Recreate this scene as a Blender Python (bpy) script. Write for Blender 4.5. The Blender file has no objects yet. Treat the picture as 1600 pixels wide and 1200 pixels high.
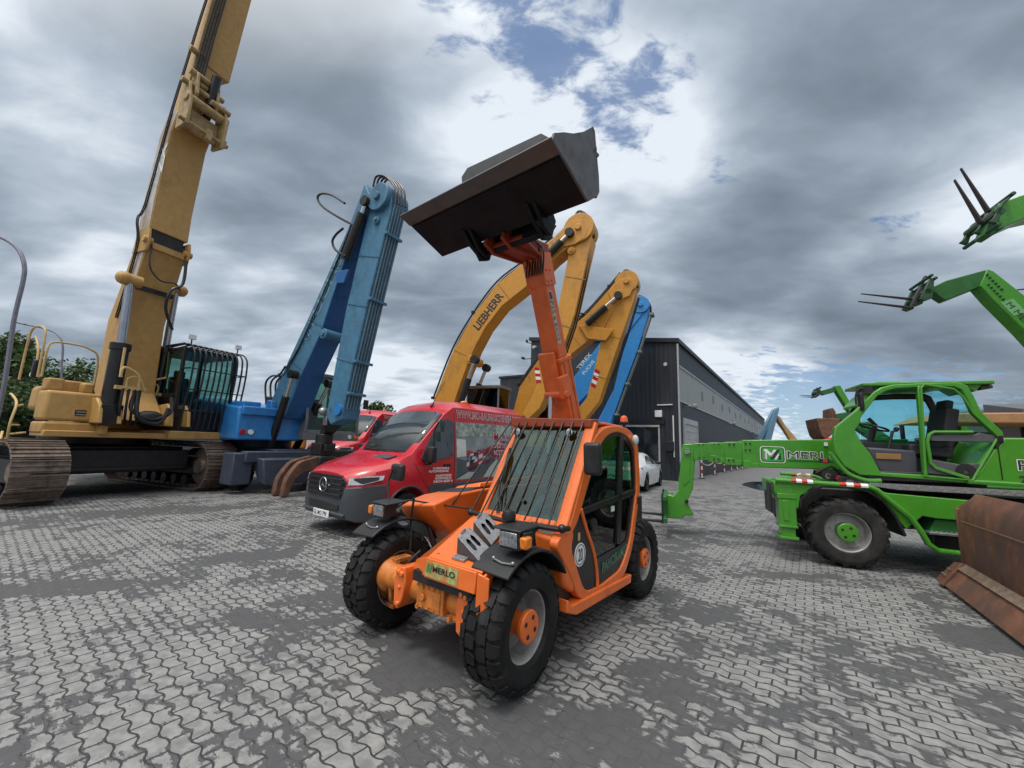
import bpy, bmesh, math, random
from mathutils import Vector, Matrix, Euler
rnd = random.Random(7)
SC = bpy.context.scene
COL = SC.collection
# ---------------------------------------------------------------- camera
FPX, PITCH, ROLL, CAMH = 620.0, math.radians(8.5), math.radians(2.0), 1.62
cam_d = bpy.data.cameras.new('camera'); cam = bpy.data.objects.new('camera', cam_d); COL.objects.link(cam)
cam_d.sensor_width = 36.0; cam_d.lens = 36.0 * FPX / 1600.0; cam_d.clip_start = 0.05; cam_d.clip_end = 5000
CAMR = (Matrix.Rotation(math.pi/2 + PITCH, 3, 'X') @ Matrix.Rotation(ROLL, 3, 'Z'))
cam.matrix_world = Matrix.Translation((0, 0, CAMH)) @ CAMR.to_4x4()
SC.camera = cam
SC.render.resolution_x = 1024; SC.render.resolution_y = 768
# ---------------------------------------------------------------- view, sun, sky
SC.view_settings.view_transform = 'Standard'; SC.view_settings.look = 'None'
SC.view_settings.gamma = 1.0; SC.view_settings.use_curve_mapping = False
SC.view_settings.exposure = 0.0
SUN_EL, SUN_AZ = math.radians(70), math.radians(222)      # azimuth clockwise from +Y: behind the camera, to the left
sund = bpy.data.lights.new('sun', 'SUN'); sund.energy = 1.6; sund.angle = math.radians(11); sund.color = (1.0, 0.96, 0.90)
sun = bpy.data.objects.new('sun', sund); COL.objects.link(sun)
sdir = Vector((math.sin(SUN_AZ)*math.cos(SUN_EL), math.cos(SUN_AZ)*math.cos(SUN_EL), math.sin(SUN_EL)))
sun.rotation_euler = sdir.to_track_quat('Z', 'Y').to_euler(); sun.location = (0, -20, 40)

def pray(px, py):
    return (CAMR @ Vector(((px-800)/FPX, (600-py)/FPX, -1.0))).normalized()
CAMP = Vector((0, 0, CAMH))
def ground(px, py, z=0.0):
    d = pray(px, py); return CAMP + d*((z-CAMH)/d.z)

class NT:
    """small node-tree helper"""
    def __init__(s, nt): s.nt = nt; nt.nodes.clear()
    def n(s, t, **kw):
        nd = s.nt.nodes.new(t)
        for k, v in kw.items():
            if k.startswith('i_'):
                key = k[2:]; key = int(key) if key.isdigit() else key.replace('_', ' ')
                sock = nd.inputs[key]
                if hasattr(v, 'is_output') : s.nt.links.new(v, sock)
                else: sock.default_value = v
            else: setattr(nd, k, v)
        return nd
    def math(s, op, a, b=0.0, c=None, clamp=False):
        nd = s.nt.nodes.new('ShaderNodeMath'); nd.operation = op; nd.use_clamp = clamp
        for i, v in enumerate((a, b) if c is None else (a, b, c)):
            if hasattr(v, 'is_output'): s.nt.links.new(v, nd.inputs[i])
            else: nd.inputs[i].default_value = v
        return nd.outputs[0]
    def vm(s, op, a, b=(0,0,0), out=0):
        nd = s.nt.nodes.new('ShaderNodeVectorMath'); nd.operation = op
        for i, v in enumerate((a, b)):
            if hasattr(v, 'is_output'): s.nt.links.new(v, nd.inputs[i])
            else: nd.inputs[i].default_value = v
        return nd.outputs[out]
    def mr(s, v, a, b, c=0.0, d=1.0, smooth=True):
        nd = s.nt.nodes.new('ShaderNodeMapRange'); nd.interpolation_type = 'SMOOTHSTEP' if smooth else 'LINEAR'
        s.nt.links.new(v, nd.inputs[0])
        for i, x in zip((1, 2, 3, 4), (a, b, c, d)): nd.inputs[i].default_value = x
        return nd.outputs[0]
    def mix(s, f, a, b, kind='MIX'):
        nd = s.nt.nodes.new('ShaderNodeMix'); nd.data_type = 'RGBA'; nd.blend_type = kind
        for i, v in ((0, f), (6, a), (7, b)):
            if hasattr(v, 'is_output'): s.nt.links.new(v, nd.inputs[i])
            else: nd.inputs[i].default_value = (v if i == 0 else (tuple(v)+(1,))[:4])
        return nd.outputs[2]
    def noise(s, vec, scale, detail=4, rough=.5, dist=0.0, out='Fac'):
        nd = s.nt.nodes.new('ShaderNodeTexNoise')
        nd.inputs['Scale'].default_value = scale; nd.inputs['Detail'].default_value = detail
        nd.inputs['Roughness'].default_value = rough; nd.inputs['Distortion'].default_value = dist
        if vec is not None: s.nt.links.new(vec, nd.inputs['Vector'])
        return nd.outputs[out]
    def ramp(s, f, stops):
        nd = s.nt.nodes.new('ShaderNodeValToRGB'); cr = nd.color_ramp
        while len(cr.elements) < len(stops): cr.elements.new(0.5)
        for e, (p, c) in zip(cr.elements, stops): e.position = p; e.color = (tuple(c)+(1,))[:4]
        s.nt.links.new(f, nd.inputs[0]); return nd.outputs[0]

world = bpy.data.worlds.new("World"); SC.world = world; world.use_nodes = True
W = NT(world.node_tree)
tc = W.n('ShaderNodeTexCoord'); dirv = W.vm('NORMALIZE', tc.outputs['Generated'])
sky = W.n('ShaderNodeTexSky', sky_type='NISHITA', sun_disc=False, sun_elevation=SUN_EL, sun_rotation=SUN_AZ, altitude=100, air_density=1.0, dust_density=0.6, ozone_density=1.3)
sep = W.n('ShaderNodeSeparateXYZ', i_0=dirv)
zc = W.math('MAXIMUM', sep.outputs[2], 0.0)
den = W.math('ADD', zc, 0.20)
cx = W.math('DIVIDE', sep.outputs[0], den); cy = W.math('DIVIDE', sep.outputs[1], den)
cp = W.n('ShaderNodeCombineXYZ', i_0=cx, i_1=cy).outputs[0]
mp = W.n('ShaderNodeMapping', i_Vector=cp, i_Rotation=(0, 0, math.radians(-22)), i_Scale=(1.0, 1.55, 1.0), i_Location=(3.7, 1.3, 0)).outputs[0]
big = W.noise(mp, 1.1, 3, .5, .3); fine = W.noise(mp, 3.0, 7, .53, .25)
def blob(px, py, rad, soft=None):
    d = pray(px, py); dt = W.vm('DOT_PRODUCT', dirv, tuple(d), out=1)
    return W.mr(dt, math.cos(math.radians(rad)), math.cos(math.radians(rad*0.15)))
def acc(lst):
    tot = None
    for (px, py, r, a) in lst:
        b = W.math('MULTIPLY', blob(px, py, r), a); tot = b if tot is None else W.math('ADD', tot, b)
    return tot
bright = acc([(860,150,22,.18),(960,300,18,.13),(1080,200,12,.08),(700,230,12,.05),(60,90,12,.12),(30,200,14,.08),(200,360,10,.10),(420,540,14,.12),(620,600,11,.22),(1440,320,12,.15),(1560,290,9,.12),(1150,600,12,.26),(1215,655,7,.30),(1290,610,10,.14),
              (730,90,14,.06),(1500,70,14,-.05),(1330,180,16,-.06),(1290,430,16,-.10),(1150,420,9,-.06),(520,130,18,-.06),(230,230,12,-.05),(80,300,12,-.06),(650,400,12,-.07),(1450,560,14,-.09),(100,430,9,.05),(780,470,12,-.05),(300,40,12,-.05)])
v = W.math('ADD', W.math('MULTIPLY', big, .50), W.math('MULTIPLY', fine, .55))
v = W.math('ADD', v, bright); v = W.math('ADD', v, 0.01)
# a bright veil where the sun stands behind the cloud layer
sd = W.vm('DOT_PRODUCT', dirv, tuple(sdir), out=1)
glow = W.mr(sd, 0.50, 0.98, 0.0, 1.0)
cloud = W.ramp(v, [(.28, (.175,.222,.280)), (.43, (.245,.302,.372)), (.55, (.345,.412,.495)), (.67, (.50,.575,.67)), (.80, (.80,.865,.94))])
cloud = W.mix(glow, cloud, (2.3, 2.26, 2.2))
hole = acc([(780,40,10,.66),(935,100,9,.66),(870,20,9,.5),(1040,110,5,.45),(975,185,7,.5),(1000,215,5,.35),(1400,343,2.6,.7),(1130,255,4,.4),(1235,640,7,.75),(1180,590,6,.35),(1420,650,9,.8),(1320,645,8,.75),(1300,600,6,.3)])
hm = W.math('ADD', hole, W.math('MULTIPLY', W.math('ADD', W.noise(mp, 8.5, 7, .6, .3), -0.5), 4.6))
hm = W.math('MULTIPLY', W.math('MULTIPLY', W.mr(hm, 0.45, 1.35), W.mr(hole, .02, .25)), .82)
hz = W.mr(sep.outputs[2], 0.0, 0.30)
skyc = W.mix(1.0, sky.outputs[0], (.085, .085, .085), 'MULTIPLY')
bluecol = W.mix(hz, (.36,.62,.86), (.10,.23,.53)) 
bluec = W.mix(.55, skyc, bluecol)
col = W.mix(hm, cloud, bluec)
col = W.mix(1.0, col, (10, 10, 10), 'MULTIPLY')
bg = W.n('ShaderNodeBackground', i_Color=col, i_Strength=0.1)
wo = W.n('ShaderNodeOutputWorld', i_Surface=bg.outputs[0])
# ---------------------------------------------------------------- materials
MATS = {}
def new_mat(name):
    m = bpy.data.materials.new(name); m.use_nodes = True; return m, NT(m.node_tree)
def pm(name, base, rough=.5, metal=0.0, var=.10, scale=6.0, dirt=0.0, dirtcol=(.05,.045,.04), bump=0.0, bscale=60, coat=0.0, spec=.5, dscale=3.0, dth=(.50,.72)):
    """painted / plain surface: slight tone variation, dirt blotches, fine bump, uneven gloss"""
    if name in MATS: return MATS[name]
    m, T = new_mat(name); tcn = T.n('ShaderNodeTexCoord').outputs['Object']
    n1 = T.noise(tcn, scale, 5, .6); n2 = T.noise(T.vm('MULTIPLY', tcn, (1, 1, .5)), dscale, 8, .68, .4)
    f = T.mr(n1, .3, .7, 1-var, 1+var, False)
    c = T.vm('MULTIPLY', tuple(base), T.n('ShaderNodeCombineXYZ', i_0=f, i_1=f, i_2=f).outputs[0])
    if dirt > 0:
        dm = T.math('MULTIPLY', T.mr(n2, dth[0], dth[1]), dirt); c = T.mix(dm, c, dirtcol)
        r = T.math('ADD', T.math('MULTIPLY', dm, .35), rough)
    if coat and dirt > 0:                 # small chips and fine dusty scratches on painted machines
        ch = T.mr(T.noise(tcn, 38, 3, .6), .685, .70); c = T.mix(T.math('MULTIPLY', ch, .75), c, dirtcol)
        sc = T.noise(T.vm('MULTIPLY', tcn, (30, 30, 3)), 1.3, 4, .6); c = T.mix(T.math('MULTIPLY', T.mr(sc, .60, .74), .22), c, (.35,.32,.28))
    if dirt > 0: pass
    else: r = T.mr(n2, .3, .7, max(rough-.06, .02), rough+.06)
    b = T.n('ShaderNodeBsdfPrincipled', i_Base_Color=c, i_Roughness=r, i_Metallic=metal)
    b.inputs['Specular IOR Level'].default_value = spec
    if coat: b.inputs['Coat Weight'].default_value = coat; b.inputs['Coat Roughness'].default_value = .12
    if bump:
        nb = T.noise(tcn, bscale, 4, .6)
        bn = T.n('ShaderNodeBump', i_Height=nb, i_Strength=bump, i_Distance=.004); T.nt.links.new(bn.outputs[0], b.inputs['Normal'])
    T.n('ShaderNodeOutputMaterial', i_Surface=b.outputs[0]); MATS[name] = m; return m
def glass_mat(name, tint=(.62,.76,.73), gl=1.0, ior=1.5, rough=.015, gc=None):
    if name in MATS: return MATS[name]
    m, T = new_mat(name)
    tr = T.n('ShaderNodeBsdfTransparent', i_Color=tuple(tint)+(1,)); gs = T.n('ShaderNodeBsdfGlossy', i_Roughness=rough, i_Color=(tuple(gc)+(1,)) if gc else (gl,gl,gl,1))
    fr = T.n('ShaderNodeFresnel', i_IOR=ior); gm_ = T.n('ShaderNodeNewGeometry')
    fac = T.math('MULTIPLY', fr.outputs[0], T.math('SUBTRACT', 1.0, gm_.outputs['Backfacing']))
    mx = T.n('ShaderNodeMixShader', i_0=fac, i_1=tr.outputs[0], i_2=gs.outputs[0])
    T.n('ShaderNodeOutputMaterial', i_Surface=mx.outputs[0]); MATS[name] = m; return m
ORANGE = pm('orange paint', (.78,.155,.022), .38, var=.10, dirt=.55, dirtcol=(.16,.05,.02), coat=.25, dscale=2.2, dth=(.55,.85))
ORANGE_D = pm('orange boom paint', (.66,.125,.018), .40, var=.14, dirt=.55, dirtcol=(.12,.04,.02), coat=.15, dscale=3)
CAST = pm('orange cast axle', (.62,.19,.03), .5, var=.25, scale=14, dirt=.8, dirtcol=(.10,.05,.025), bump=.5, bscale=40, dscale=5, dth=(.42,.7))
RUBBER = pm('tyre rubber', (.0115,.0115,.012), .66, var=.45, scale=9, dirt=.38, dirtcol=(.07,.066,.06), bump=.4, bscale=70, dscale=6, spec=.28)
RUBBER_D = pm('tyre rubber dusty', (.024,.0235,.023), .75, var=.35, scale=9, dirt=.6, dirtcol=(.085,.078,.068), bump=.4, bscale=60, dscale=4, spec=.3)
BLACK = pm('black plastic', (.013,.0135,.015), .45, var=.35, dirt=.3, dirtcol=(.06,.058,.055), bump=.25, bscale=90)
BLACKM = pm('black painted metal', (.012,.012,.013), .32, var=.3, dirt=.25, dirtcol=(.05,.04,.035))
INTER = pm('cab interior trim', (.035,.036,.04), .6, var=.2)
HOSE = pm('hydraulic hose', (.014,.014,.015), .4, var=.3)
STEEL = pm('zinc steel', (.36,.37,.38), .38, .7, var=.2, scale=20, dirt=.35, dirtcol=(.12,.11,.10))
RIMG = pm('silver rim paint', (.34,.34,.335), .42, .35, var=.2, dirt=.7, dirtcol=(.12,.10,.085))
CHROME = pm('chrome rod', (.62,.62,.62), .12, 1.0, var=.05)
BUCKET = pm('dark bucket steel', (.0105,.011,.0135), .5, .1, var=.4, scale=5, dirt=.25, dirtcol=(.024,.024,.026), bump=.35, bscale=30, dscale=3, spec=.18)
BUCKET_S = pm('bucket side steel', (.115,.112,.115), .55, .3, var=.3, scale=7, dirt=.4, dirtcol=(.05,.045,.04), bump=.3, bscale=40)
GLASS = glass_mat('clear cab glass'); GLASS_G = glass_mat('green tinted glass', (.36,.56,.46)); GLASS_D = glass_mat('dark tinted glass', (.10,.13,.13))
WHITE = pm('white paint', (.78,.78,.77), .4, var=.05)
LENS = pm('headlamp reflector', (.50,.52,.54), .10, .9, var=.5, scale=40)
AMBER = pm('amber lens', (.75,.20,.01), .25, var=.2, scale=30, coat=.5)
REDL = pm('red lens', (.45,.015,.01), .25, var=.2, coat=.5)
YELLOW = pm('excavator yellow', (.47,.275,.082), .48, var=.10, dirt=.5, dirtcol=(.22,.12,.04), coat=.1, dscale=1.4)
LYEL = pm('handler yellow', (.58,.265,.030), .45, var=.08, dirt=.45, dirtcol=(.20,.11,.04), dscale=1.2)
BLUE = pm('handler blue', (.028,.20,.52), .38, var=.12, dirt=.35, dirtcol=(.03,.08,.14), coat=.15, dscale=1.5)
TEAL = pm('weathered blue boom paint', (.060,.185,.30), .48, var=.2, dirt=.55, dirtcol=(.035,.10,.17), dscale=1.3)
NAVY = pm('dark blue steel', (.025,.045,.085), .5, var=.2, dirt=.4)
SLATE = pm('slate undercarriage paint', (.05,.065,.095), .5, var=.2, dirt=.5)
GREEN = pm('bright green paint', (.056,.265,.018), .34, var=.08, dirt=.35, dirtcol=(.045,.13,.03), coat=.3, dscale=1.6, dth=(.55,.85))
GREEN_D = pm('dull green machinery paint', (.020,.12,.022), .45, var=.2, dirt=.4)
RED = pm('van red paint', (.50,.010,.022), .28, var=.04, scale=2, coat=.6)
VGREY = pm('van grey plastic', (.052,.058,.068), .55, var=.10, bump=.15, bscale=120)
RUST = pm('brown rust steel', (.175,.078,.044), .66, .1, var=.35, scale=5, dirt=.75, dirtcol=(.070,.045,.038), bump=.5, bscale=24, dscale=2.6, dth=(.38,.62))
RUSTW = pm('worn steel edge', (.30,.22,.17), .5, .5, var=.3, scale=12, dirt=.6, dirtcol=(.12,.05,.025), bump=.4, bscale=30)
TRACK = pm('track steel', (.20,.155,.125), .55, .45, var=.35, scale=8, dirt=.75, dirtcol=(.06,.042,.032), bump=.4, bscale=30, dscale=4)
GREASE = pm('greasy dark steel', (.022,.021,.022), .5, .2, var=.4, scale=10, dirt=.4, dirtcol=(.06,.045,.035), bump=.4, bscale=30)
MUSTARD = pm('pale handrail paint', (.55,.38,.16), .5, var=.1, dirt=.3)
# ---------------------------------------------------------------- geometry helpers
def O(name, parent=None, loc=(0,0,0), rz=0.0, data=None):
    o = bpy.data.objects.new(name, data); COL.objects.link(o); o.location = loc; o.rotation_euler = (0, 0, rz)
    if parent is not None: o.parent = parent
    return o
def tag(o, label=None, cat=None, group=None, kind=None):
    for k, v_ in (('label', label), ('category', cat), ('group', group), ('kind', kind)):
        if v_: o[k] = v_
    return o
def V3(p): return Vector(p)
class MB:
    def __init__(s): s.bm = bmesh.new(); s.mats = []; s.mi = 0
    def use(s, m):
        if m not in s.mats: s.mats.append(m)
        s.mi = s.mats.index(m); return s
    def face(s, vs):
        try: f = s.bm.faces.new(vs); f.material_index = s.mi; return f
        except ValueError: return None
    def verts(s, pts): return [s.bm.verts.new(p) for p in pts]
    def hull2(s, A, B, cap=True):
        """join two equal loops A,B of points into a closed solid"""
        a = s.verts(A); b = s.verts(B); n = len(a)
        for i in range(n): s.face([a[i], a[(i+1)%n], b[(i+1)%n], b[i]])
        if cap: s.face(a[::-1]); s.face(b)
        return s
    def box(s, x0, x1, y0, y1, z0, z1):
        return s.hull2([(x0,y0,z0),(x1,y0,z0),(x1,y1,z0),(x0,y1,z0)], [(x0,y0,z1),(x1,y0,z1),(x1,y1,z1),(x0,y1,z1)])
    def obox(s, c, size, rot=(0,0,0)):
        R = Euler(rot).to_matrix() if not isinstance(rot, Matrix) else rot; c = V3(c); h = V3(size)/2
        P = lambda x,y,z: c + R @ V3((x*h.x, y*h.y, z*h.z))
        return s.hull2([P(-1,-1,-1),P(1,-1,-1),P(1,1,-1),P(-1,1,-1)], [P(-1,-1,1),P(1,-1,1),P(1,1,1),P(-1,1,1)])
    def py(s, poly, y0, y1): return s.hull2([(x,y0,z) for x,z in poly], [(x,y1,z) for x,z in poly])
    def px(s, poly, x0, x1): return s.hull2([(x0,y,z) for y,z in poly], [(x1,y,z) for y,z in poly])
    def pz(s, poly, z0, z1): return s.hull2([(x,y,z0) for x,y in poly], [(x,y,z1) for x,y in poly])
    def ring(s, outer, inner, y0, y1):
        """frame in the XZ plane: outer and inner outlines have equal counts"""
        n = len(outer)
        L = [s.verts([(x,y,z) for x,z in p]) for p in (outer, inner) for y in (y0, y1)]
        o0, o1, i0, i1 = L
        for k in range(n):
            j = (k+1) % n
            s.face([o0[k], o0[j], o1[j], o1[k]]); s.face([i0[j], i0[k], i1[k], i1[j]])
            s.face([o0[j], o0[k], i0[k], i0[j]]); s.face([o1[k], o1[j], i1[j], i1[k]])
        return s
    def plate(s, pts, t):
        """polygon given by 3D points, thickened by t along its normal"""
        P = [V3(p) for p in pts]; nrm = Vector((0,0,0))
        for i in range(len(P)): nrm += (P[i]-P[0]).cross(P[(i+1)%len(P)]-P[0])
        nrm.normalize(); return s.hull2(P, [p + nrm*t for p in P])
    def cyl(s, p0, p1, r0, r1=None, n=16, cap=True):
        r1 = r0 if r1 is None else r1; p0, p1 = V3(p0), V3(p1); d = (p1-p0).normalized()
        a = d.orthogonal().normalized(); b = d.cross(a)
        c = [(a*math.cos(2*math.pi*i/n) + b*math.sin(2*math.pi*i/n)) for i in range(n)]
        return s.hull2([p0+v*r0 for v in c], [p1+v*r1 for v in c], cap)
    def tube(s, pts, r, n=8, closed=False):
        P = [V3(p) for p in pts]; m = len(P); rings = []; up = None
        for i in range(m):
            if closed: t = (P[(i+1)%m]-P[i-1]).normalized()
            else: t = (P[min(i+1,m-1)]-P[max(i-1,0)]).normalized()
            if up is None: up = t.orthogonal().normalized()
            a = (up - t*up.dot(t)).normalized(); up = a; b = t.cross(a)
            k = 1.0
            if 0 < i < m-1 or closed:
                u = (P[i]-P[i-1]).normalized(); w = (P[(i+1)%m]-P[i]).normalized(); k = 1/max(math.sqrt(max((1+u.dot(w))/2, .05)), .5)
            rings.append(s.verts([P[i] + (a*math.cos(2*math.pi*j/n) + b*math.sin(2*math.pi*j/n))*r*(k**.5) for j in range(n)]))
        for i in range(m if closed else m-1):
            A, B = rings[i], rings[(i+1)%m]
            for j in range(n): s.face([A[j], A[(j+1)%n], B[(j+1)%n], B[j]])
        if not closed: s.face(rings[0][::-1]); s.face(rings[-1])
        return s
    def lathe(s, prof, c, ax=(0,1,0), n=32, cap=False):
        """prof: list of (radius, distance along axis)"""
        c = V3(c); d = V3(ax).normalized(); a = d.orthogonal().normalized(); b = d.cross(a); R = []
        for r, h in prof:
            if r < 1e-6: R.append(s.verts([c + d*h])*n)
            else: R.append(s.verts([c + d*h + (a*math.cos(2*math.pi*i/n)+b*math.sin(2*math.pi*i/n))*r for i in range(n)]))
        for A, B in zip(R, R[1:]):
            for i in range(n):
                q = [A[i], A[(i+1)%n], B[(i+1)%n], B[i]]; u = []
                for x in q:
                    if x not in u: u.append(x)
                if len(u) > 2: s.face(u)
        return s
    def sph(s, c, r, sc=(1,1,1), n=12, m=8):
        c = V3(c); R = []
        for j in range(m+1):
            t = math.pi*j/m
            if j in (0, m): R.append(s.verts([c+V3((0,0,r*sc[2]*math.cos(t)))])*n)
            else: R.append(s.verts([c+V3((r*sc[0]*math.sin(t)*math.cos(2*math.pi*i/n), r*sc[1]*math.sin(t)*math.sin(2*math.pi*i/n), r*sc[2]*math.cos(t))) for i in range(n)]))
        for A, B in zip(R, R[1:]):
            for i in range(n):
                u = []
                for x in [A[i], B[i], B[(i+1)%n], A[(i+1)%n]]:
                    if x not in u: u.append(x)
                if len(u) > 2: s.face(u)
        return s
    def build(s, name, parent=None, mat=None, bevel=0.0, seg=2, loc=(0,0,0), rz=0.0, angle=35, label=None):
        me = bpy.data.meshes.new(name)
        bmesh.ops.recalc_face_normals(s.bm, faces=s.bm.faces[:])
        s.bm.to_mesh(me); s.bm.free()
        for m in ([mat] if mat else s.mats): me.materials.append(m)
        if mat and len(s.mats) > 1:
            pass
        for p in me.polygons: p.use_smooth = True
        me.set_sharp_from_angle(angle=math.radians(angle))
        o = O(name, parent, loc, rz, me)
        if bevel:
            bv = o.modifiers.new('bevel', 'BEVEL'); bv.width = bevel; bv.segments = seg; bv.limit_method = 'ANGLE'; bv.angle_limit = math.radians(38); bv.use_clamp_overlap = True; bv.harden_normals = False
        if label: o['label'] = label
        return o
def spline(pts, k=6):
    """Catmull-Rom through points (any dimension)"""
    P = [Vector(p) for p in pts]; out = []
    for i in range(len(P)-1):
        a, b, c, d = P[max(i-1,0)], P[i], P[i+1], P[min(i+2,len(P)-1)]
        for j in range(k):
            t = j/k; out.append(.5*((2*b)+(c-a)*t+(2*a-5*b+4*c-d)*t*t+(3*b-a-3*c+d)*t**3))
    out.append(P[-1]); return out
def rpoly(pts, r=.05, k=4):
    """round the corners of a 2D polygon"""
    out = []; n = len(pts); P = [Vector(p) for p in pts]
    for i in range(n):
        a, b, c = P[i-1], P[i], P[(i+1)%n]
        u = (a-b); w = (c-b); q = min(r, u.length*.45, w.length*.45); u.normalize(); w.normalize()
        s0, s1 = b+u*q, b+w*q
        for j in range(k+1):
            t = j/k; out.append(tuple((1-t)**2*s0 + 2*t*(1-t)*b + t*t*s1))
    return out
class Frame:
    """a thing's own axes: x forward, y to its left; trace() reads a photo pixel on one of its planes"""
    def __init__(s, x, y, yaw):
        s.loc = (x, y, 0); s.rz = math.radians(yaw); s.o = V3((x,y,0)); s.f = V3((math.cos(s.rz), math.sin(s.rz), 0)); s.l = V3((-math.sin(s.rz), math.cos(s.rz), 0))
    def loc3(s, w): d = w-s.o; return Vector((d.dot(s.f), d.dot(s.l), d.z))
    def Y(s, px, py, y):
        d = pray(px, py); t = (y-(CAMP-s.o).dot(s.l))/d.dot(s.l); p = s.loc3(CAMP+d*t); return (p.x, p.z)
    def X(s, px, py, x):
        d = pray(px, py); t = (x-(CAMP-s.o).dot(s.f))/d.dot(s.f); p = s.loc3(CAMP+d*t); return (p.y, p.z)
    def YY(s, pts, y): return [s.Y(a, b, y) for a, b in pts]
    def XX(s, pts, x): return [s.X(a, b, x) for a, b in pts]
def text(body, parent, mat, o, xd, yd, height, width=None, depth=.002, bold=.0, name='lettering', align='LEFT', shear=0.0):
    cu = bpy.data.curves.new(name, 'FONT'); cu.body = body; cu.size = 1.0; cu.extrude = 0.0; cu.offset = bold; cu.resolution_u = 3; cu.shear = shear
    to = bpy.data.objects.new(name+'_src', cu); COL.objects.link(to)
    bpy.context.view_layer.update()
    dg = bpy.context.evaluated_depsgraph_get()
    me = bpy.data.meshes.new_from_object(to.evaluated_get(dg)); COL.objects.unlink(to); bpy.data.objects.remove(to)
    xs = [v.co.x for v in me.vertices]; ys = [v.co.y for v in me.vertices]
    w, h = max(xs)-min(xs), max(ys)-min(ys); sy = height/h; sx = (width/w) if width else sy
    xd = V3(xd).normalized(); yd = V3(yd).normalized(); zn = xd.cross(yd).normalized(); o = V3(o)
    off = -.5 if align == 'CENTER' else 0
    for v_ in me.vertices:
        v_.co = o + xd*((v_.co.x-min(xs))*sx + off*w*sx) + yd*((v_.co.y-min(ys))*sy) + zn*depth
    me.materials.clear(); me.materials.append(mat); me.name = name
    return O(name, parent, data=me)
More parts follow.
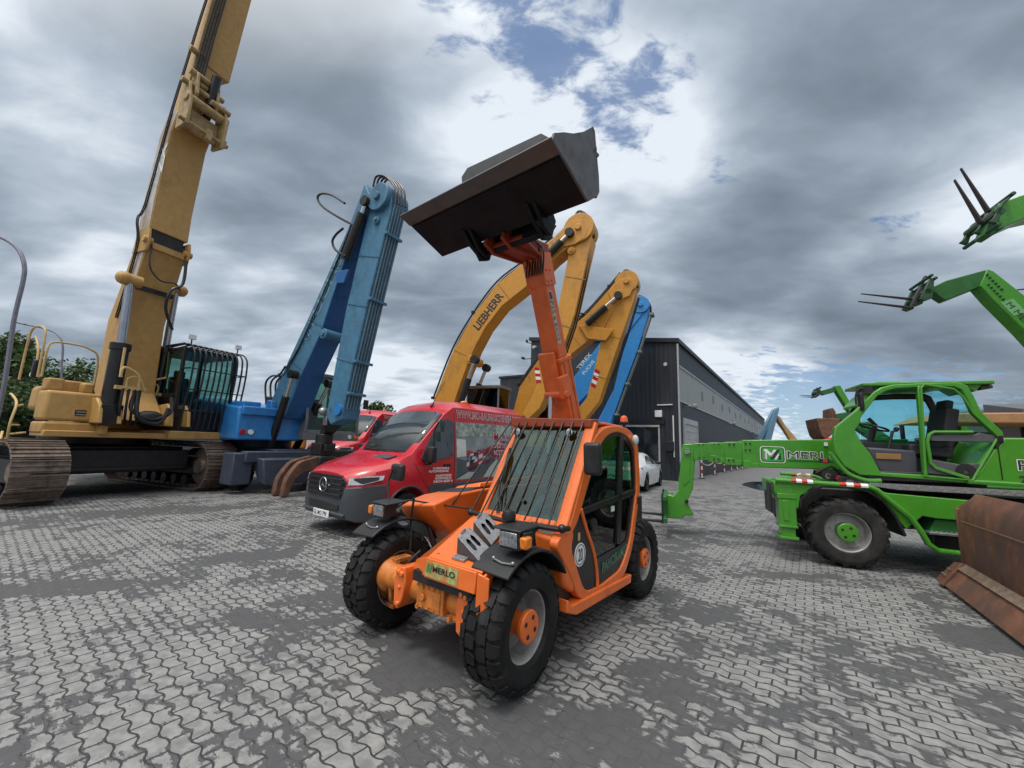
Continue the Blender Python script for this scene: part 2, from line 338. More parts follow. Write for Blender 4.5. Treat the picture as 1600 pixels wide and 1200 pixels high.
# ---------------------------------------------------------------- ground: interlocking wave pavers half buried in silt
def paving_mat():
    m, T = new_mat('wave block paving'); co = T.n('ShaderNodeTexCoord').outputs['Object']
    rot = T.n('ShaderNodeMapping', i_Vector=co, i_Rotation=(0, 0, math.radians(37))).outputs[0]   # x' along the courses
    wob = T.noise(rot, 1.6, 3, .5, 0, 'Color'); wob = T.vm('SUBTRACT', wob, (.5,.5,.5)); wob = T.vm('MULTIPLY', wob, (.035,.035,0))
    rot = T.vm('ADD', rot, wob)
    s = T.n('ShaderNodeSeparateXYZ', i_0=rot); L, Hh = .166, .092
    u = s.outputs[0]
    ph = T.math('DIVIDE', u, L/2)
    tri = T.math('PINGPONG', ph, 1.0)            # 0..1 triangle, period L
    tri = T.mr(tri, .12, .88, -.5, .5)           # flattened into the wave edge
    vv = T.math('ADD', s.outputs[1], T.math('MULTIPLY', tri, .021))
    uv = T.n('ShaderNodeCombineXYZ', i_0=u, i_1=vv).outputs[0]
    def brick(mort, smooth):
        b = T.n('ShaderNodeTexBrick', i_Vector=uv, i_Scale=1.0, i_Mortar_Size=mort, i_Mortar_Smooth=smooth, i_Bias=0.0, i_Brick_Width=L, i_Row_Height=Hh, offset=.5, squash=1.0)
        b.inputs['Color1'].default_value = (0,0,0,1); b.inputs['Color2'].default_value = (1,1,1,1); b.inputs['Mortar'].default_value = (0,0,0,1); return b
    b = brick(.0062, .35); joint = b.outputs['Fac']; per = T.n('ShaderNodeSeparateColor', i_0=b.outputs['Color']).outputs[0]
    edge = brick(.030, 1.0).outputs['Fac']; grain = T.noise(co, 160, 3, .7); mid = T.noise(co, 11, 6, .65); low = T.noise(co, .55, 5, .6, .5); low2 = T.noise(co, 1.7, 6, .62, .6)
    block = T.mix(per, (.152,.155,.154), (.228,.230,.227))
    block = T.mix(T.mr(mid, .35, .7), block, (.29,.29,.28)); block = T.mix(T.math('MULTIPLY', T.mr(grain, .35, .7), .35), block, (.17,.17,.17))
    silt = T.mix(mid, (.060,.062,.067), (.095,.095,.096)); silt = T.mix(T.math('MULTIPLY', T.mr(grain, .4, .7), .4), silt, (.07,.07,.072))
    # silt cover: broad patches, ragged edges, a little by whole block
    streak = T.noise(T.n('ShaderNodeMapping', i_Vector=rot, i_Scale=(5.0, 22.0, 1)).outputs[0], 1.6, 5, .7)
    c = T.math('ADD', T.math('MULTIPLY', low, .45), T.math('MULTIPLY', low2, 1.0))
    c = T.math('ADD', c, T.math('MULTIPLY', streak, .55)); c = T.math('ADD', c, T.math('MULTIPLY', per, .13)); c = T.math('ADD', c, T.math('MULTIPLY', T.math('SUBTRACT', T.noise(co, 4.6, 5, .65, .8), .5), .75))
    c = T.math('ADD', c, T.math('MULTIPLY', edge, .11)); c = T.math('SUBTRACT', c, .035)
    def ell(x, y, rx, ry, ang, amp):
        q = T.n('ShaderNodeMapping', vector_type='TEXTURE', i_Vector=co, i_Location=(x, y, 0), i_Rotation=(0,0,math.radians(ang)), i_Scale=(rx, ry, 1)).outputs[0]
        q = T.vm('MULTIPLY', q, (1,1,0)); d = T.vm('LENGTH', q, out=1); return T.math('MULTIPLY', T.mr(d, 1.0, .35), amp*.75)
    spots = []
    for px, py, rx, ry, ang, amp in ((380,870,1.2,.30,20,.30), (90,920,1.0,.35,15,.25), (690,1020,.95,.45,45,.34), (480,950,1.0,.55,30,.16), (1040,1060,.55,.4,20,.20), (1560,1000,.6,.4,-10,.45), (1290,1010,.5,.2,0,.12), (230,800,3.5,.8,45,.26), (160,770,3,.9,45,.25), (900,1150,.9,.5,0,.25), (1080,960,.5,.25,0,.15), (1060,845,2.0,.6,60,.18), (1230,900,.5,.25,0,.12)):
        g = ground(px, py); spots.append(ell(g.x, g.y, rx, ry, ang, amp))
    for e in spots: c = T.math('ADD', c, e)
    for px, py, rx, ry, ang, amp in ((1250,930,1.3,.7,0,.14), (180,960,1.2,.6,20,.12), (120,840,2.5,1.0,40,.12), (1400,990,.8,.4,-30,.12)):
        g = ground(px, py); c = T.math('SUBTRACT', c, ell(g.x, g.y, rx, ry, ang, amp))
    cov = T.mr(c, 1.06, 1.14)
    fill = T.math('MAXIMUM', cov, joint)
    col = T.mix(cov, block, silt); col = T.mix(joint, col, T.mix(cov, (.034,.034,.037), (.072,.072,.075)))
    oil = T.mr(T.noise(co, .8, 6, .6, 1.2), .60, .72); col = T.mix(T.math('MULTIPLY', oil, .45), col, (.045,.045,.048))
    pale = T.mr(T.noise(co, 2.3, 8, .7, .5), .66, .76); col = T.mix(T.math('MULTIPLY', pale, .35), col, (.36,.36,.35))
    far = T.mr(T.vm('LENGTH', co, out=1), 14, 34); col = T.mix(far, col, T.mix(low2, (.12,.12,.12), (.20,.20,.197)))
    h = T.math('MULTIPLY', T.math('SUBTRACT', 1.0, joint), T.math('SUBTRACT', 1.0, T.math('MULTIPLY', cov, .75)))
    h = T.math('ADD', h, T.math('MULTIPLY', mid, .35)); h = T.math('ADD', h, T.math('MULTIPLY', grain, .16))
    bp = T.n('ShaderNodeBump', i_Height=h, i_Strength=.9, i_Distance=.006)
    rg = T.math('ADD', T.mr(mid, .3, .7, .50, .78), T.math('MULTIPLY', oil, -.12))
    b = T.n('ShaderNodeBsdfPrincipled', i_Base_Color=col, i_Roughness=rg); T.nt.links.new(bp.outputs[0], b.inputs['Normal'])
    b.inputs['Specular IOR Level'].default_value = .42
    T.n('ShaderNodeOutputMaterial', i_Surface=b.outputs[0]); return m
g = MB(); 
N = 40; R = 900
g.pz([(R*math.cos(2*math.pi*i/N), R*math.sin(2*math.pi*i/N)) for i in range(N)], -.4, 0)
tag(g.build('yard_paving', mat=paving_mat()), kind='structure')
# puddle in the lane, irregular rim
def wet_mat(name, rough, base):
    m, T = new_mat(name); co = T.n('ShaderNodeTexCoord').outputs['Object']; n = T.noise(co, 1.2, 4, .5)
    bp = T.n('ShaderNodeBump', i_Height=n, i_Strength=.05, i_Distance=.01)
    b = T.n('ShaderNodeBsdfPrincipled', i_Base_Color=base+(1,), i_Roughness=rough); T.nt.links.new(bp.outputs[0], b.inputs['Normal'])
    T.n('ShaderNodeOutputMaterial', i_Surface=b.outputs[0]); return m
def puddle(pts, z, mat, name='puddle', lab=None):
    P = [ground(*p) for p in pts]; S = spline([(p.x, p.y) for p in P+[P[0]]], 7)[:-1]
    S = [(x+rnd.uniform(-.05,.05), y+rnd.uniform(-.06,.06)) for x, y in S]
    o = MB(); o.pz(S, -.02, z); ob = o.build(name, mat=mat, angle=80); tag(ob, kind='structure'); return ob
puddle([(1158,757),(1172,753),(1200,752),(1235,750),(1262,753),(1262,764),(1235,769),(1205,768),(1178,764)], .004, wet_mat('puddle water', .03, (.02,.021,.022)))
# ---------------------------------------------------------------- building
CLAD = None
def clad_mat(name, base, pitch=.25, lo=.75, dirt=.3, dirtcol=(.10,.10,.10), rough=.5):
    m, T = new_mat(name); co = T.n('ShaderNodeTexCoord').outputs['Object']; s = T.n('ShaderNodeSeparateXYZ', i_0=co)
    u = T.math('ADD', s.outputs[0], s.outputs[1]); w = T.math('PINGPONG', T.math('DIVIDE', u, pitch/2), 1.0)
    rib = T.mr(w, .35, .65); n = T.noise(co, 1.3, 6, .65); st = T.noise(T.n('ShaderNodeMapping', i_Vector=co, i_Scale=(3, 3, .25)).outputs[0], 1.5, 6, .7)
    c = T.mix(T.math('MULTIPLY', T.mr(st, .48, .75), dirt), base, dirtcol); c = T.mix(T.math('MULTIPLY', n, .25), c, tuple(x*lo for x in base))
    bp = T.n('ShaderNodeBump', i_Height=rib, i_Strength=.8, i_Distance=.03)
    b = T.n('ShaderNodeBsdfPrincipled', i_Base_Color=c, i_Roughness=rough); T.nt.links.new(bp.outputs[0], b.inputs['Normal'])
    T.n('ShaderNodeOutputMaterial', i_Surface=b.outputs[0]); return m
DARKC = clad_mat('anthracite cladding', (.022,.027,.036)); LIGHTC = clad_mat('weathered translucent panels', (.36,.38,.37), .30, .7, .6, (.13,.14,.13)); TRIM = pm('dark trim', (.016,.018,.022), .45); PALETRIM = pm('pale gutter trim', (.42,.43,.44), .4)
bf = Frame(8.73, 20.65, 54.0)      # x runs back along the side wall, y to the left along the front wall
LN, DP, HE = 62.0, 60.0, 7.27
bl = tag(O('warehouse', None, bf.loc, bf.rz), 'long anthracite clad warehouse with a pale panel band along its side', 'building')
def roofz(y): return HE + .135*min(y, 12)
a = MB(); pts = [(0, 0), (0, HE), (9.3, roofz(9.3)), (9.3, 0)]
a.hull2([(0, y, z) for y, z in pts], [(LN, y, z) for y, z in pts]); a.build('wall', bl, DARKC)
a = MB(); a.hull2([(-.12, -.14, HE-.02), (-.12, 9.42, roofz(9.42)-.02), (-.12, 9.42, roofz(9.42)+.22), (-.12, -.14, HE+.2)], [(LN+.1, -.14, HE-.02), (LN+.1, 9.42, roofz(9.42)-.02), (LN+.1, 9.42, roofz(9.42)+.22), (LN+.1, -.14, HE+.2)]); a.build('roof', bl, TRIM)
a = MB(); a.box(.25, LN-.3, -.05, .02, 4.18, 5.95); wb = a.build('panel_band', bl, LIGHTC)
a = MB(); a.box(.2, LN-.25, -.10, -.052, 5.95, 6.04).box(.2, LN-.25, -.08, -.03, 4.10, 4.175); a.build('band_trim', bl, PALETRIM)
a = MB(); a.cyl((-.06, -.06, 0), (-.06, -.06, HE-.1), .05, n=10); a.build('downpipe', bl, PALETRIM)
a = MB(); a.cyl((LN-.1, -.08, 0), (LN-.1, -.08, HE), .06, n=8); a.build('downpipe', bl, PALETRIM)
for k in range(14):
    a = MB(); x = 6+k*4.1; z0 = 5.0 if k % 2 else 4.8; a.box(x, x+.5, -.075, -.052, z0, z0+.55); a.build('vent_hatch', bl, pm('hatch grey', (.16,.17,.17), .5, dirt=.5))
# side sectional door
a = MB(); a.box(.9, 4.4, -.09, .03, 0, .1).box(.9, 1.05, -.09, .03, .1, 3.0).box(4.25, 4.4, -.09, .03, .1, 3.0).box(.9, 4.4, -.09, .03, 3.0, 3.3); dfr = a.build('side_door', bl, PALETRIM)
a = MB()
for k in range(7): a.box(1.05, 4.25, -.045, .01, .1+k*.415, .1+k*.415+.40)
a.build('door_panel', dfr, pm('pale door panels', (.46,.48,.46), .45, dirt=.5, dirtcol=(.2,.2,.19)))
# front shop window and canopy line
def fr(px, py): y, z = bf.X(px, py, -.02); return y, z
a = MB(); y0, z1 = fr(1034, 674); 
a.box(-.07, .02, .95, 5.4, 0, .12).box(-.07, .02, .95, 1.03, .12, 2.75).box(-.07, .02, 3.1, 3.18, .12, 2.75).box(-.07, .02, 5.32, 5.4, .12, 2.75).box(-.09, .02, .95, 5.4, 2.75, 2.86); sw = a.build('shop_window', bl, PALETRIM)
a = MB(); a.box(-.03, -.01, 1.03, 5.32, .12, 2.75); a.build('window_glass', sw, pm('dark shop glazing', (.012,.016,.022), .06, spec=.8))
a = MB(); a.box(-.11, -.01, .7, 6.2, 2.9, 3.12); a.build('fascia', bl, TRIM)
a = MB(); a.obox((-.12, .98, 4.0-.55), (.14, .36, .36)); a.build('wall_box', bl, WHITE, bevel=.02)
a = MB(); a.box(-.12, -.02, .22, .27, 1.2, 3.35).box(-.12, -.02, .27, 1.05, 3.9, 3.95); a.build('light_strip', bl, WHITE)
a = MB(); a.obox((-.16, .45, 1.75), (.22, .45, .5)); a.cyl((-.2, .4, 1.5), (-.25, .2, .4), .025, n=6); a.build('wall_charger', bl, BLACK, bevel=.02)
for (x, y, z) in ((-.25, .55, 6.1), (-.25, 8.9, 8.0)):
    a = MB(); a.use(WHITE).cyl((x+.05, y, z), (x-.18, y-.05, z-.06), .09, n=10).cyl((x+.25, y, z+.05), (x, y, z), .04, n=8); a.build('camera', bl)
for x in (1.2, 17, 34):
    a = MB(); a.cyl((x, 0, 3.9), (x, -.45, 3.98), .03, n=6).obox((x, -.55, 3.95), (.42, .3, .16)); a.build('wall_lamp', bl, STEEL, bevel=.02)
# lower annex to the left of the warehouse
an = tag(O('annex', None, bf.loc, bf.rz), 'low dark annex with a stepped roof left of the warehouse', 'building')
a = MB(); a.box(1.0, 14, 9.31, 12.6, 0, 6.3); a.build('wall', an, DARKC)
a = MB(); a.box(.92, 14.1, 9.43, 12.7, 6.3, 6.45).box(1.6, 4, 9.5, 10.4, 6.45, 7.1); a.build('roof', an, TRIM)
a = MB(); a.use(BLACKM).cyl((2, 9.6, 7.1), (2, 9.6, 9.0), .04, n=6).cyl((2, 9.6, 8.6), (1.4, 10.6, 8.9), .03, n=6).obox((1.4, 10.6, 8.98), (.35,.15,.15), (0,0,.5)).cyl((2, 9.6, 7.8), (1.7, 11.1, 7.75), .03, n=6).obox((1.7, 11.1, 7.83), (.3,.14,.14)); a.build('camera_mast', an)
# chain posts along the side wall
pp = None
for i, (px, py) in enumerate(((1097,748),(1117,742),(1132,738),(1143,736),(1152,734.5),(1160,733),(1167,732))):
    w = ground(px, py); t = tag(O('chain_post', None, (w.x, w.y, 0)), cat='post', group='red and white chain posts along the warehouse')
    t['label'] = ('nearest red and white chain post beside the warehouse side door', 'second chain post along the warehouse wall from the near corner', 'third chain post along the warehouse wall from the near corner', 'fourth chain post along the warehouse wall from the near corner', 'fifth chain post along the warehouse wall from the near corner', 'sixth chain post along the warehouse wall, next to last', 'farthest chain post along the warehouse wall')[i]
    a = MB(); a.cyl((0,0,0), (0,0,1.0), .045, n=10); a.sph((0,0,1.02), .055); a.build('post_shaft', t, WHITE)
    for z_ in (.3, .7): a = MB(); a.cyl((0,0,z_), (0,0,z_+.2), .047, n=10); a.build('red_band', t, REDL)
    a = MB(); a.cyl((0,0,0), (0,0,.05), .16, .14, n=14); a.build('foot', t, BLACK)
    if pp is not None:
        a = MB(); d = Vector((pp.x-w.x, pp.y-w.y, 0)); a.tube([(d.x*k/8, d.y*k/8, .92-.9*(k/8)*(1-k/8)) for k in range(9)], .02, 5); a.build('chain', t, WHITE)
    pp = w
# ---------------------------------------------------------------- wheels
def crown(R, w, a):          # tyre surface radius across the tread
    t = abs(a)/(w/2); return R*(1 - .012*t*t - (.10*max(0, (t-.78)/.22)**1.6 if t > .78 else 0))
def tyre_mb(R, w, rr, style='block', n=26, lh=.045):
    M = MB(); Rb = R*(1-lh)
    M.lathe([(rr, -w*.36), (rr+.018, -w*.46), ((R+rr)/2, -w*.5), (R*.85, -w*.49), (Rb*.965, -w*.44), (Rb, -w*.34), (Rb, 0), (Rb, w*.34), (Rb*.965, w*.44), (R*.85, w*.49), ((R+rr)/2, w*.5), (rr+.018, w*.46), (rr, w*.36), (rr-.01, 0), (rr, -w*.36)], (0,0,0), n=64)
    p = 2*math.pi/n
    def lug(secs):
        prev = None
        for (a, t0, t1) in secs:
            rt = crown(R, w, a); b = Rb*(.985 if abs(a) < w*.36 else .93)
            ring = M.verts([(r*math.cos(t), a, r*math.sin(t)) for r, t in ((b, t0), (b, t1), (rt, t1-.02*p), (rt, t0+.02*p))])
            if prev:
                for k in range(4): M.face([prev[k], prev[(k+1)%4], ring[(k+1)%4], ring[k]])
            else: M.face(ring[::-1])
            prev = ring
        M.face(prev)
    for i in range(n):
        for sgn in (1, -1):
            o = i*p + (0 if sgn > 0 else p*.5) + rnd.uniform(-.01, .01)*p
            if style == 'block':
                lug([(sgn*w*q, o+p*(s0), o+p*(s1)) for q, s0, s1 in ((.03, .10, .62), (.10, .02, .80), (.19, .06, .86), (.255, .0, .78))])
                o2 = o + p*.42
                lug([(sgn*w*q, o2+p*(s0), o2+p*(s1)) for q, s0, s1 in ((.285, .10, .86), (.37, .0, .80), (.45, .04, .74), (.505, .10, .66))])
            elif style == 'chevron':
                lug([(sgn*w*q, o+p*(s0), o+p*(s1)) for q, s0, s1 in ((-.03, .0, .34), (.12, .18, .52), (.28, .42, .78), (.42, .66, 1.06), (.505, .74, 1.18))])
            else:
                lug([(sgn*w*q, o+p*(s0), o+p*(s1)) for q, s0, s1 in ((.02, .0, .86), (.2, .1, .96), (.42, .0, .9))])
    return M
WCACHE = {}
def wheel(parent, c, R, w, rr, side=1, style='block', n=26, tmat=None, rmat=None, hmat=None, steer=0, hub=True, lh=.045, dish=.10):
    key = (R, w, rr, style, n, id(rmat), id(hmat), hub, dish, id(tmat))
    if key not in WCACHE:
        t = tyre_mb(R, w, rr, style, n, lh).build('tyre', None, tmat or RUBBER, angle=30)
        M = MB(); y1 = w*.42
        M.lathe([(rr*1.08, y1), (rr*1.06, y1-.012), (rr*.97, y1-.02), (rr*.93, y1-.05), (rr*.90, y1-dish*.7), (rr*.84, y1-dish), (rr*.45, y1-dish+.012), (rr*.42, y1-dish), (0, y1-dish)], (0,0,0), n=48)
        M.lathe([(rr*.99, y1-.03), (rr*.99, -y1), (rr*1.05, -y1), (rr*1.05, -y1+.02), (rr*.9, -y1+.05), (rr*.86, y1-dish-.03)], (0,0,0), n=40)
        for k in range(8):
            a = k*math.pi/4+.2; x, z = rr*.66*math.cos(a), rr*.66*math.sin(a)
            M.cyl((x, y1-dish-.01, z), (x, y1-dish+.026, z), rr*.05, n=6)
        r = M.build('rim', None, rmat or RIMG, bevel=.003)
        h = None
        if hub:
            M = MB(); M.use(hmat or GREASE); M.lathe([(rr*.40, y1-dish-.02), (rr*.40, y1-dish+.03), (rr*.32, y1-dish+.045), (rr*.32, y1-.035), (rr*.46, y1-.03), (rr*.475, y1-.002), (rr*.44, y1+.008), (rr*.12, y1+.010), (0, y1+.010)], (0,0,0), n=32)
            M.use(GREASE)
            for k in range(4):
                a = k*math.pi/2+.5; M.cyl((rr*.27*math.cos(a), y1+.006, rr*.27*math.sin(a)), (rr*.27*math.cos(a), y1+.0115, rr*.27*math.sin(a)), rr*.075, n=12)
            h = M.build('hub', None, bevel=.003)
        WCACHE[key] = [o_.data for o_ in (t, r, h) if o_ is not None], [m_.width if (m_ := (o_.modifiers[0] if o_.modifiers else None)) else 0 for o_ in (t, r, h) if o_ is not None]
        for o_ in (t, r, h):
            if o_ is not None: bpy.data.objects.remove(o_)
    datas, bev = WCACHE[key]
    e = O('wheel', parent, c, (0 if side > 0 else math.pi) + steer)
    for d, b in zip(datas, bev):
        q = O(d.name.split('.')[0], e, data=d)
        if b:
            m_ = q.modifiers.new('bevel', 'BEVEL'); m_.width = b; m_.segments = 2; m_.limit_method = 'ANGLE'; m_.angle_limit = math.radians(38)
    return e
# ---------------------------------------------------------------- orange compact telehandler
F = Frame(-.485, 3.39, 232)
TH = tag(O('telehandler', None, F.loc, F.rz), 'small orange telehandler with barred windscreen and its bucket raised high', 'telehandler')
for x in (0, -2.24):
    for s in (1, -1): wheel(TH, (x, s*.70, .405), .405, .32, .225, s, 'block', 24, RUBBER, RIMG, ORANGE, steer=(0 if x else .02), dish=.165, lh=.055)
# chassis beams
M = MB(); M.box(-2.75, .12, -.30, .02, .38, .62); M.box(-2.5, -.3, -.02, .78, .36, .55); M.box(-2.95, -2.35, -.5, .55, .45, 1.0); M.build('chassis', TH, BLACK, bevel=.015)
# nose in front of the cab
M = MB()
T0 = [(.33, .66, .79), (.36, .72, .765), (.36, .72, .60), (.30, .70, .42)]
M.plate([(.33, .17, .79), (.33, .68, .79), (.20, .655, .82), (-.04, .57, .88), (-.24, .50, .93), (-.50, .52, 1.0), (-.50, -.08, 1.0), (-.34, -.06, .955)], -.02)
M.plate([(.335, .165, .788), (.335, .655, .788), (.345, .655, .655), (.345, .165, .655)], -.02)
M.plate([(.335, .657, .788), (.31, .735, .76), (.31, .735, .40), (.33, .69, .38), (.345, .657, .60)], -.022)
M.plate([(.345, .70, .775), (-.04, .60, .87), (-.04, .60, .60), (.2, .68, .45), (.345, .70, .42)], -.02)
M.plate([(.33, .165, .788), (.22, -.10, .70), (.22, -.14, .60), (.345, .165, .655)], -.02)
M.plate([(.33, .163, .79), (-.34, -.062, .957), (-.34, -.062, .55), (.22, -.10, .62), (.22, -.08, .70)], -.02)
M.build('nose_panel', TH, ORANGE, bevel=.006)
M = MB(); M.box(-.5, .31, -.02, .62, .585, .66); M.build('nose_frame', TH, GREASE)
# axle with its casing
AZ = .475
M = MB()
M.lathe([(.0, -.56), (.13, -.56), (.135, -.52), (.10, -.47), (.10, -.30), (.125, -.24), (.135, -.22), (.135, -.18), (.105, -.16), (.105, .38), (.135, .40), (.135, .44), (.11, .46), (.10, .52), (.135, .55), (.0, .56)], (.13, 0, AZ), n=28)
M.box(.10, .262, -.02, .27, AZ-.085, AZ+.085); M.box(.10, .270, .10, .24, AZ-.06, AZ+.06); M.box(.10, .266, .0, .05, AZ-.04, AZ+.05)
M.cyl((.255, .06, AZ), (.285, .06, AZ), .026, n=6)
for y in (-.03, .31): M.cyl((.11, y, AZ+.105), (.23, y, AZ+.10), .02, n=8).cyl((.14, y, AZ-.10), (.25, y, AZ-.095), .02, n=8)
for k in range(5): M.cyl((.262, -.01+.06*k, AZ+.072), (.272, -.01+.06*k, AZ+.072), .009, n=6).cyl((.262, -.01+.06*k, AZ-.072), (.272, -.01+.06*k, AZ-.072), .009, n=6)
M.cyl((.2, .30, AZ+.085), (.2, .42, AZ+.085), .026, n=10).cyl((.2, .28, AZ-.10), (.2, .44, AZ-.10), .022, n=10)
M.tube([(.15, .0, AZ+.11), (.25, .03, AZ+.09), (.275, .06, AZ+.06)], .009)
ax = M.build('front_axle', TH, CAST, bevel=.006)
for y0, y1 in ((-.24, -.15), (.45, .54)):
    M = MB(); M.px([(y0, .63), (y1, .64), (y1+.02, .54), (y1-.01, .40), (y0+.03, .325), (y0-.02, .35), (y0-.03, .52)], .10, .29); M.cyl((.1, y0+.03, .60), (.312, y0+.03, .60), .022, n=8); M.cyl((.1, y1-.02, .59), (.312, y1-.02, .59), .022, n=8); M.cyl((.1, y0+.04, .37), (.31, y0+.04, .37), .02, n=6); M.cyl((.27, (y0+y1)/2, .49), (.305, (y0+y1)/2, .49), .018, n=6); M.build('axle_bracket', TH, ORANGE, bevel=.012)
M = MB()
for k, (ya, za) in enumerate(((-.30, .66), (-.26, .70), (.40, .58))): M.tube(spline([(.05, ya, za), (.16, ya-.03, za-.10), (.12, ya-.10, za-.22), (.02, ya-.16, za-.20)], 5), .012, 6)
M.build('steering_hose', TH, HOSE)
for s in (1, -1):
    M = MB(); M.lathe([(0, .44), (.105, .44), (.11, .50), (.15, .52), (.16, .55), (.16, .60), (.19, .61), (.19, .63), (0, .63)], (0, 0, .405), (0, s, 0), 24); M.cyl((.04, s*.50, .24), (.04, s*.50, .60), .04, n=12); M.obox((.06, s*.50, .595), (.17, .10, .035)); M.obox((.06, s*.50, .235), (.17, .10, .035)); M.tube([(.10, s*.47, .60), (.17, s*.46, .53), (.18, s*.45, .42), (.16, s*.46, .30), (.09, s*.48, .24)], .022)
    for k in range(4): M.cyl((.01+.035*k, s*.50, .61), (.01+.035*k, s*.50, .625), .009, n=6).cyl((.01+.035*k, s*.50, .205), (.01+.035*k, s*.50, .22), .009, n=6)
    M.cyl((.12, s*.46, .33), (.16, s*.30, .36), .022, n=10); M.build('steering_knuckle', TH, CAST, bevel=.006)
M = MB(); M.cyl((-2.24, -.6, .405), (-2.24, .6, .405), .10, n=16).sph((-2.24, 0, .405), .18); M.build('rear_axle', TH, CAST)
# engine pod on the far side of the boom
M = MB()
prof = [(-.16, 1.045), (-.19, .97), (-.56, .62), (-.62, .56), (-2.55, .55), (-2.75, .8), (-2.75, 1.08), (-2.3, 1.16), (-.80, 1.14), (-.44, 1.115)]
M.hull2([(x, -.86, z-.055) for x, z in prof], [(x, -.37, z) for x, z in prof]); M.build('engine_housing', TH, ORANGE, bevel=.02)
M = MB(); M.hull2([(-.80, -.80, 1.09), (-.80, -.40, 1.15), (-2.35, -.40, 1.20), (-2.35, -.82, 1.13)], [(-.84, -.76, 1.13), (-.84, -.42, 1.20), (-2.28, -.42, 1.25), (-2.28, -.78, 1.17)]); M.build('engine_cover', TH, ORANGE, bevel=.015)
M = MB(); M.hull2([(-.20, -.84, .995), (-.20, -.40, 1.045), (-.80, -.40, 1.142), (-.80, -.84, 1.09)], [(-.215, -.83, 1.003), (-.215, -.41, 1.052), (-.80, -.41, 1.16), (-.80, -.83, 1.105)]); M.build('rubber_mat', TH, BLACK, bevel=.01)
# ---- cab
yL = .85; yR = -.08
SO = F.YY([(925,690),(942,668),(966,664),(985,671),(997,690),(1001,760),(990,850),(977,900),(945,925),(905,940),(893,900),(866,850)], yL) + [(-.50, .97)]
outer = rpoly(SO, .14, 5)
inner_src = F.YY([(936,700),(949,680),(966,674),(981,681),(993,700),(996,760),(985,848),(971,890),(940,915),(914,925),(903,890),(889,845)], yL) + [(-.64, 1.00)]
inner = rpoly(inner_src, .10, 5)
M = MB(); M.ring(outer, inner, yL-.075, yL); cf = M.build('cab_side_frame', TH, ORANGE, bevel=.012, seg=3)
M = MB(); M.ring([(x, z) for x, z in outer], [(x, z) for x, z in inner], yR, yR+.06); M.build('cab_side_frame', TH, ORANGE, bevel=.01)
# windscreen surround: pillars, header and cowl, roof skin, rear wall
M = MB()
def wp(y, t, o=0.0): return (-.46-.52*t+o*.86, y, .975+.87*t+o*.52)
for ya, yb in ((yR, yR+.07), (yL-.11, yL-.005)):
    M.hull2([wp(ya, 0), wp(yb, 0), wp(yb, 0, -.06), wp(ya, 0, -.06)], [wp(ya, 1.0), wp(yb, 1.0), wp(yb, 1, -.06), wp(ya, 1, -.06)])
M.hull2([wp(yR+.07, 0), wp(yL-.11, 0), wp(yL-.11, 0, -.05), wp(yR+.07, 0, -.05)], [wp(yR+.07, .05), wp(yL-.11, .05), wp(yL-.11, .05, -.05), wp(yR+.07, .05, -.05)])
M.build('windscreen_frame', TH, ORANGE, bevel=.012)
M = MB(); top = [(-.97, 1.835), (-1.3, 1.86), (-1.7, 1.85), (-1.93, 1.76), (-2.03, 1.62)]
lo = [(x+.02, z-.03) for x, z in top]
M.hull2([(x, yR-.02, z-.02) for x, z in top+lo[::-1]], [(x, yL-.07, z) for x, z in top+lo[::-1]]); M.build('cab_roof', TH, ORANGE, bevel=.012)
M = MB(); M.px([(yR-.02, 1.885), (yL-.03, 1.86), (yL-.03, 1.79), (yR-.02, 1.80)], -1.05, -.925); M.hull2([(-.93, yR-.02, 1.875), (-.93, yL-.03, 1.85), (-1.2, yL-.03, 1.87), (-1.2, yR-.02, 1.895)], [(-.93, yR-.02, 1.885), (-.93, yL-.03, 1.86), (-1.2, yL-.03, 1.88), (-1.2, yR-.02, 1.905)])
M.build('roof_visor', TH, pm('deep red orange paint', (.30,.05,.015), .45, dirt=.4), bevel=.006)
M = MB(); M.box(-2.0, -1.95, yR, yL-.08, .5, 1.02); M.box(-1.98, -.55, yR, yL-.08, .46, .50); M.build('cab_floor', TH, INTER)
M = MB(); M.plate([(-1.98, yR+.05, 1.02), (-1.98, yL-.1, 1.02), (-1.97, yL-.1, 1.68), (-1.97, yR+.05, 1.68)], .006); M.build('rear_window', TH, GLASS)
M = MB(); M.plate([wp(yR+.06, .04, -.02), wp(yL-.10, .04, -.02), wp(yL-.10, .99, -.02), wp(yR+.06, .99, -.02)], .006); M.build('windscreen', TH, glass_mat('windscreen glass', (.66,.84,.83), 1.0, 1.62, .02, (.72,.98,1.0)))
gl = rpoly(inner_src, .12, 5)
M = MB(); M.py([(x, z) for x, z in gl if z > -9], yR+.02, yR+.026); M.build('side_window', TH, GLASS)
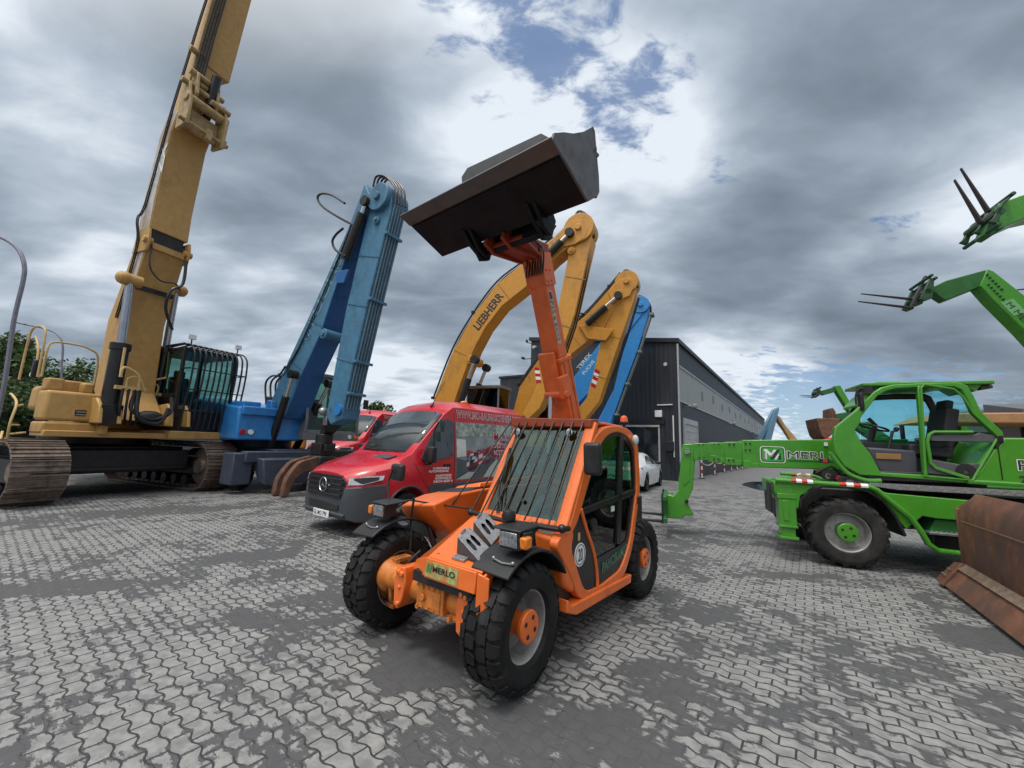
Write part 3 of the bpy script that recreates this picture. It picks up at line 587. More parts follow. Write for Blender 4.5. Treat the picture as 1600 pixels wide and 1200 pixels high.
# black wiper strip / dash
M = MB(); M.box(-.85, -.60, yR+.08, yL-.14, .60, .98); M.cyl((-.72, .30, .95), (-.98, .30, 1.12), .035, n=10); M.build('dashboard', TH, INTER, bevel=.03)
M = MB(); c0 = Vector((-.98, .32, 1.13)); nx = Vector((.55, 0, .83)).normalized(); uu = Vector((0,1,0)); vv_ = nx.cross(uu)
M.tube([c0+uu*.17*math.cos(a)+vv_*.17*math.sin(a) for a in [2*math.pi*k/20 for k in range(20)]], .014, 6, closed=True)
for a in (0, 2.1, 4.2): M.cyl(c0, c0+uu*.17*math.cos(a)+vv_*.17*math.sin(a), .01, n=6)
M.build('steering_wheel', TH, BLACK)
M = MB(); M.obox((-1.55, .35, .80), (.46, .44, .14)); M.obox((-1.78, .35, 1.12), (.14, .42, .58), (0, -.15, 0)); M.box(-1.7, -1.4, .2, .5, .5, .74); M.obox((-1.84, .35, 1.46), (.10, .26, .18), (0, -.1, 0)); M.build('driver_seat', TH, INTER, bevel=.04, seg=3)
# door: black frame, upper and lower glass
B = lambda pts: F.YY(pts, yL-.02)
dz0, dz1 = B([(914,798)])[0], B([(995,765)])[0]
M = MB(); M.ring(rpoly(inner_src, .10, 5), rpoly([(a*.94+b*.06, c*.94+d*.06) for (a, c), (b, d) in zip(inner_src, [(-1.35, 1.05)]*len(inner_src))], .10, 5), yL-.055, yL-.018)
bar = B([(909,795),(996,762),(996,770),(911,804)]); M.py(bar, yL-.06, yL-.012)
post = B([(969,675),(974,676),(969,850),(963,850)]); M.py(post, yL-.06, yL-.012)
dr = M.build('door', TH, BLACKM, bevel=.004)
M = MB(); M.py(rpoly(B([(912,795),(937,702),(950,683),(966,677),(981,683),(992,702),(995,762)]), .06, 4), yL-.04, yL-.034); M.build('upper_glass', dr, GLASS_G)
M = MB(); M.py(rpoly(B([(914,806),(964,786),(964,854),(929,876),(921,845)]), .03, 4), yL-.04, yL-.034); M.build('lower_glass', dr, GLASS_D)
M = MB(); M.py(rpoly(B([(971,783),(995,772),(990,836),(971,850)]), .03, 4), yL-.04, yL-.034); M.build('lower_glass', dr, GLASS_D)
M = MB(); M.py(B([(921,880),(968,853),(992,835),(986,868),(974,892),(946,914),(929,919),(925,905)]), yL-.045, yL-.020); M.build('lower_panel', dr, BLACKM, bevel=.003)
q = F.Y(1000, 781, yL); M = MB(); M.obox((q[0]+.06, yL+.005, q[1]), (.05, .03, .08)); h0 = F.Y(928, 806, yL)
M.build('door_handle', dr, BLACK, bevel=.006)
hh = B([(928,820)])[0]; M = MB(); M.lathe([(.055, 0), (.055, .02), (.045, .024), (.0, .024)], (hh[0], yL-.035, hh[1]), n=24); M.build('door_speaker_cap', dr, BLACK)
# triangular black panel with the speed disc, orange strip behind it
tri_ = B([(903,806),(891,850),(894,885),(905,915),(925,923),(929,890),(920,840)]); M = MB(); M.py(rpoly(tri_, .05, 4), yL-.05, yL-.008); M.build('side_panel', TH, BLACKM, bevel=.004)
st = [B([p])[0] for p in ((905,795),(914,828),(925,862),(930,895),(931,925))]; M = MB(); M.tube([(x, yL-.005, z) for x, z in spline(st, 5)], .016, 8); M.build('door_strip', TH, ORANGE)
dc = B([(904,866)])[0]
xl = (-1, 0, 0); yu = (0, 0, 1)
M = MB(); M.lathe([(.092, 0), (.092, .004), (0, .004)], (dc[0], yL-.008, dc[1]), n=40); d1 = M.build('speed_disc', TH, WHITE)
M = MB(); M.lathe([(.080, .0045), (.080, .006), (.074, .006), (.074, .0045)], (dc[0], yL-.008, dc[1]), n=40); M.build('disc_ring', d1, BLACKM)
text('20', d1, BLACKM, (dc[0], yL-.002, dc[1]-.05), xl, yu, .10, .075, .001, .01, align='CENTER')
gt = pm('green lettering', (.16,.50,.34), .5)
t0 = B([(940,893)])[0]; t1 = B([(979,860)])[0]; dxy = Vector((t1[0]-t0[0], 0, t1[1]-t0[1]))
text('PANORAMIC', dr, gt, (t0[0], yL-.014, t0[1]-.015), dxy, Vector((0,0,1)), .085, dxy.length, .001, .018)
text('PANORAMIC', dr, BLACKM, (t0[0]-.003, yL-.014, t0[1]-.010), dxy, Vector((0,0,1)), .075, dxy.length*.99, .002, -.016)
t2 = B([(968,886)])[0]; text('P25.6', dr, pm('pale lettering', (.5,.55,.53), .5), (t2[0], yL-.014, t2[1]-.02), dxy, (0,0,1), .035, .15, .001, .01)
sq = B([(959,795)])[0]; M = MB(); M.obox((sq[0], yL-.03, sq[1]), (.07, .006, .05)); M.build('sticker', dr, WHITE)
sq = B([(902,838)])[0]; M = MB(); M.obox((sq[0], yL-.004, sq[1]), (.03, .006, .06)); M.build('serial_sticker', TH, MUSTARD)
M = MB(); sq = wp(.66, -.06, .012); M.obox((sq[0]+.01, .70, .955), (.006, .13, .06), (0, -.55, 0)); M.build('data_sticker', TH, pm('pink white sticker', (.70,.62,.60), .5))
# sill under the door
M = MB(); M.py([(-.46, .46), (-.52, .40), (-1.70, .36), (-1.74, .44), (-1.72, .34), (-1.70, .28), (-.60, .31), (-.46, .38)][:3]+[(-1.74,.36),(-1.72,.28),(-.60,.31),(-.44,.37)], .58, .87); M.build('sill', TH, ORANGE, bevel=.01)
M = MB(); M.hull2([(-.36, .60, .93), (-.36, .84, .90), (-.46, .84, .55), (-.46, .60, .50)], [(-.58, .60, 1.0), (-.60, .84, .98), (-.62, .84, .45), (-.60, .60, .46)]); M.build('cowl_side', TH, ORANGE, bevel=.03, seg=3)
# windscreen guard
M = MB()
gb = lambda y, t, o=.075: wp(y, t, o)
for k in range(9):
    y0 = yR-.30+.0 + k*.135 if k == 0 else yR-.02+(k-1)*.118; y1 = yR-.02 + k*.105
    M.tube([gb(y0, -.02), gb(y1, 1.0, .04)], .0085, 6)
M.build('windscreen_guard', TH, BLACKM)
M = MB(); M.tube([gb(yR-.03, -.03), gb(.3, -.055, .085), gb(yL+.0, -.04), gb(yL+.03, -.0, .02)], .021, 10); M.sph(gb(yL+.0, -.03, .07), .035); M.sph(gb(yR-.03, -.03, .07), .03); M.build('guard_bar', TH, BLACKM)
for k, y in enumerate((.02, .62)):
    c = Vector(gb(y, .86, .028)); M = MB(); M.use(BLACK).lathe([(.02, -.05), (.038, -.02), (.040, .012)], c, (1, 0, .15), 18); M.use(LENS).lathe([(.036, .006), (.0, .010)], c, (1, 0, .15), 18); M.build('work_light', TH)
M = MB(); M.tube([wp(.14, .02, .02), wp(.05, .30, .02), wp(.02, .62, .02)], .007, 5); M.tube([wp(.17, .02, .03), wp(.08, .30, .03), wp(.03, .60, .02)], .006, 5); M.obox(wp(.02, .5, .015), (.02, .02, .36), Matrix.Rotation(-.55, 3, 'Y') @ Matrix.Rotation(.12, 3, 'X')); M.build('wiper', TH, BLACKM)
M = MB(); M.lathe([(.018, 0), (.018, .012), (0, .014)], wp(.36, .17, .0), (.86, 0, .5), 14); M.build('wiper_cap', TH, BLACKM)
# mirrors
def rbox(M, c, size, rot=(0,0,0)): return M.obox(c, size, rot)
M = MB(); a, b = F.X(927, 717, -.70); rbox(M, (-.70, .95, b), (.08, .15, .27), (0, .08, .15)); m1 = M.build('mirror', TH, BLACK, bevel=.03, seg=4)
M = MB(); M.tube([(-.72, .88, b-.02), (-.80, .84, b-.0), (-.84, .80, b+.02)], .012, 6); M.build('mirror_arm', m1, BLACKM)
M = MB(); a, b = F.X(622, 738, -.15); rbox(M, (-.15, a, b), (.07, .20, .165), (0, 0, -.1)); m2 = M.build('mirror', TH, BLACK, bevel=.03, seg=4)
a2, b2 = F.X(608, 792, .0); M = MB(); M.tube([(-.10, a-.02, b+.03), (-.08, a-.05, b-.08), (0, a2+.0, 1.02)], .010, 6); M.build('mirror_arm', m2, BLACKM)
a3, b3 = F.X(641, 760, -.1); M = MB(); M.tube([(-.12, -.60, 1.08), (-.12, -.62, .90), (-.05, -.52, .70), (-.03, -.50, .45)], .012, 6); M.build('indicator_pole', TH, BLACKM)
M = MB(); M.tube([(-.45, -.16, 1.0), (-.20, -.50, 1.04), (-.10, -.64, 1.06), (.0, -.72, .98)], .008, 6); M.build('cable', TH, BLACKM)
# fenders, lamps
for s in (1, -1):
    M = MB(); A = []; Bq = []
    for k in range(13):
        t = math.radians(50 + k*8.2); r = .475; A.append((r*math.cos(t)+.0, r*math.sin(t)+.42)); Bq.append(((r+.022)*math.cos(t), (r+.022)*math.sin(t)+.42))
    M.hull2([(x, s*.57, z) for x, z in A+Bq[::-1]], [(x, s*.88, z-.012) for x, z in A+Bq[::-1]])
    M.build('fender', TH, BLACK, bevel=.008)
    M = MB(); M.tube([(-.30, s*.58, .80), (-.34, s*.52, .62), (-.28, s*.47, .45)], .028, 8); M.build('fender_bracket', TH, BLACKM)
    yc = s*.74+.05; zc = .990
    M = MB(); M.obox((.13, yc, zc), (.13, .17, .12), (0, .06, 0)); M.obox((.10, yc-s*.02, zc+.068), (.22, .24, .016), (0, .06, 0)); M.obox((.04, yc, .94), (.12, .10, .04)); hl = M.build('headlamp', TH, BLACK, bevel=.008)
    M = MB(); M.obox((.198, yc-s*.005, zc), (.012, .145, .095), (0, .06, 0)); M.build('lamp_glass', hl, LENS, bevel=.004)
    M = MB(); M.obox((.17, yc+s*.118, zc-.005), (.075, .055, .075), (0, .06, 0)); M.build('indicator', TH, AMBER, bevel=.012)
    M = MB(); M.obox((.13, yc+s*.10, zc-.0), (.10, .03, .11)); M.build('indicator_housing', TH, BLACK, bevel=.008)
    M = MB(); M.tube([(.24, yc-.09, .862), (.25, yc-.01, .852), (.24, yc+.07, .857)], .006, 6); M.sph((.24, yc-.09, .867), .012).sph((.24, yc+.07, .862), .012); M.build('fender_bolt_rail', TH, STEEL)
M = MB(); M.lathe([(.05, 0), (.052, .03), (.04, .06), (0, .075)], (.04, .66, 1.08), (0, 0, 1), 20); M.cyl((.04, .66, 1.02), (.04, .66, 1.09), .03, n=10); M.build('horn', TH, BLACKM)
# chock bracket
M = MB(); M.obox((.27, .42, .815), (.05, .12, .02), (0, .25, 0)); M.cyl((.27, .38, .82), (.27, .38, .835), .008, n=6).cyl((.27, .46, .82), (.27, .46, .835), .008, n=6); M.build('chock_bracket', TH, STEEL, bevel=.003)
# beacon on the cab roof
bx, bz = F.Y(975, 662, .52); M = MB(); M.lathe([(.055, 0), (.055, .02), (.04, .025), (.0, .03)], (bx, .52, bz), (0,0,1), 20); M.cyl((bx, .52, bz-.14), (bx, .52, bz), .02, n=8); be = M.build('beacon', TH, BLACK)
M = MB(); M.lathe([(.046, .018), (.047, .05), (.038, .085), (.018, .10), (0, .102)], (bx, .52, bz), (0,0,1), 20); M.build('beacon_dome', be, glass_mat('orange beacon plastic', (.9,.22,.05), 1, 1.6) if False else pm('beacon orange', (.85,.12,.02), .2, coat=.6))
M = MB(); M.sph((-1.85, .88, 1.70), .07, (.6, .5, .8)); M.build('roof_lamp', TH, pm('pale lamp housing', (.6,.66,.64), .3))
# nose sticker with logo and lettering
M = MB(); M.plate([(.3565, .175, .772), (.3565, .50, .772), (.3655, .50, .672), (.3655, .175, .672)], -.003); sk = M.build('nose_sticker', TH, pm('worn green sticker', (.30,.38,.14), .5, var=.4, scale=30, dirt=.9, dirtcol=(.50,.16,.04), dscale=12, dth=(.42,.58)))
text('MERLO', TH, BLACKM, (.367, .255, .712), (0, 1, 0), (-.07, 0, 1), .04, .22, .002, .02)
M = MB()
for pts in (((.185,.70),(.205,.76),(.215,.76),(.200,.70)), ((.200,.73),(.215,.76),(.235,.70),(.222,.70)), ((.222,.70),(.238,.76),(.248,.76),(.236,.70))): M.px([(y, z) for y, z in pts], .360, .3685)
M.build('logo', TH, pm('logo green', (.06,.26,.08), .5))
for k in range(4): M = MB(); M.obox((.333, .715-.004*k, .50-.028*k), (.012, .035, .009)); M.build('vent_slot', TH, GREASE)
# ---- boom
yb1 = -.12
fe = F.YY([(889,632),(857,495),(845,401)], yb1); be_ = F.YY([(900,632),(871,495),(862,401)], yb1)
def lerp2(a, b, t): return (a[0]+(b[0]-a[0])*t, a[1]+(b[1]-a[1])*t)
fl, fu = Vector(fe[0]), Vector(fe[1]); du = (Vector(fe[2])-fl).normalized()
nn = Vector((-du.y, du.x))               # towards the back of the boom
if nn.x > 0: nn = -nn
def bp_(s_, o): p = fl + du*s_ + nn*o; return (p.x, p.y)
Ltop = (Vector(fe[2])-fl).length; Lsl = (Vector(F.Y(858,530,yb1))-fl).length
def bsec(M, s0, s1, o0, o1, y0, y1): M.hull2([(x, y0, z) for x, z in (bp_(s0,o0), bp_(s0,o1), bp_(s1,o1), bp_(s1,o0))], [(x, y1, z) for x, z in (bp_(s0,o0), bp_(s0,o1), bp_(s1,o1), bp_(s1,o0))]); return M
M = MB(); bsec(M, -1.45, Lsl-.32, -.0, .27, yb1-.30, yb1); bsec(M, Lsl-.36, Lsl-.30, -.02, .29, yb1-.31, yb1+.01); bo = M.build('boom', TH, ORANGE_D, bevel=.012)
M = MB(); bsec(M, -1.2, Lsl-.30, .06, .10, yb1, yb1+.012); bsec(M, -1.2, Lsl-.3, .20, .225, yb1, yb1+.01); M.build('boom_rib', bo, ORANGE_D, bevel=.004)
M = MB(); bsec(M, Lsl-.3, Ltop+.02, .015, .24, yb1-.265, yb1-.02); bi = M.build('boom_extension', TH, ORANGE_D, bevel=.012)
M = MB(); bsec(M, Ltop-.35, Ltop+.05, .0, .26, yb1-.285, yb1-.0)
for s_ in (Ltop-.30, Ltop-.16): 
    for o in (.07, .16): x, z = bp_(s_, o); M.cyl((x, yb1-.01, z), (x, yb1+.012, z), .018, n=6)
for s_ in (Ltop-.32, Ltop-.2, Ltop-.08):
    for y in (yb1-.25, yb1-.06): p = bp_(s_, -.012); M.cyl((p[0], y, p[1]), (p[0]+.02, y, p[1]), .014, n=6)
M.build('boom_collar', bi, ORANGE_D, bevel=.01)
s0 = Lsl-.42; M = MB(); bsec(M, s0-.34, s0+.22, -.07, .0, yb1-.29, yb1-.05); bsec(M, s0-.40, s0-.10, -.10, .1, yb1-.06, yb1+.02); p = bp_(s0-.34, -.05); M.cyl((p[0], yb1-.3, p[1]), (p[0], yb1+.03, p[1]), .05, n=16); M.build('cylinder_bracket', bo, ORANGE_D, bevel=.02)
p0 = bp_(s0-.36, -.09); M = MB(); M.cyl((p0[0], yb1-.20, p0[1]), (-2.02, yb1-.20, 1.25), .028, n=14); rod = M.build('lift_rod', TH, CHROME)
M = MB(); M.cyl((-2.03, yb1-.20, 1.5), (-1.98, yb1-.2, .75), .055, n=16); M.build('lift_cylinder', TH, GREASE)
p1 = bp_(-1.35, .12); M = MB(); M.cyl((p1[0], -.55, p1[1]), (p1[0], .02, p1[1]), .06, n=16); M.py([(p1[0]-.15, p1[1]+.08), (p1[0]+.15, p1[1]+.05), (-2.5, .6), (-3.0, .6)], -.50, -.45).py([(p1[0]-.15, p1[1]+.08), (p1[0]+.15, p1[1]+.05), (-2.5, .6), (-3.0, .6)], -.08, -.03); M.build('boom_pivot', TH, ORANGE, bevel=.01)
# boom lettering strip, reading along the boom
M = MB(); bsec(M, Lsl-.12, Ltop-.42, .045, .125, yb1-.02, yb1-.015); ls = M.build('lettering_strip', bi, pm('pale strip', (.50,.42,.34), .5, dirt=.6))
a_, b_ = bp_(Ltop-.55, .052), bp_(Lsl-.10, .052); dd = Vector((b_[0]-a_[0], 0, b_[1]-a_[1]))
text('P25.6 ECO', ls, BLACKM, (a_[0], yb1-.014, a_[1]), dd, Vector((nn.x, 0, nn.y)), .06, dd.length*.95, .001, .0)
M = MB(); c = bp_(Ltop-.48, .085); M.obox((c[0], yb1-.012, c[1]), (.05, .004, .09), (0, .5, 0)); M.build('boom_logo', ls, BLACKM)
# head and quick coupler
hd = Vector((bp_(Ltop, .1)[0], 0, bp_(Ltop, .1)[1]))
M = MB(); A1 = [bp_(Ltop-.02, -.0), bp_(Ltop-.02, .26), bp_(Ltop+.16, .30), (-.78, 4.02), (-.72, 3.84), (-.90, 3.78)]
for y in (yb1-.30, yb1-.05): M.py(A1, y-.02, y+.02)
M.hull2([(bp_(Ltop, 0)[0], yb1-.30, bp_(Ltop, 0)[1]), (bp_(Ltop, 0)[0], yb1, bp_(Ltop, 0)[1]), (bp_(Ltop, .06)[0], yb1, bp_(Ltop, .06)[1]), (bp_(Ltop, .06)[0], yb1-.30, bp_(Ltop, .06)[1])], [(-.84, yb1-.44, 3.84), (-.84, yb1+.14, 3.84), (-.86, yb1+.14, 3.90), (-.86, yb1-.44, 3.90)])
M.build('boom_head', TH, pm('dark red casting', (.26,.035,.012), .5, dirt=.6, dirtcol=(.05,.02,.015)), bevel=.01)
M = MB()
for k in range(9):
    y = yb1-.22+.028*k; q = bp_(Ltop+.03, .02+.02*(k%3)); M.tube(spline([(q[0], y, q[1]-.25), (q[0]+.02, y+.02, q[1]), (q[0]+.06+.02*(k%2), y-.02, q[1]+.10), (-.95, y+.04*math.sin(k), 4.05-.03*(k%2))], 4), .011, 6)
M.cyl((-1.15, yb1-.1, 4.15), (-1.0, yb1-.1, 4.0), .04, n=10)
M.build('coupler_hoses', TH, HOSE)
bkt = O('bucket', TH)
D_, C_ = (-.12, 4.13), (-.76, 3.91); G1, G2, G3, G4 = (-.98, 4.13), (-.96, 4.35), (-.86, 4.76), (-.46, 4.43)
yl, yr = .84, -1.14
M = MB(); th = .02
M.hull2([(D_[0], yl, D_[1]), (D_[0], yr, D_[1]), (C_[0], yr, C_[1]), (C_[0], yl, C_[1])], [(D_[0]-.01, yl, D_[1]+.02), (D_[0]-.01, yr, D_[1]+.02), (C_[0], yr, C_[1]+.02), (C_[0], yl, C_[1]+.02)]); 
M.obox(((D_[0]+C_[0])/2+.16, -.15, (D_[1]+C_[1])/2+.052), (.02, 1.95, .012)); M.build('bucket_floor', bkt, BUCKET, bevel=.003)
M = MB(); bk = [(C_[0], C_[1]), G1, G2, (-.93, 4.55), (-.85, 4.72)]
for a, b in zip(bk, bk[1:]): M.hull2([(a[0], yl, a[1]), (b[0], yl, b[1]), (b[0]+.02, yl, b[1]), (a[0]+.02, yl, a[1]+.01)], [(a[0], yr, a[1]), (b[0], yr, b[1]), (b[0]+.02, yr, b[1]), (a[0]+.02, yr, a[1]+.01)])
M.build('bucket_back', bkt, BUCKET)
prof = [D_, (-.14, 4.20), (-.30, 4.32), (-.46, 4.42), (-.66, 4.58), (-.84, 4.76), (-.88, 4.74), (-.93, 4.50), (-.975, 4.30), (-.985, 4.14), (-.93, 4.05), C_]
for y0, m_ in ((yl, BUCKET_S), (yr-.022, BUCKET)):
    M = MB(); M.py(prof, y0, y0+.022); M.tube([(x, y0+.012, z) for x, z in prof[5:11]], .016, 6); M.build('bucket_side', bkt, m_, bevel=.003)
cut = [(D_[0]+.03, D_[1]+.01), (D_[0]-.10, D_[1]-.034+.018)]; M = MB(); M.obox((D_[0]-.05, (yl+yr)/2, D_[1]-.025), (.16, yl-yr+.04, .018), (0, -.33, 0)); M.build('cutting_edge', bkt, pm('worn cutting edge', (.11,.105,.10), .4, .6, dirt=.6), bevel=.004)
# raised spill guard on the back wall
gy = [F.X(px, py, -.87) for px, py in ((727,290),(722,277),(731,263),(846,209),(861,217),(865,235))]
M = MB(); M.px([(gy[0][0], 4.5), gy[1], gy[2], gy[3], gy[4], (gy[5][0], 4.5)], -.88, -.86); M.build('spill_guard', bkt, pm('dusty guard steel', (.05,.052,.058), .5, .3, var=.2, dirt=.4), bevel=.003)
for y in (.26, -.62):
    M = MB(); M.py([(-.52, 3.985), (-.80, 3.90), (-1.02, 4.12), (-1.08, 4.05), (-1.00, 3.80), (-.86, 3.74), (-.80, 3.80), (-.66, 3.86)], y, y+.05); M.py([(-.55, 3.975), (-.80, 3.89), (-.97, 3.92), (-.86, 3.76), (-.72, 3.80)], y+.09, y+.13); M.build('bucket_hook', bkt, BUCKET, bevel=.006)
M = MB(); M.cyl((-.90, -.58, 3.84), (-.90, .34, 3.84), .035, n=12); M.box(-.98, -.88, -.52, .28, 3.84, 4.2); M.build('carriage', TH, BUCKET, bevel=.006)
text('M', bkt, GREASE, (-.86, yl+.0225, 4.52), (-.25, 0, -.2), (-.2, 0, .25), .10, .09, .001, .03)
# ---- two steel wheel chocks strapped to the nose
def on_nose(px, py, h):
    """point h above the sloping nose plate seen at a pixel, in the machine's own axes"""
    a = Vector((.33, 0, .79+h)); b = Vector((-.46, 0, .985+h)); nrm = (b-a).cross(Vector((0,1,0))).normalized(); n_w = F.f*nrm.x + F.l*nrm.y + Vector((0,0,nrm.z)); P0 = F.o + F.f*a.x + Vector((0,0,a.z))
    d = pray(px, py); return F.loc3(CAMP + d*((P0-CAMP).dot(n_w)/d.dot(n_w)))
def chock(q, lab):
    TL, TR, BR, BL_ = [on_nose(*v_) for v_ in q]; c = (TL+TR+BR+BL_)/4
    TR = TL + (BR-BL_)                                   # square the ramp face up
    base = Vector((c.x, c.y, c.z-.06)); w0 = F.o + F.f*base.x + F.l*base.y + Vector((0,0,base.z))
    t = tag(O('wheel_chock', None, tuple(w0), F.rz), lab, 'wheel chock', 'perforated steel wheel chocks on the nose')
    TL, TR, BR, BL_ = [v_-base for v_ in (TL, TR, BR, BL_)]; nrm = (TR-TL).cross(BL_-TL).normalized(); nrm = nrm if nrm.z > 0 else -nrm
    S = lambda u, v_, o: TL + (TR-TL)*u + (BL_-TL)*v_ + nrm*o
    M = MB()
    def slab(u0, u1, v0, v1, th=.006): M.hull2([S(u0,v0,0), S(u1,v0,0), S(u1,v1,0), S(u0,v1,0)], [S(u0,v0,th), S(u1,v0,th), S(u1,v1,th), S(u0,v1,th)])
    slab(0, 1, 0, .26); slab(0, 1, .74, 1); slab(0, .20, .26, .74); slab(.44, .56, .26, .74); slab(.80, 1, .26, .74)
    for v_ in (.26, .74):                                  # rounded slot ends
        for u0 in (.20, .56): M.hull2([S(u0, v_, .0005), S(u0+.07, v_, .0005), S(u0, v_+(.08 if v_ < .5 else -.08), .0005)], [S(u0, v_, .0055), S(u0+.07, v_, .0055), S(u0, v_+(.08 if v_ < .5 else -.08), .0055)]); M.hull2([S(u0+.24, v_, .0005), S(u0+.17, v_, .0005), S(u0+.24, v_+(.08 if v_ < .5 else -.08), .0005)], [S(u0+.24, v_, .0055), S(u0+.17, v_, .0055), S(u0+.24, v_+(.08 if v_ < .5 else -.08), .0055)])
    for k in range(7):
        for u in (.06, .94): p_ = S(u, (k+.5)/7, .006); M.cyl(p_, p_+nrm*.004, .0045, n=6)
    M.build('ramp_face', t, STEEL, bevel=.0015)
    M = MB(); M.hull2([S(.03,.03,-.035), S(.97,.03,-.035), S(.97,.97,-.004), S(.03,.97,-.004)], [S(.03,.03,-.040), S(.97,.03,-.040), S(.97,.97,-.009), S(.03,.97,-.009)]); M.build('slot_shade', t, BLACKM)  # dark sheet added for the shade inside the hollow chock
    dn = nrm*-.0
    TL2 = BL_ + (TL-BL_) - nrm*.0; foot = TL - Vector((0, 0, (TL-BL_).z)) ; foot = TL + (Vector((0,0,-1))*max(.07, (TL-BL_).length*.45)); ft2 = foot + (TR-TL)
    M = MB()
    for a_, b_, c_ in ((TL, BL_, foot), (TR, BR, ft2)): e_ = (TR-TL).normalized()*(.004 if a_ is TL else -.004); M.hull2([a_-nrm*.001, b_-nrm*.001, c_], [a_+e_-nrm*.001, b_+e_-nrm*.001, c_+e_])
    M.hull2([TL, TR, ft2, foot], [v_+(BL_-TL).normalized()*.004 for v_ in (TL, TR, ft2, foot)]); M.hull2([foot, ft2, BR-nrm*.006, BL_-nrm*.006], [v_-Vector((0,0,.004)) for v_ in (foot, ft2, BR-nrm*.006, BL_-nrm*.006)])
    M.build('chock_body', t, pm('grey chock steel', (.09,.095,.10), .45, .5, dirt=.5))
    M = MB(); M.tube([TL+(TR-TL)*.25, TL+(TR-TL)*.3+nrm*.02, TL+(TR-TL)*.6+nrm*.02, TL+(TR-TL)*.65], .006, 6); M.build('chock_grip', t, STEEL)
chock([(715,840,.11),(737,818,.11),(765,857,.03),(748,877,.03)], 'front perforated steel wheel chock, the one nearer the brand sticker on the orange nose')
chock([(740,816,.11),(760,797,.11),(785,831,.03),(768,852,.03)], 'rear perforated steel wheel chock, the one nearer the barred windscreen')

for (x, y, z, m_, sx, sy) in ((-.20, .20, .935, pm('yellow sticker', (.65,.45,.05), .5), .04, .05), (-.33, .40, .968, WHITE, .03, .06)):
    M = MB(); M.obox((x, y, z), (sx, sy, .003), (0, .245, 0)); M.build('warning_sticker', TH, m_)
for y in (.20, .62):
    for x in (.27, .05, -.2): M = MB(); M.cyl((x, min(y, .60-.3*(.27-x)*(y > .3)), .79+(.33-x)*.247), (x, min(y, .60-.3*(.27-x)*(y > .3)), .796+(.33-x)*.247), .010, n=6); M.build('bolt', TH, STEEL)
# ---------------------------------------------------------------- red delivery van
def copy_tree(o, parent=None):
    kids = [c for c in bpy.data.objects if c.parent == o]
    c = o.copy(); COL.objects.link(c); c.parent = parent
    for ch in kids: copy_tree(ch, c)
    return c
def carve(o, cutters):
    """subtract temporary solids, keeping the result as plain mesh"""
    tmp = []
    for mb in cutters:
        t_ = mb.build('cutter', None, None); tmp.append(t_)
        m_ = o.modifiers.new('cut', 'BOOLEAN'); m_.operation = 'DIFFERENCE'; m_.object = t_; m_.solver = 'EXACT'
    t0_ = [t_ for t_ in tmp]
    for t_ in tmp:
        t_.parent = o.parent
    bpy.context.view_layer.update(); dg = bpy.context.evaluated_depsgraph_get()
    me = bpy.data.meshes.new_from_object(o.evaluated_get(dg)); o.modifiers.clear(); o.data = me
    for t_ in t0_: bpy.data.objects.remove(t_)
    for p in me.polygons: p.use_smooth = True
    me.set_sharp_from_angle(angle=math.radians(32)); return o
def loft(M, secs, close=True):
    """secs: list of (x, [(y,z)...]) half sections from centre bottom to centre top, mirrored"""
    rings = []
    for x, hp in secs:
        full = [(x, y, z) for y, z in hp] + [(x, -y, z) for y, z in hp[::-1] if abs(y) > 1e-6]
        rings.append(M.verts(full))
    for A, B_ in zip(rings, rings[1:]):
        n = len(A)
        for i in range(n): M.face([A[i], A[(i+1)%n], B_[(i+1)%n], B_[i]])
    M.face(rings[0][::-1]); M.face(rings[-1]); return M
VF = Frame(-3.163, 7.13, 232)
VAN = tag(O('delivery_van', None, VF.loc, VF.rz), 'red high roof van with a yard picture on its side, parked behind the orange telehandler', 'van', 'red lettered vans')
SEC = [(.02, [(0,.30),(.62,.30),(.68,.55),(.67,.80),(.62,.93),(.52,.99),(.3,1.02),(0,1.03)]),
 (-.10, [(0,.26),(.80,.26),(.84,.55),(.83,.82),(.77,.99),(.63,1.06),(.35,1.09),(0,1.10)]),
 (-.35, [(0,.24),(.92,.24),(.95,.55),(.94,.85),(.90,1.06),(.78,1.14),(.4,1.17),(0,1.18)]),
 (-.80, [(0,.24),(.97,.24),(1.0,.55),(.99,.9),(.97,1.15),(.88,1.26),(.5,1.30),(0,1.31)]),
 (-1.06, [(0,.24),(.98,.24),(1.0,.55),(.995,.9),(.975,1.2),(.90,1.36),(.55,1.38),(0,1.385)]),
 (-1.45, [(0,.24),(.98,.24),(1.0,.55),(.995,.9),(.975,1.28),(.87,1.75),(.5,1.80),(0,1.82)]),
 (-1.86, [(0,.24),(.98,.24),(1.0,.55),(.995,.9),(.97,1.35),(.84,2.16),(.5,2.23),(0,2.25)]),
 (-2.05, [(0,.24),(.98,.24),(1.0,.55),(.995,.9),(.97,1.4),(.88,2.31),(.6,2.38),(0,2.39)]),
 (-2.35, [(0,.24),(.98,.24),(1.0,.55),(.995,.9),(.97,1.4),(.88,2.32),(.65,2.46),(0,2.49)]),
 (-2.9, [(0,.24),(.98,.24),(1.0,.55),(.995,.9),(.97,1.4),(.88,2.32),(.66,2.47),(0,2.51)]),
 (-4.42, [(0,.24),(.98,.24),(1.0,.55),(.995,.9),(.97,1.4),(.88,2.32),(.66,2.47),(0,2.51)]),
 (-4.55, [(0,.28),(.92,.28),(.94,.55),(.94,.9),(.92,1.4),(.83,2.28),(.62,2.42),(0,2.45)])]
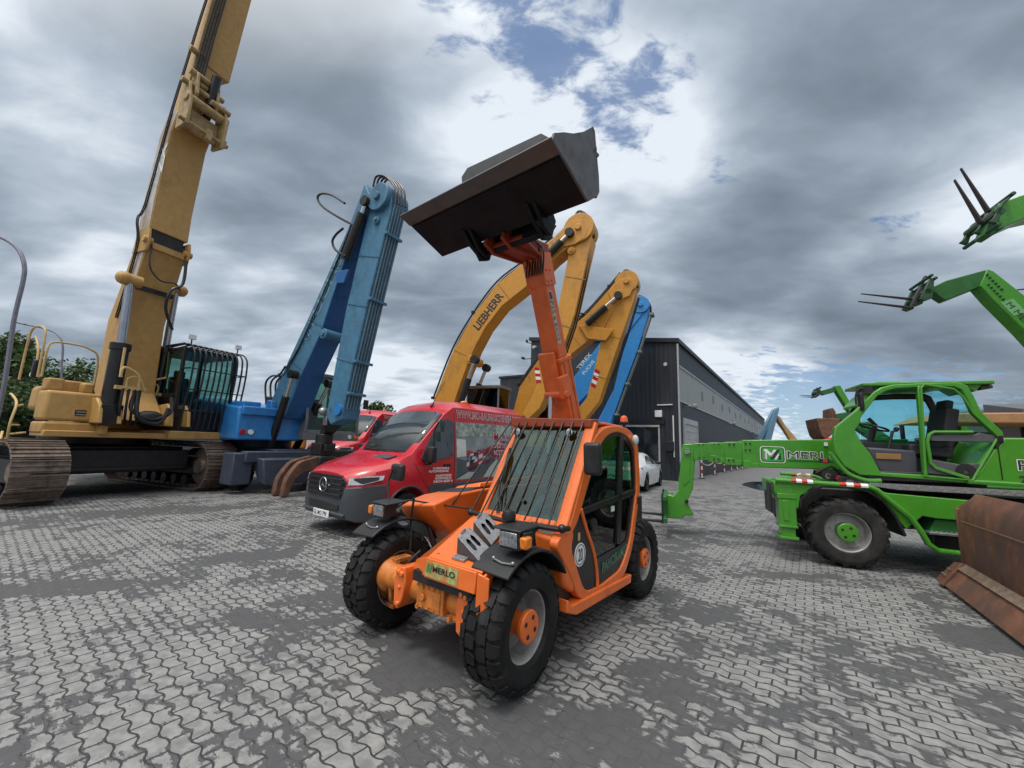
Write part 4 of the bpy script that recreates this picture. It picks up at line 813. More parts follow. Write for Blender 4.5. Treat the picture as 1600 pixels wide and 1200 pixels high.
def ysurf(x, z):
    """half width of the van body at x, z"""
    for (xa, A), (xb, Bb) in zip(SEC, SEC[1:]):
        if xb <= x <= xa:
            t = (xa-x)/(xa-xb); hp = [(a[0]*(1-t)+b[0]*t, a[1]*(1-t)+b[1]*t) for a, b in zip(A, Bb)]
            for (y0, z0), (y1, z1) in zip(hp[1:], hp[2:]):
                if z0 <= z <= z1: return y0+(y1-y0)*(z-z0)/max(z1-z0, 1e-6)
    return .97
def skin(M, pts, o=.006, s=1, th=.006):
    """patch lying on the van side through (x,z) points, split where the side is creased"""
    def clip(out, ax, lo, hi):
        for c_, sg in ((lo, 1), (hi, -1)):
            res = []
            for i in range(len(out)):
                a, b = out[i], out[(i+1) % len(out)]; da, db = (a[ax]-c_)*sg, (b[ax]-c_)*sg
                if da >= 0: res.append(a)
                if (da > 1e-9 and db < -1e-9) or (da < -1e-9 and db > 1e-9): t = da/(da-db); res.append((a[0]+(b[0]-a[0])*t, a[1]+(b[1]-a[1])*t))
            out = res
            if len(out) < 3: return []
        return out
    xb = [-9, -4.42, -2.9, -2.35, -2.05, -1.95, -1.86, -1.72, -1.58, -1.45, -1.32, -1.19, -1.06, -.8, 1]; zb = [-1, .55, .72, .9, 1.07, 1.25, 1.4, 1.6, 1.8, 2.0, 9]
    for x0, x1 in zip(xb, xb[1:]):
        s1 = clip(list(pts), 0, x0, x1)
        if not s1: continue
        for z0, z1 in zip(zb, zb[1:]):
            out = clip(s1, 1, z0, z1)
            if len(out) >= 3: M.hull2([(x, s*(ysurf(x, z)+o), z) for x, z in out], [(x, s*(ysurf(x, z)+o-th), z) for x, z in out])
    return M
    return M.hull2([(x, s*(ysurf(x, z)+o), z) for x, z in pts], [(x, s*(ysurf(x, z)+o-th), z) for x, z in pts])
M = MB(); loft(M, SEC); body = M.build('body', VAN, RED, angle=50)
cs = []
for x in (-1.0, -3.55):
    c_ = MB(); c_.cyl((x, .62, .36), (x, 1.3, .36), .43, n=36); cs.append(c_); c_ = MB(); c_.cyl((x, -1.3, .36), (x, -.62, .36), .43, n=36); cs.append(c_)
carve(body, cs)
bv_ = body.modifiers.new('bevel', 'BEVEL'); bv_.width = .035; bv_.segments = 3; bv_.limit_method = 'ANGLE'; bv_.angle_limit = math.radians(40)
M = MB(); loft(M, [(x+.012 if i == 0 else x, [(0, hp[0][1]-.01)] + [(y*1.008+.004, z) for y, z in hp[1:3]] + [(hp[3][0]*1.006+.004, min(hp[3][1], .86))] + [(0, min(hp[3][1], .86)+.0)]) for i, (x, hp) in enumerate(SEC[:3]+[(-.52, SEC[3][1])])]); bm_ = M.build('front_bumper', VAN, VGREY, bevel=.02, angle=50)
c_ = MB(); c_.cyl((-1.0, .5, .36), (-1.0, 1.3, .36), .455, n=36); c2 = MB(); c2.cyl((-1.0, -1.3, .36), (-1.0, -.5, .36), .455, n=36); 
M = MB(); M.obox((.035, 0, .47), (.03, 1.0, .10)); M.build('air_intake', bm_, BLACKM, bevel=.01)
M = MB(); M.obox((.03, 0, .36), (.06, 1.35, .05)); M.build('bumper_lip', bm_, VGREY, bevel=.015)
# grille
M = MB(); M.plate([(.045, -.54, .62), (.045, .54, .62), (.005, .66, .88), (.045, .52, .985), (.045, -.52, .985), (.005, -.66, .88)], .012); gr = M.build('grille', VAN, BLACKM, bevel=.006)
M = MB()
for k in range(4): z = .67+k*.085; M.obox((.062, 0, z), (.02, 1.06+.04*min(k,3), .024))
M.build('grille_bar', gr, pm('dark grille bars', (.05,.055,.06), .3, .6), bevel=.004)
sc_ = Vector((.078, 0, .81)); M = MB(); M.tube([sc_+Vector((0, .115*math.cos(a), .115*math.sin(a))) for a in [2*math.pi*k/28 for k in range(28)]], .009, 6, closed=True)
for k in range(3):
    a = math.pi/2 + k*2*math.pi/3; d_ = Vector((0, math.cos(a), math.sin(a))); e_ = Vector((0, -math.sin(a), math.cos(a)))
    M.hull2([sc_+e_*.016, sc_+d_*.112, sc_-e_*.016], [sc_+e_*.016+Vector((.008,0,0)), sc_+d_*.112+Vector((.002,0,0)), sc_-e_*.016+Vector((.008,0,0))])
M.build('star_emblem', gr, pm('bright chrome', (.75,.76,.78), .12, 1.0))
for s in (1, -1):
    M = MB(); P_ = [(-.0, s*.665, .845), (-.15, s*.845, .86), (-.44, s*.958, .93), (-.47, s*.955, 1.00), (-.16, s*.80, .985), (-.02, s*.655, .955)]
    c0 = Vector((-.5, 0, .9)); P_ = [tuple(Vector(p)+(Vector(p)-c0).normalized()*.022) for p in P_]; out_ = [Vector(p)+(Vector(p)-c0).normalized()*.012 for p in P_]; M.hull2([Vector(p) for p in P_], out_); hl = M.build('headlight', VAN, pm('clear headlight', (.55,.58,.60), .1, .6, var=.3, scale=25, coat=1), bevel=.004)
    M = MB(); q_ = [P_[0], P_[1], P_[2]]; 
    inn = [(Vector(p)*.72 + Vector((-.20, s*.83, .915))*.28) for p in P_]; inn = [v_+(v_-c0).normalized()*.022 for v_ in inn]; M.hull2(inn, [v_+(v_-c0).normalized()*.004 for v_ in inn]); M.build('lamp_bowl', hl, BLACKM)
M = MB(); M.obox((.075, .02, .335), (.012, .52, .115)); pl = M.build('licence_plate', VAN, WHITE, bevel=.004)
text('GL MO 799', pl, BLACKM, (.0825, -.215, .30), (0, 1, 0), (0, 0, 1), .07, .43, .001, .01)
# windscreen and side glazing
VG = pm('van glazing', (.035,.045,.05), .05, var=.1, spec=.9)
M = MB(); rows = [(-1.045, -1.10, 1.375, 1.36, .86), (-1.45, -1.47, 1.83, 1.765, .83), (-1.84, -1.85, 2.235, 2.165, .80)]
L_ = [[(xe+.016+(xc-xe)*(1-(k/5)**2) if True else 0, .83/5*k*(hw/.83), ze+(zc2-ze)*(1-(abs(k)/5)**2)+.012) for k in range(-5, 6)] for xc, xe, zc2, ze, hw in rows]
vs = [M.verts(r) for r in L_]; 
for A, B_ in zip(vs, vs[1:]):
    for i in range(len(A)-1): M.face([A[i], A[i+1], B_[i+1], B_[i]])
ws = M.build('windscreen', VAN, VG, angle=60); so = ws.modifiers.new('solid', 'SOLIDIFY'); so.thickness = .006
M = MB(); M.tube([(-1.02, .62, 1.40), (-1.08, .1, 1.43)], .008, 5).tube([(-1.02, -.1, 1.40), (-1.08, -.6, 1.43)], .008, 5); M.build('wiper', VAN, BLACKM)
M = MB(); M.obox((-.80, .45, 1.30), (.20, .50, .012), (0, .28, 0)); M.build('bonnet_vent', VAN, VGREY, bevel=.004)
M = MB(); skin(M, rpoly([(-1.22, 1.27), (-1.32, 1.22), (-2.02, 1.33), (-2.05, 1.98), (-1.97, 2.06), (-1.72, 2.04)], .05, 4), .028, 1, .03); M.build('side_window', VAN, VG)
M = MB(); skin(M, [(-1.50, 1.30), (-1.53, 1.30), (-1.60, 1.98), (-1.57, 1.98)], .034); M.build('window_bar', VAN, BLACKM)
M = MB(); skin(M, rpoly([(-1.22, 1.27), (-1.32, 1.22), (-2.02, 1.33), (-2.05, 1.98), (-1.97, 2.06), (-1.72, 2.04)], .05, 4), .028, -1, .03); M.build('side_window', VAN, VG)
M = MB(); skin(M, [(-1.47, .62), (-2.06, .64), (-2.06, .80), (-1.42, .80)], .014, 1, .012); M.build('side_moulding', VAN, VGREY, bevel=.005)
M = MB(); skin(M, [(-2.10, .64), (-3.08, .66), (-3.02, .82), (-2.10, .80)], .014, 1, .012); M.build('side_moulding', VAN, VGREY, bevel=.005)
M = MB(); skin(M, [(-2.075, .28), (-2.09, .28), (-2.09, 2.2), (-2.075, 2.2)], .002, 1, .004); skin(M, [(-3.4, .28), (-3.415, .28), (-3.415, 2.2), (-3.4, 2.2)], .002, 1, .004); skin(M, [(-1.08, 1.2), (-1.09, 1.2), (-1.5, .60), (-1.49, .60)], .002, 1, .004); M.build('door_gap', VAN, BLACKM)
M = MB(); skin(M, [(-1.78, 1.12), (-1.98, 1.12), (-1.98, 1.17), (-1.78, 1.17)], .012, 1, .01); M.build('door_handle', VAN, BLACKM, bevel=.006)
for s in (1, -1):
    M = MB(); M.obox((-1.34, s*1.13, 1.36), (.13, .20, .30), (0, 0, -s*.15)); M.obox((-1.36, s*1.03, 1.20), (.10, .16, .07)); M.build('door_mirror', VAN, BLACK, bevel=.035, seg=3)
    M = MB(); M.tube([(-1.0+.44*math.cos(a), s*.985, .36+.44*math.sin(a)) for a in [math.radians(-5+k*12) for k in range(16)]], .02, 6); M.build('wheel_arch_trim', VAN, VGREY)
    for x in (-1.0, -3.55): wheel(VAN, (x, s*.86, .345), .345, .225, .225, s, 'plain', 40, RUBBER, pm('van alloy wheel', (.45,.45,.46), .35, .6), GREASE, dish=.06, lh=.02)
M = MB(); M.tube([(-1.98, .3, 2.36), (-2.2, .42, 2.9)], .006, 5).cyl((-1.96, .3, 2.34), (-2.04, .3, 2.42), .03, .015, 8); M.build('roof_antenna', VAN, BLACKM)
M = MB(); M.sph((-3.0, .25, 2.53), .08, (1.2, 1, .5)); M.build('roof_marker', VAN, AMBER)
# lettering: white caps outlined over the red
RT = pm('white lettering', (.80,.78,.78), .4); RDT = pm('dark red lettering', (.36,.01,.02), .4)
vz = 2.215; yy = ysurf(-3, vz)
def vtext(s_, x, z, h, w, m_, d=.008, b=.0, sh=0): 
    xq = -3.5 if z > 2 else x-.1; y0, y1 = ysurf(xq, z), ysurf(xq, z+h); return text(s_, VAN, m_, (x, y0+.002, z), (-1, 0, 0), (0, y1-y0, h), h, w, d, b, shear=sh)
vtext('WWW.MO-BAUMASCHINEN.COM', -2.13, 2.105, .165, 2.22, RT, .010, .04); vtext('WWW.MO-BAUMASCHINEN.COM', -2.14, 2.116, .143, 2.20, RDT, .014, -.006)
for s_, z, x, w in (('BAUMASCHINEN &', 1.075, -1.52, .42), ('NUTZFAHRZEUGE', 1.02, -1.42, .50), ('BAUMASCHINEN', .965-.03, -1.60, .40), ('NUTZFAHRZEUGE', .885, -1.58, .42), ('04210-4200 6', .825, -1.54, .50)):
    vtext(s_, x, z, .042 if z != .825 else .05, w, RT, .006, .03)
# yard picture on the side, flat printed shapes
PM_ = MB(); PM_.use(pm('printed yard grey', (.20,.225,.235), .35, var=.5, scale=3, coat=.3)); skin(PM_, [(-2.13, .84), (-4.35, .86), (-4.35, 2.04), (-2.13, 2.02)], .004, 1, .006)
rp = random.Random(4)
def pq(name, pts, m_, o): PM_.use(m_); skin(PM_, pts, o, 1, .003)
pq('printed_sky', [(-2.13,1.72),(-4.35,1.80),(-4.35,2.03),(-2.13,2.01)], pm('printed hedge and sky', (.26,.31,.27), .35, var=.7, scale=9), .007)
pq('printed_hall', [(-2.14,1.30),(-2.42,1.32),(-2.40,1.66),(-2.14,1.68)], pm('printed hall', (.55,.57,.54), .35), .009)
pq('printed_ground', [(-2.14,.86),(-3.9,.86),(-3.2,1.35),(-2.5,1.22),(-2.14,1.28)], pm('printed asphalt', (.07,.085,.10), .35, var=.3, scale=6), .0085)
pq('printed_light', [(-2.14,.86),(-2.5,.86),(-2.75,.99),(-2.5,1.0)], pm('printed concrete', (.40,.42,.40), .4), .010)
pq('printed_light', [(-2.95,.87),(-3.9,.87),(-3.4,1.25),(-3.15,1.08)], pm('printed concrete', (.40,.42,.40), .4), .010)
M = PM_
mcols = [pm('printed red', (.36,.03,.05), .35), pm('printed dark red', (.13,.015,.025), .35), pm('printed blue', (.05,.20,.34), .35), pm('printed white', (.5,.52,.54), .35), pm('printed black', (.02,.02,.025), .35)]
for k in range(260):
    t = rp.random(); x = -2.45 - 1.6*t + rp.uniform(-.12,.1); z = 1.15 + .55*t*rp.uniform(.6,1.1) + rp.uniform(-.12,.10); w = .16*(1-.5*t)*rp.uniform(.4,1); h = .09*(1-.4*t)*rp.uniform(.4,1.2)
    M.use(mcols[rp.choice((0,0,0,1,3,4,4,2) if z < 1.5 else (2,2,3,4,0,2))]); skin(M, [(x, z), (x-w, z+.03), (x-w, z+h+.03), (x, z+h)], .012+k*.00002, 1, .002)
M.use(mcols[0]); skin(M, [(-2.42,1.33),(-2.60,1.28),(-2.62,1.42),(-2.44,1.45)], .0155, 1, .002); M.use(mcols[1]); skin(M, [(-2.45,1.05),(-2.75,1.12),(-2.72,1.27),(-2.44,1.24)], .0155, 1, .002); M.use(mcols[0]); skin(M, [(-2.72,1.25),(-2.95,1.27),(-2.92,1.42),(-2.74,1.38)], .0155, 1, .002); M.use(mcols[4]); skin(M, [(-2.5,1.02),(-2.72,1.07),(-2.72,1.12),(-2.5,1.08)], .016, 1, .002)
M.build('side_picture', VAN)
for s_, z, h, w in (('M.O.', 1.66, .20, .50), ('BAUMASCHINEN', 1.50, .11, .90), ('NUTZFAHRZEUGE', 1.34, .11, .95)):
    vtext(s_, -3.30, z, h, w, RT, .016, .05); vtext(s_, -3.31, z+.01, h-.02, w-.03, RDT, .020, .01)
V2 = copy_tree(VAN); V2.location = (-8.1, 17.4, 0); V2.rotation_euler = (0, 0, math.radians(250)); V2.scale = (1.2, 1.2, 1.22)
V2['label'] = 'second red lettered van, half hidden behind the cab of the blue material handler'
# ---------------------------------------------------------------- big yellow tracked excavator
XF = Frame(-8.79, 9.9, -23.6)
EX = tag(O('excavator', None, XF.loc, XF.rz), 'huge yellow tracked excavator with an upright boom and a black caged cab', 'excavator')
def track(yc, w, x0, x1, h, parent, nlink=46):
    """closed belt of grouser shoes between x0 and x1"""
    r = h/2-.04; Lc = (x1-x0)-2*(h/2); per = 2*Lc + 2*math.pi*r; M = MB()
    for k in range(nlink):
        s_ = per*k/nlink
        if s_ < Lc: c = Vector((x0+h/2+s_, 0, h-.04)); a = 0
        elif s_ < Lc+math.pi*r: t = (s_-Lc)/r; c = Vector((x1-h/2+r*math.sin(t), 0, h/2+r*math.cos(t))); a = t
        elif s_ < 2*Lc+math.pi*r: c = Vector((x1-h/2-(s_-Lc-math.pi*r), 0, .04)); a = math.pi
        else: t = (s_-2*Lc-math.pi*r)/r; c = Vector((x0+h/2-r*math.sin(t), 0, h/2-r*math.cos(t))); a = math.pi+t
        R_ = Matrix.Rotation(a, 3, 'Y'); p = per/nlink
        M.obox(c+Vector((0,yc,0)), (p*.93, w, .03), R_)
        for o_ in (-.40, -.05, .30): M.obox(c+Vector((0,yc,0))+R_@Vector((o_*p, 0, .028)), (.022, w*.99, .045 if o_ == -.40 else .03), R_)
        M.obox(c+Vector((0,yc,0))+R_@Vector((0, 0, -.06)), (p*.8, .26, .10), R_)
    return M.build('track', parent, TRACK)
for s in (-1, 1):
    track(s*1.76, .84, -5.6, .02, 1.34, EX, 44)
    M = MB(); M.box(-5.0, -.65, s*1.72-.22, s*1.72+.22, .42, .92); M.build('track_frame', EX, GREASE, bevel=.03)
    for x in (-.62, -4.95):
        M = MB(); M.lathe([(0, -.30), (.20, -.30), (.24, -.22), (.46, -.20), (.54, -.15), (.54, .15), (.46, .20), (.24, .22), (.20, .30), (0, .30)], (x, s*1.72, .68), n=30); M.build('idler', EX, TRACK, bevel=.01)
    for k in range(7): M = MB(); M.cyl((-1.35-k*.52, s*1.72-.2, .26), (-1.35-k*.52, s*1.72+.2, .26), .14, n=14); M.build('track_roller', EX, GREASE)
M = MB(); M.box(-4.3, -.95, -1.35, 1.35, .56, 1.12); M.box(-4.1, -1.2, -1.32, 1.32, 1.12, 1.2); M.box(-.96, -.90, -1.3, 1.3, .60, .70); M.build('car_body', EX, GREASE, bevel=.03)
M = MB(); M.lathe([(1.05, 1.2), (1.1, 1.25), (1.1, 1.5), (1.0, 1.55)], (-2.6, 0, 0), (0,0,1), 40); M.build('slew_ring', EX, GREASE)
# upper structure
M = MB(); M.pz([(-1.3, -1.3), (-1.3, 2.15), (-6.6, 3.1), (-6.6, .5)], 1.42, 1.56); M.box(-1.3, -.60, -1.66, 2.15, 1.42, 1.56); M.box(-1.6, -.50, -.80, -.66, 1.5, 2.1); M.build('deck_frame', EX, YELLOW, bevel=.02)
M = MB(); M.hull2([(-.72, -1.68, 1.77), (-.72, -.70, 1.77), (-1.25, -.70, 1.77), (-1.25, -1.68, 1.77)], [(-.78, -1.68, 2.44), (-.78, -.70, 2.44), (-1.25, -.70, 2.44), (-1.25, -1.68, 2.44)]); tb = M.build('tool_box', EX, YELLOW, bevel=.07, seg=4)
M = MB(); M.box(-1.3, -.70, -1.68, -.74, 1.48, 1.745); M.build('bumper_box', EX, YELLOW, bevel=.05, seg=3)
M = MB(); M.box(-1.6, -1.2, -1.50, -.80, 2.0, 2.72); M.box(-1.2, -.92, -1.66, -1.38, 2.44, 2.72); M.box(-1.15, -.92, -1.08, -.88, 2.44, 2.68); M.build('step_box', EX, YELLOW, bevel=.04)
M = MB(); M.box(-.76, -.73, -1.20, -1.00, 1.88, 2.04); M.build('box_vent', tb, BLACKM, bevel=.02)
M = MB()
for k in range(2): M.obox((-.72, -1.10, 1.93+k*.06), (.02, .16, .025))
M.build('vent_bar', tb, STEEL)
M = MB(); M.hull2([(-1.9, -.8, 1.6), (-1.9, 1.9, 1.6), (-6.9, 3.0, 1.6), (-6.9, .6, 1.6)], [(-1.9, -.8, 2.4), (-1.9, 1.85, 2.4), (-6.8, 2.95, 2.8), (-6.8, .6, 2.8)]); M.build('engine_hood', EX, YELLOW, bevel=.12, seg=4)
M = MB(); M.box(-7.6, -6.85, .5, 3.1, 1.3, 2.8); M.build('counterweight', EX, YELLOW, bevel=.2, seg=5)
M = MB(); M.hull2([(-1.4, -1.62, 2.0), (-1.4, -1.2, 2.0), (-1.9, -1.2, 2.0), (-1.9, -1.62, 2.0)], [(-1.45, -1.6, 2.55), (-1.45, -1.2, 2.6), (-1.9, -1.2, 2.6), (-1.9, -1.6, 2.55)]); M.build('side_tank', EX, YELLOW, bevel=.1, seg=4)
# handrails
def rail(pts, r=.022, name='handrail', par=None, m_=None): M = MB(); M.tube(spline(pts, 5), r, 8); return M.build(name, par or EX, m_ or MUSTARD)
rail([(-1.00,-1.74,2.72),(-1.00,-1.74,3.29),(-1.05,-1.66,3.52),(-1.10,-1.26,3.56),(-1.10,-1.04,3.52),(-1.10,-0.86,3.34),(-1.10,-0.84,2.64)])
rail([(-1.20,-1.74,2.72),(-1.25,-1.74,3.64),(-1.45,-1.74,3.89),(-1.90,-1.74,3.92),(-2.10,-1.74,3.69),(-2.15,-1.74,2.69)])
rail([(-1.30,-1.76,2.72),(-1.45,-1.74,3.34),(-1.75,-1.74,3.69)]); 
rail([(-0.90,-2.06,1.36),(-0.85,-2.08,1.69),(-1.00,-2.01,2.09),(-1.50,-1.96,2.29),(-2.00,-1.86,2.34)]); rail([(-0.90,-2.06,1.36),(-1.20,-2.06,1.29),(-1.60,-1.96,1.49)]); rail([(-0.95,-2.04,1.64),(-1.20,-1.86,1.64)]); rail([(-1.00,-2.01,2.04),(-1.40,-1.81,2.09)]); rail([(-0.95,-2.06,1.44),(-0.95,-1.81,1.49)])
M = MB(); M.obox((-1.3, -1.76, 2.9), (.10, .12, .42)); M.build('mirror', EX, BLACKM, bevel=.03)
M = MB(); M.obox((-1.5, -1.7, 2.78), (.15, .15, .15)); M.build('filter_cap', EX, WHITE, bevel=.05)
# cab
cy0, cy1 = .66, 2.12; cx0, cx1 = -2.45, -.62; cz0, cz1 = 1.68, 3.92
M = MB(); 
for x in (cx0, cx1-.07):
    for y in (cy0, cy1-.08): M.box(x, x+.08, y, y+.08, cz0, cz1)
M.box(cx0, cx1, cy0, cy1, cz1-.06, cz1+.04); M.box(cx0, cx1, cy0, cy1, cz0-.1, cz0+.06); M.box(cx0, cx1-.25, cy0, cy0+.05, cz0, 2.65); M.box(cx1-.05, cx1+.01, cy0+.05, cy1-.05, cz0, 2.25); M.box(cx0, cx1, cy1-.05, cy1, cz0, 2.5); M.box(cx0, cx0+.05, cy0, cy1, cz0, 2.9); M.box(cx0+.08, cx1-.07, cy0+.01, cy0+.04, 2.6, 2.66); M.box(-1.7, -1.62, cy0, cy0+.06, cz0, cz1)
cab = M.build('cab', EX, BLACKM, bevel=.012)
for nm, P_ in (('front_window', [(cx1-.02, cy0+.08, 2.25), (cx1-.02, cy1-.08, 2.25), (cx1-.02, cy1-.08, cz1-.06), (cx1-.02, cy0+.08, cz1-.06)]), ('side_window', [(cx0+.08, cy0+.02, 2.65), (cx1-.07, cy0+.02, 2.65), (cx1-.07, cy0+.02, cz1-.06), (cx0+.08, cy0+.02, cz1-.06)]), ('side_window', [(cx0+.08, cy1-.02, 2.5), (cx1-.07, cy1-.02, 2.5), (cx1-.07, cy1-.02, cz1-.06), (cx0+.08, cy1-.02, cz1-.06)]), ('rear_window', [(cx0+.02, cy0+.08, 2.9), (cx0+.02, cy1-.08, 2.9), (cx0+.02, cy1-.08, cz1-.06), (cx0+.02, cy0+.08, cz1-.06)])):
    M = MB(); M.plate(P_, .008); M.build(nm, cab, GLASS)
M = MB(); M.obox((-1.6, 1.28, 2.35), (.5, .5, .2)); M.obox((-1.85, 1.28, 2.8), (.16, .5, .85), (0, -.12, 0)); M.obox((-1.9, 1.28, 3.32), (.1, .3, .22)); M.box(-1.75, -1.2, .9, 1.0, 2.3, 2.55); M.box(-1.75, -1.2, 1.55, 1.65, 2.3, 2.55); M.build('driver_seat', EX, INTER, bevel=.05)
M = MB(); M.box(-2.4, -.50, cy0-.1, cy1+.02, 1.42, 1.64); M.build('cab_step', EX, YELLOW, bevel=.03)
# protective cage: bars over the roof and down the front
M = MB()
n_ = 11
for k in range(n_):
    y = cy0+.10 + (cy1-cy0-.02)*k/(n_-1); d = .0
    M.tube(spline([(cx1-.85, y, cz1+.10), (cx1-.05, y, cz1+.14), (cx1+.28, y, cz1-.03), (cx1+.36, y, cz1-.35), (cx1+.33, y, 3.0), (cx1+.22, y, 2.3), (cx1+.14, y, 1.7)], 4), .024, 6)
for z, xo in ((3.35, .35), (2.78, .29), (2.2, .21)): M.tube([(cx1+xo-.02, cy0+.08, z), (cx1+xo-.02, cy1+.12, z)], .016, 6)
M.tube([(cx1-.05, cy0, cz1+.12), (cx1-.05, cy1+.05, cz1+.12)], .03, 6)
for y in (cy0+.02, cy1+.06):
    M.tube([(cx0, y, cz1-.1), (cx0+.4, y, cz1+.10), (cx1-.05, y, cz1+.13)], .035, 6)
    M.tube([(cx1, y, 3.35), (cx1+.36, y+.02, 3.35)], .02, 6); M.tube([(cx1, y, 2.0), (cx1+.2, y+.02, 2.0)], .02, 6)
for k in range(7): x = cx0+.15+k*.13; M.tube([(x, cy0+.02, cz1+.08), (x, cy1+.05, cz1+.08)], .02, 6)
M.build('protective_cage', EX, BLACKM)
for y in (cy0+.15, cy1-.05): M = MB(); M.use(WHITE).obox((cx1+.02, y, cz1+.34), (.08, .16, .13)); M.use(BLACKM).cyl((cx1, y, cz1+.12), (cx1, y, cz1+.28), .018, n=6); M.build('work_light', EX)
# boom foot, cylinders
BW = .44
LE = [(178,624),(196,507),(214,456),(235,385),(245,325),(266,224),(281,192)]; RE = [(237,601),(254,500),(266,456),(288,389),(297,329),(322,224),(333,190)]
pl_ = [XF.Y(a, b, -BW) for a, b in LE]; pr_ = [XF.Y(a, b, BW) for a, b in RE]
front = [( (a[0]+b[0])/2, (a[1]+b[1])/2) for a, b in zip(pl_, pr_)]
front = [(-.55, 1.85)] + front
def boomseg(M, path, d0, d1, w0, w1=None):
    """box section boom whose forward face follows path (x,z)"""
    w1 = w1 or w0; n = len(path); A = []
    for i, (x, z) in enumerate(path):
        t = i/(n-1); d = d0+(d1-d0)*t; w = w0+(w1-w0)*t
        A.append(M.verts([(x, -w, z), (x, w, z), (x-d, w, z), (x-d, -w, z)]))
    for a, b in zip(A, A[1:]):
        for i in range(4): M.face([a[i], a[(i+1)%4], b[(i+1)%4], b[i]])
    M.face(A[0][::-1]); M.face(A[-1]); return M
M = MB(); boomseg(M, front[:5], .95, .62, .46, .44); bm1 = M.build('lower_boom', EX, YELLOW, bevel=.02)
x4, z4 = front[4]; M = MB(); boomseg(M, [(x4-.06, z4-.05), (x4-.06, z4+.38)], .5, .5, .36); M.build('boom_joint', EX, GREASE)
for y in (-.46, .46): M = MB(); M.py([(x4+.05, z4-.3), (x4+.12, z4), (x4+.05, z4+.32), (x4-.5, z4+.3), (x4-.6, z4-.3)], y-.03, y+.03); M.cyl((x4-.0, y-.10, z4), (x4-.0, y+.10, z4), .09, n=14); M.build('joint_lug', EX, YELLOW, bevel=.01)
up = [(x4-.02, z4+.36)] + front[5:]
M = MB(); boomseg(M, up, .60, .52, .44, .44); bm2 = M.build('middle_boom', EX, YELLOW, bevel=.02)
M = MB(); M.box(x4-.02, x4+.02, -.40, .40, z4-.18, z4-.06); M.build('joint_plate', bm1, YELLOW, bevel=.01)
M = MB(); x3, z3 = front[3]; M.obox((x3+.02, 0, z3), (.03, .84, .12)); M.build('boom_band', bm1, BLACKM)
top_ = [XF.Y(a, b, -.36) for a, b in ((281,196),(300,120),(313,50),(322,0))]
tx, tz = up[-1]
M = MB(); boomseg(M, [(tx-.12, tz-.1), (tx-.02, tz+1.2), (tx+.15, tz+2.4), (tx+.5, tz+4.6), (tx+.9, tz+6.5)], .46, .40, .34, .28); bm3 = M.build('upper_boom', EX, YELLOW, bevel=.02)
# tilted cylinder guard box, link plates and hitch near the top
ga = XF.Y(343, 118, .3); gb_ = XF.Y(375, 0, .3); gd = Vector((gb_[0]-ga[0], gb_[1]-ga[1])).normalized()
M = MB(); L1 = 3.2; n2 = Vector((gd.y, -gd.x))
P_ = [(ga[0], ga[1]), (ga[0]+gd.x*L1, ga[1]+gd.y*L1), (ga[0]+gd.x*L1-n2.x*.55, ga[1]+gd.y*L1-n2.y*.55), (ga[0]-n2.x*.5, ga[1]-n2.y*.5)]
M.py(P_, -.05, .58); M.build('cylinder_guard', EX, YELLOW, bevel=.02)
M = MB(); c0 = Vector((ga[0]-.2, .25, ga[1])); 
M.cyl(c0, c0+Vector((-.15, 0, -.75)), .09, n=12); M.cyl(c0+Vector((-.15, -.45, -.75)), c0+Vector((-.15, .40, -.75)), .13, n=14); M.obox(c0+Vector((-.1, -.1, -.45)), (.35, .5, .35), (0, .3, .2)); M.build('tilt_linkage', EX, pm('rusty brown casting', (.16,.10,.055), .55, var=.3, dirt=.6), bevel=.02)
hc = Vector(((tx+.30), -.02, tz-.12)); HM = pm('dusty yellow hitch', (.36,.25,.11), .6, var=.3, dirt=.7, dirtcol=(.12,.08,.05), dscale=6)
M = MB(); M.py([(tx+.02, tz+.9), (tx+.35, tz+.75), (tx+.55, tz+.1), (tx+.52, tz-.55), (tx+.02, tz-.60)], -.48, -.41); M.py([(tx+.02, tz+.7), (tx+.35, tz+.75), (tx+.60, tz+.1), (tx+.52, tz-.65), (tx+.02, tz-.60)], .41, .48)
M.cyl((tx+.35, -.52, tz+.28), (tx+.35, .55, tz+.28), .13, n=16); M.cyl((tx+.42, -.62, tz-.45), (tx+.42, .62, tz-.45), .06, n=12); M.cyl((tx+.25, -.62, tz+.75), (tx+.25, .2, tz+.75), .08, n=12); M.obox((tx+.2, 0, tz-.2), (.1, .8, .6)); M.obox((tx+.45, .1, tz-.48), (.14, .14, .3)); M.obox((tx+.45, .5, tz-.45), (.12, .1, .22))
M.build('quick_hitch', EX, HM, bevel=.015)
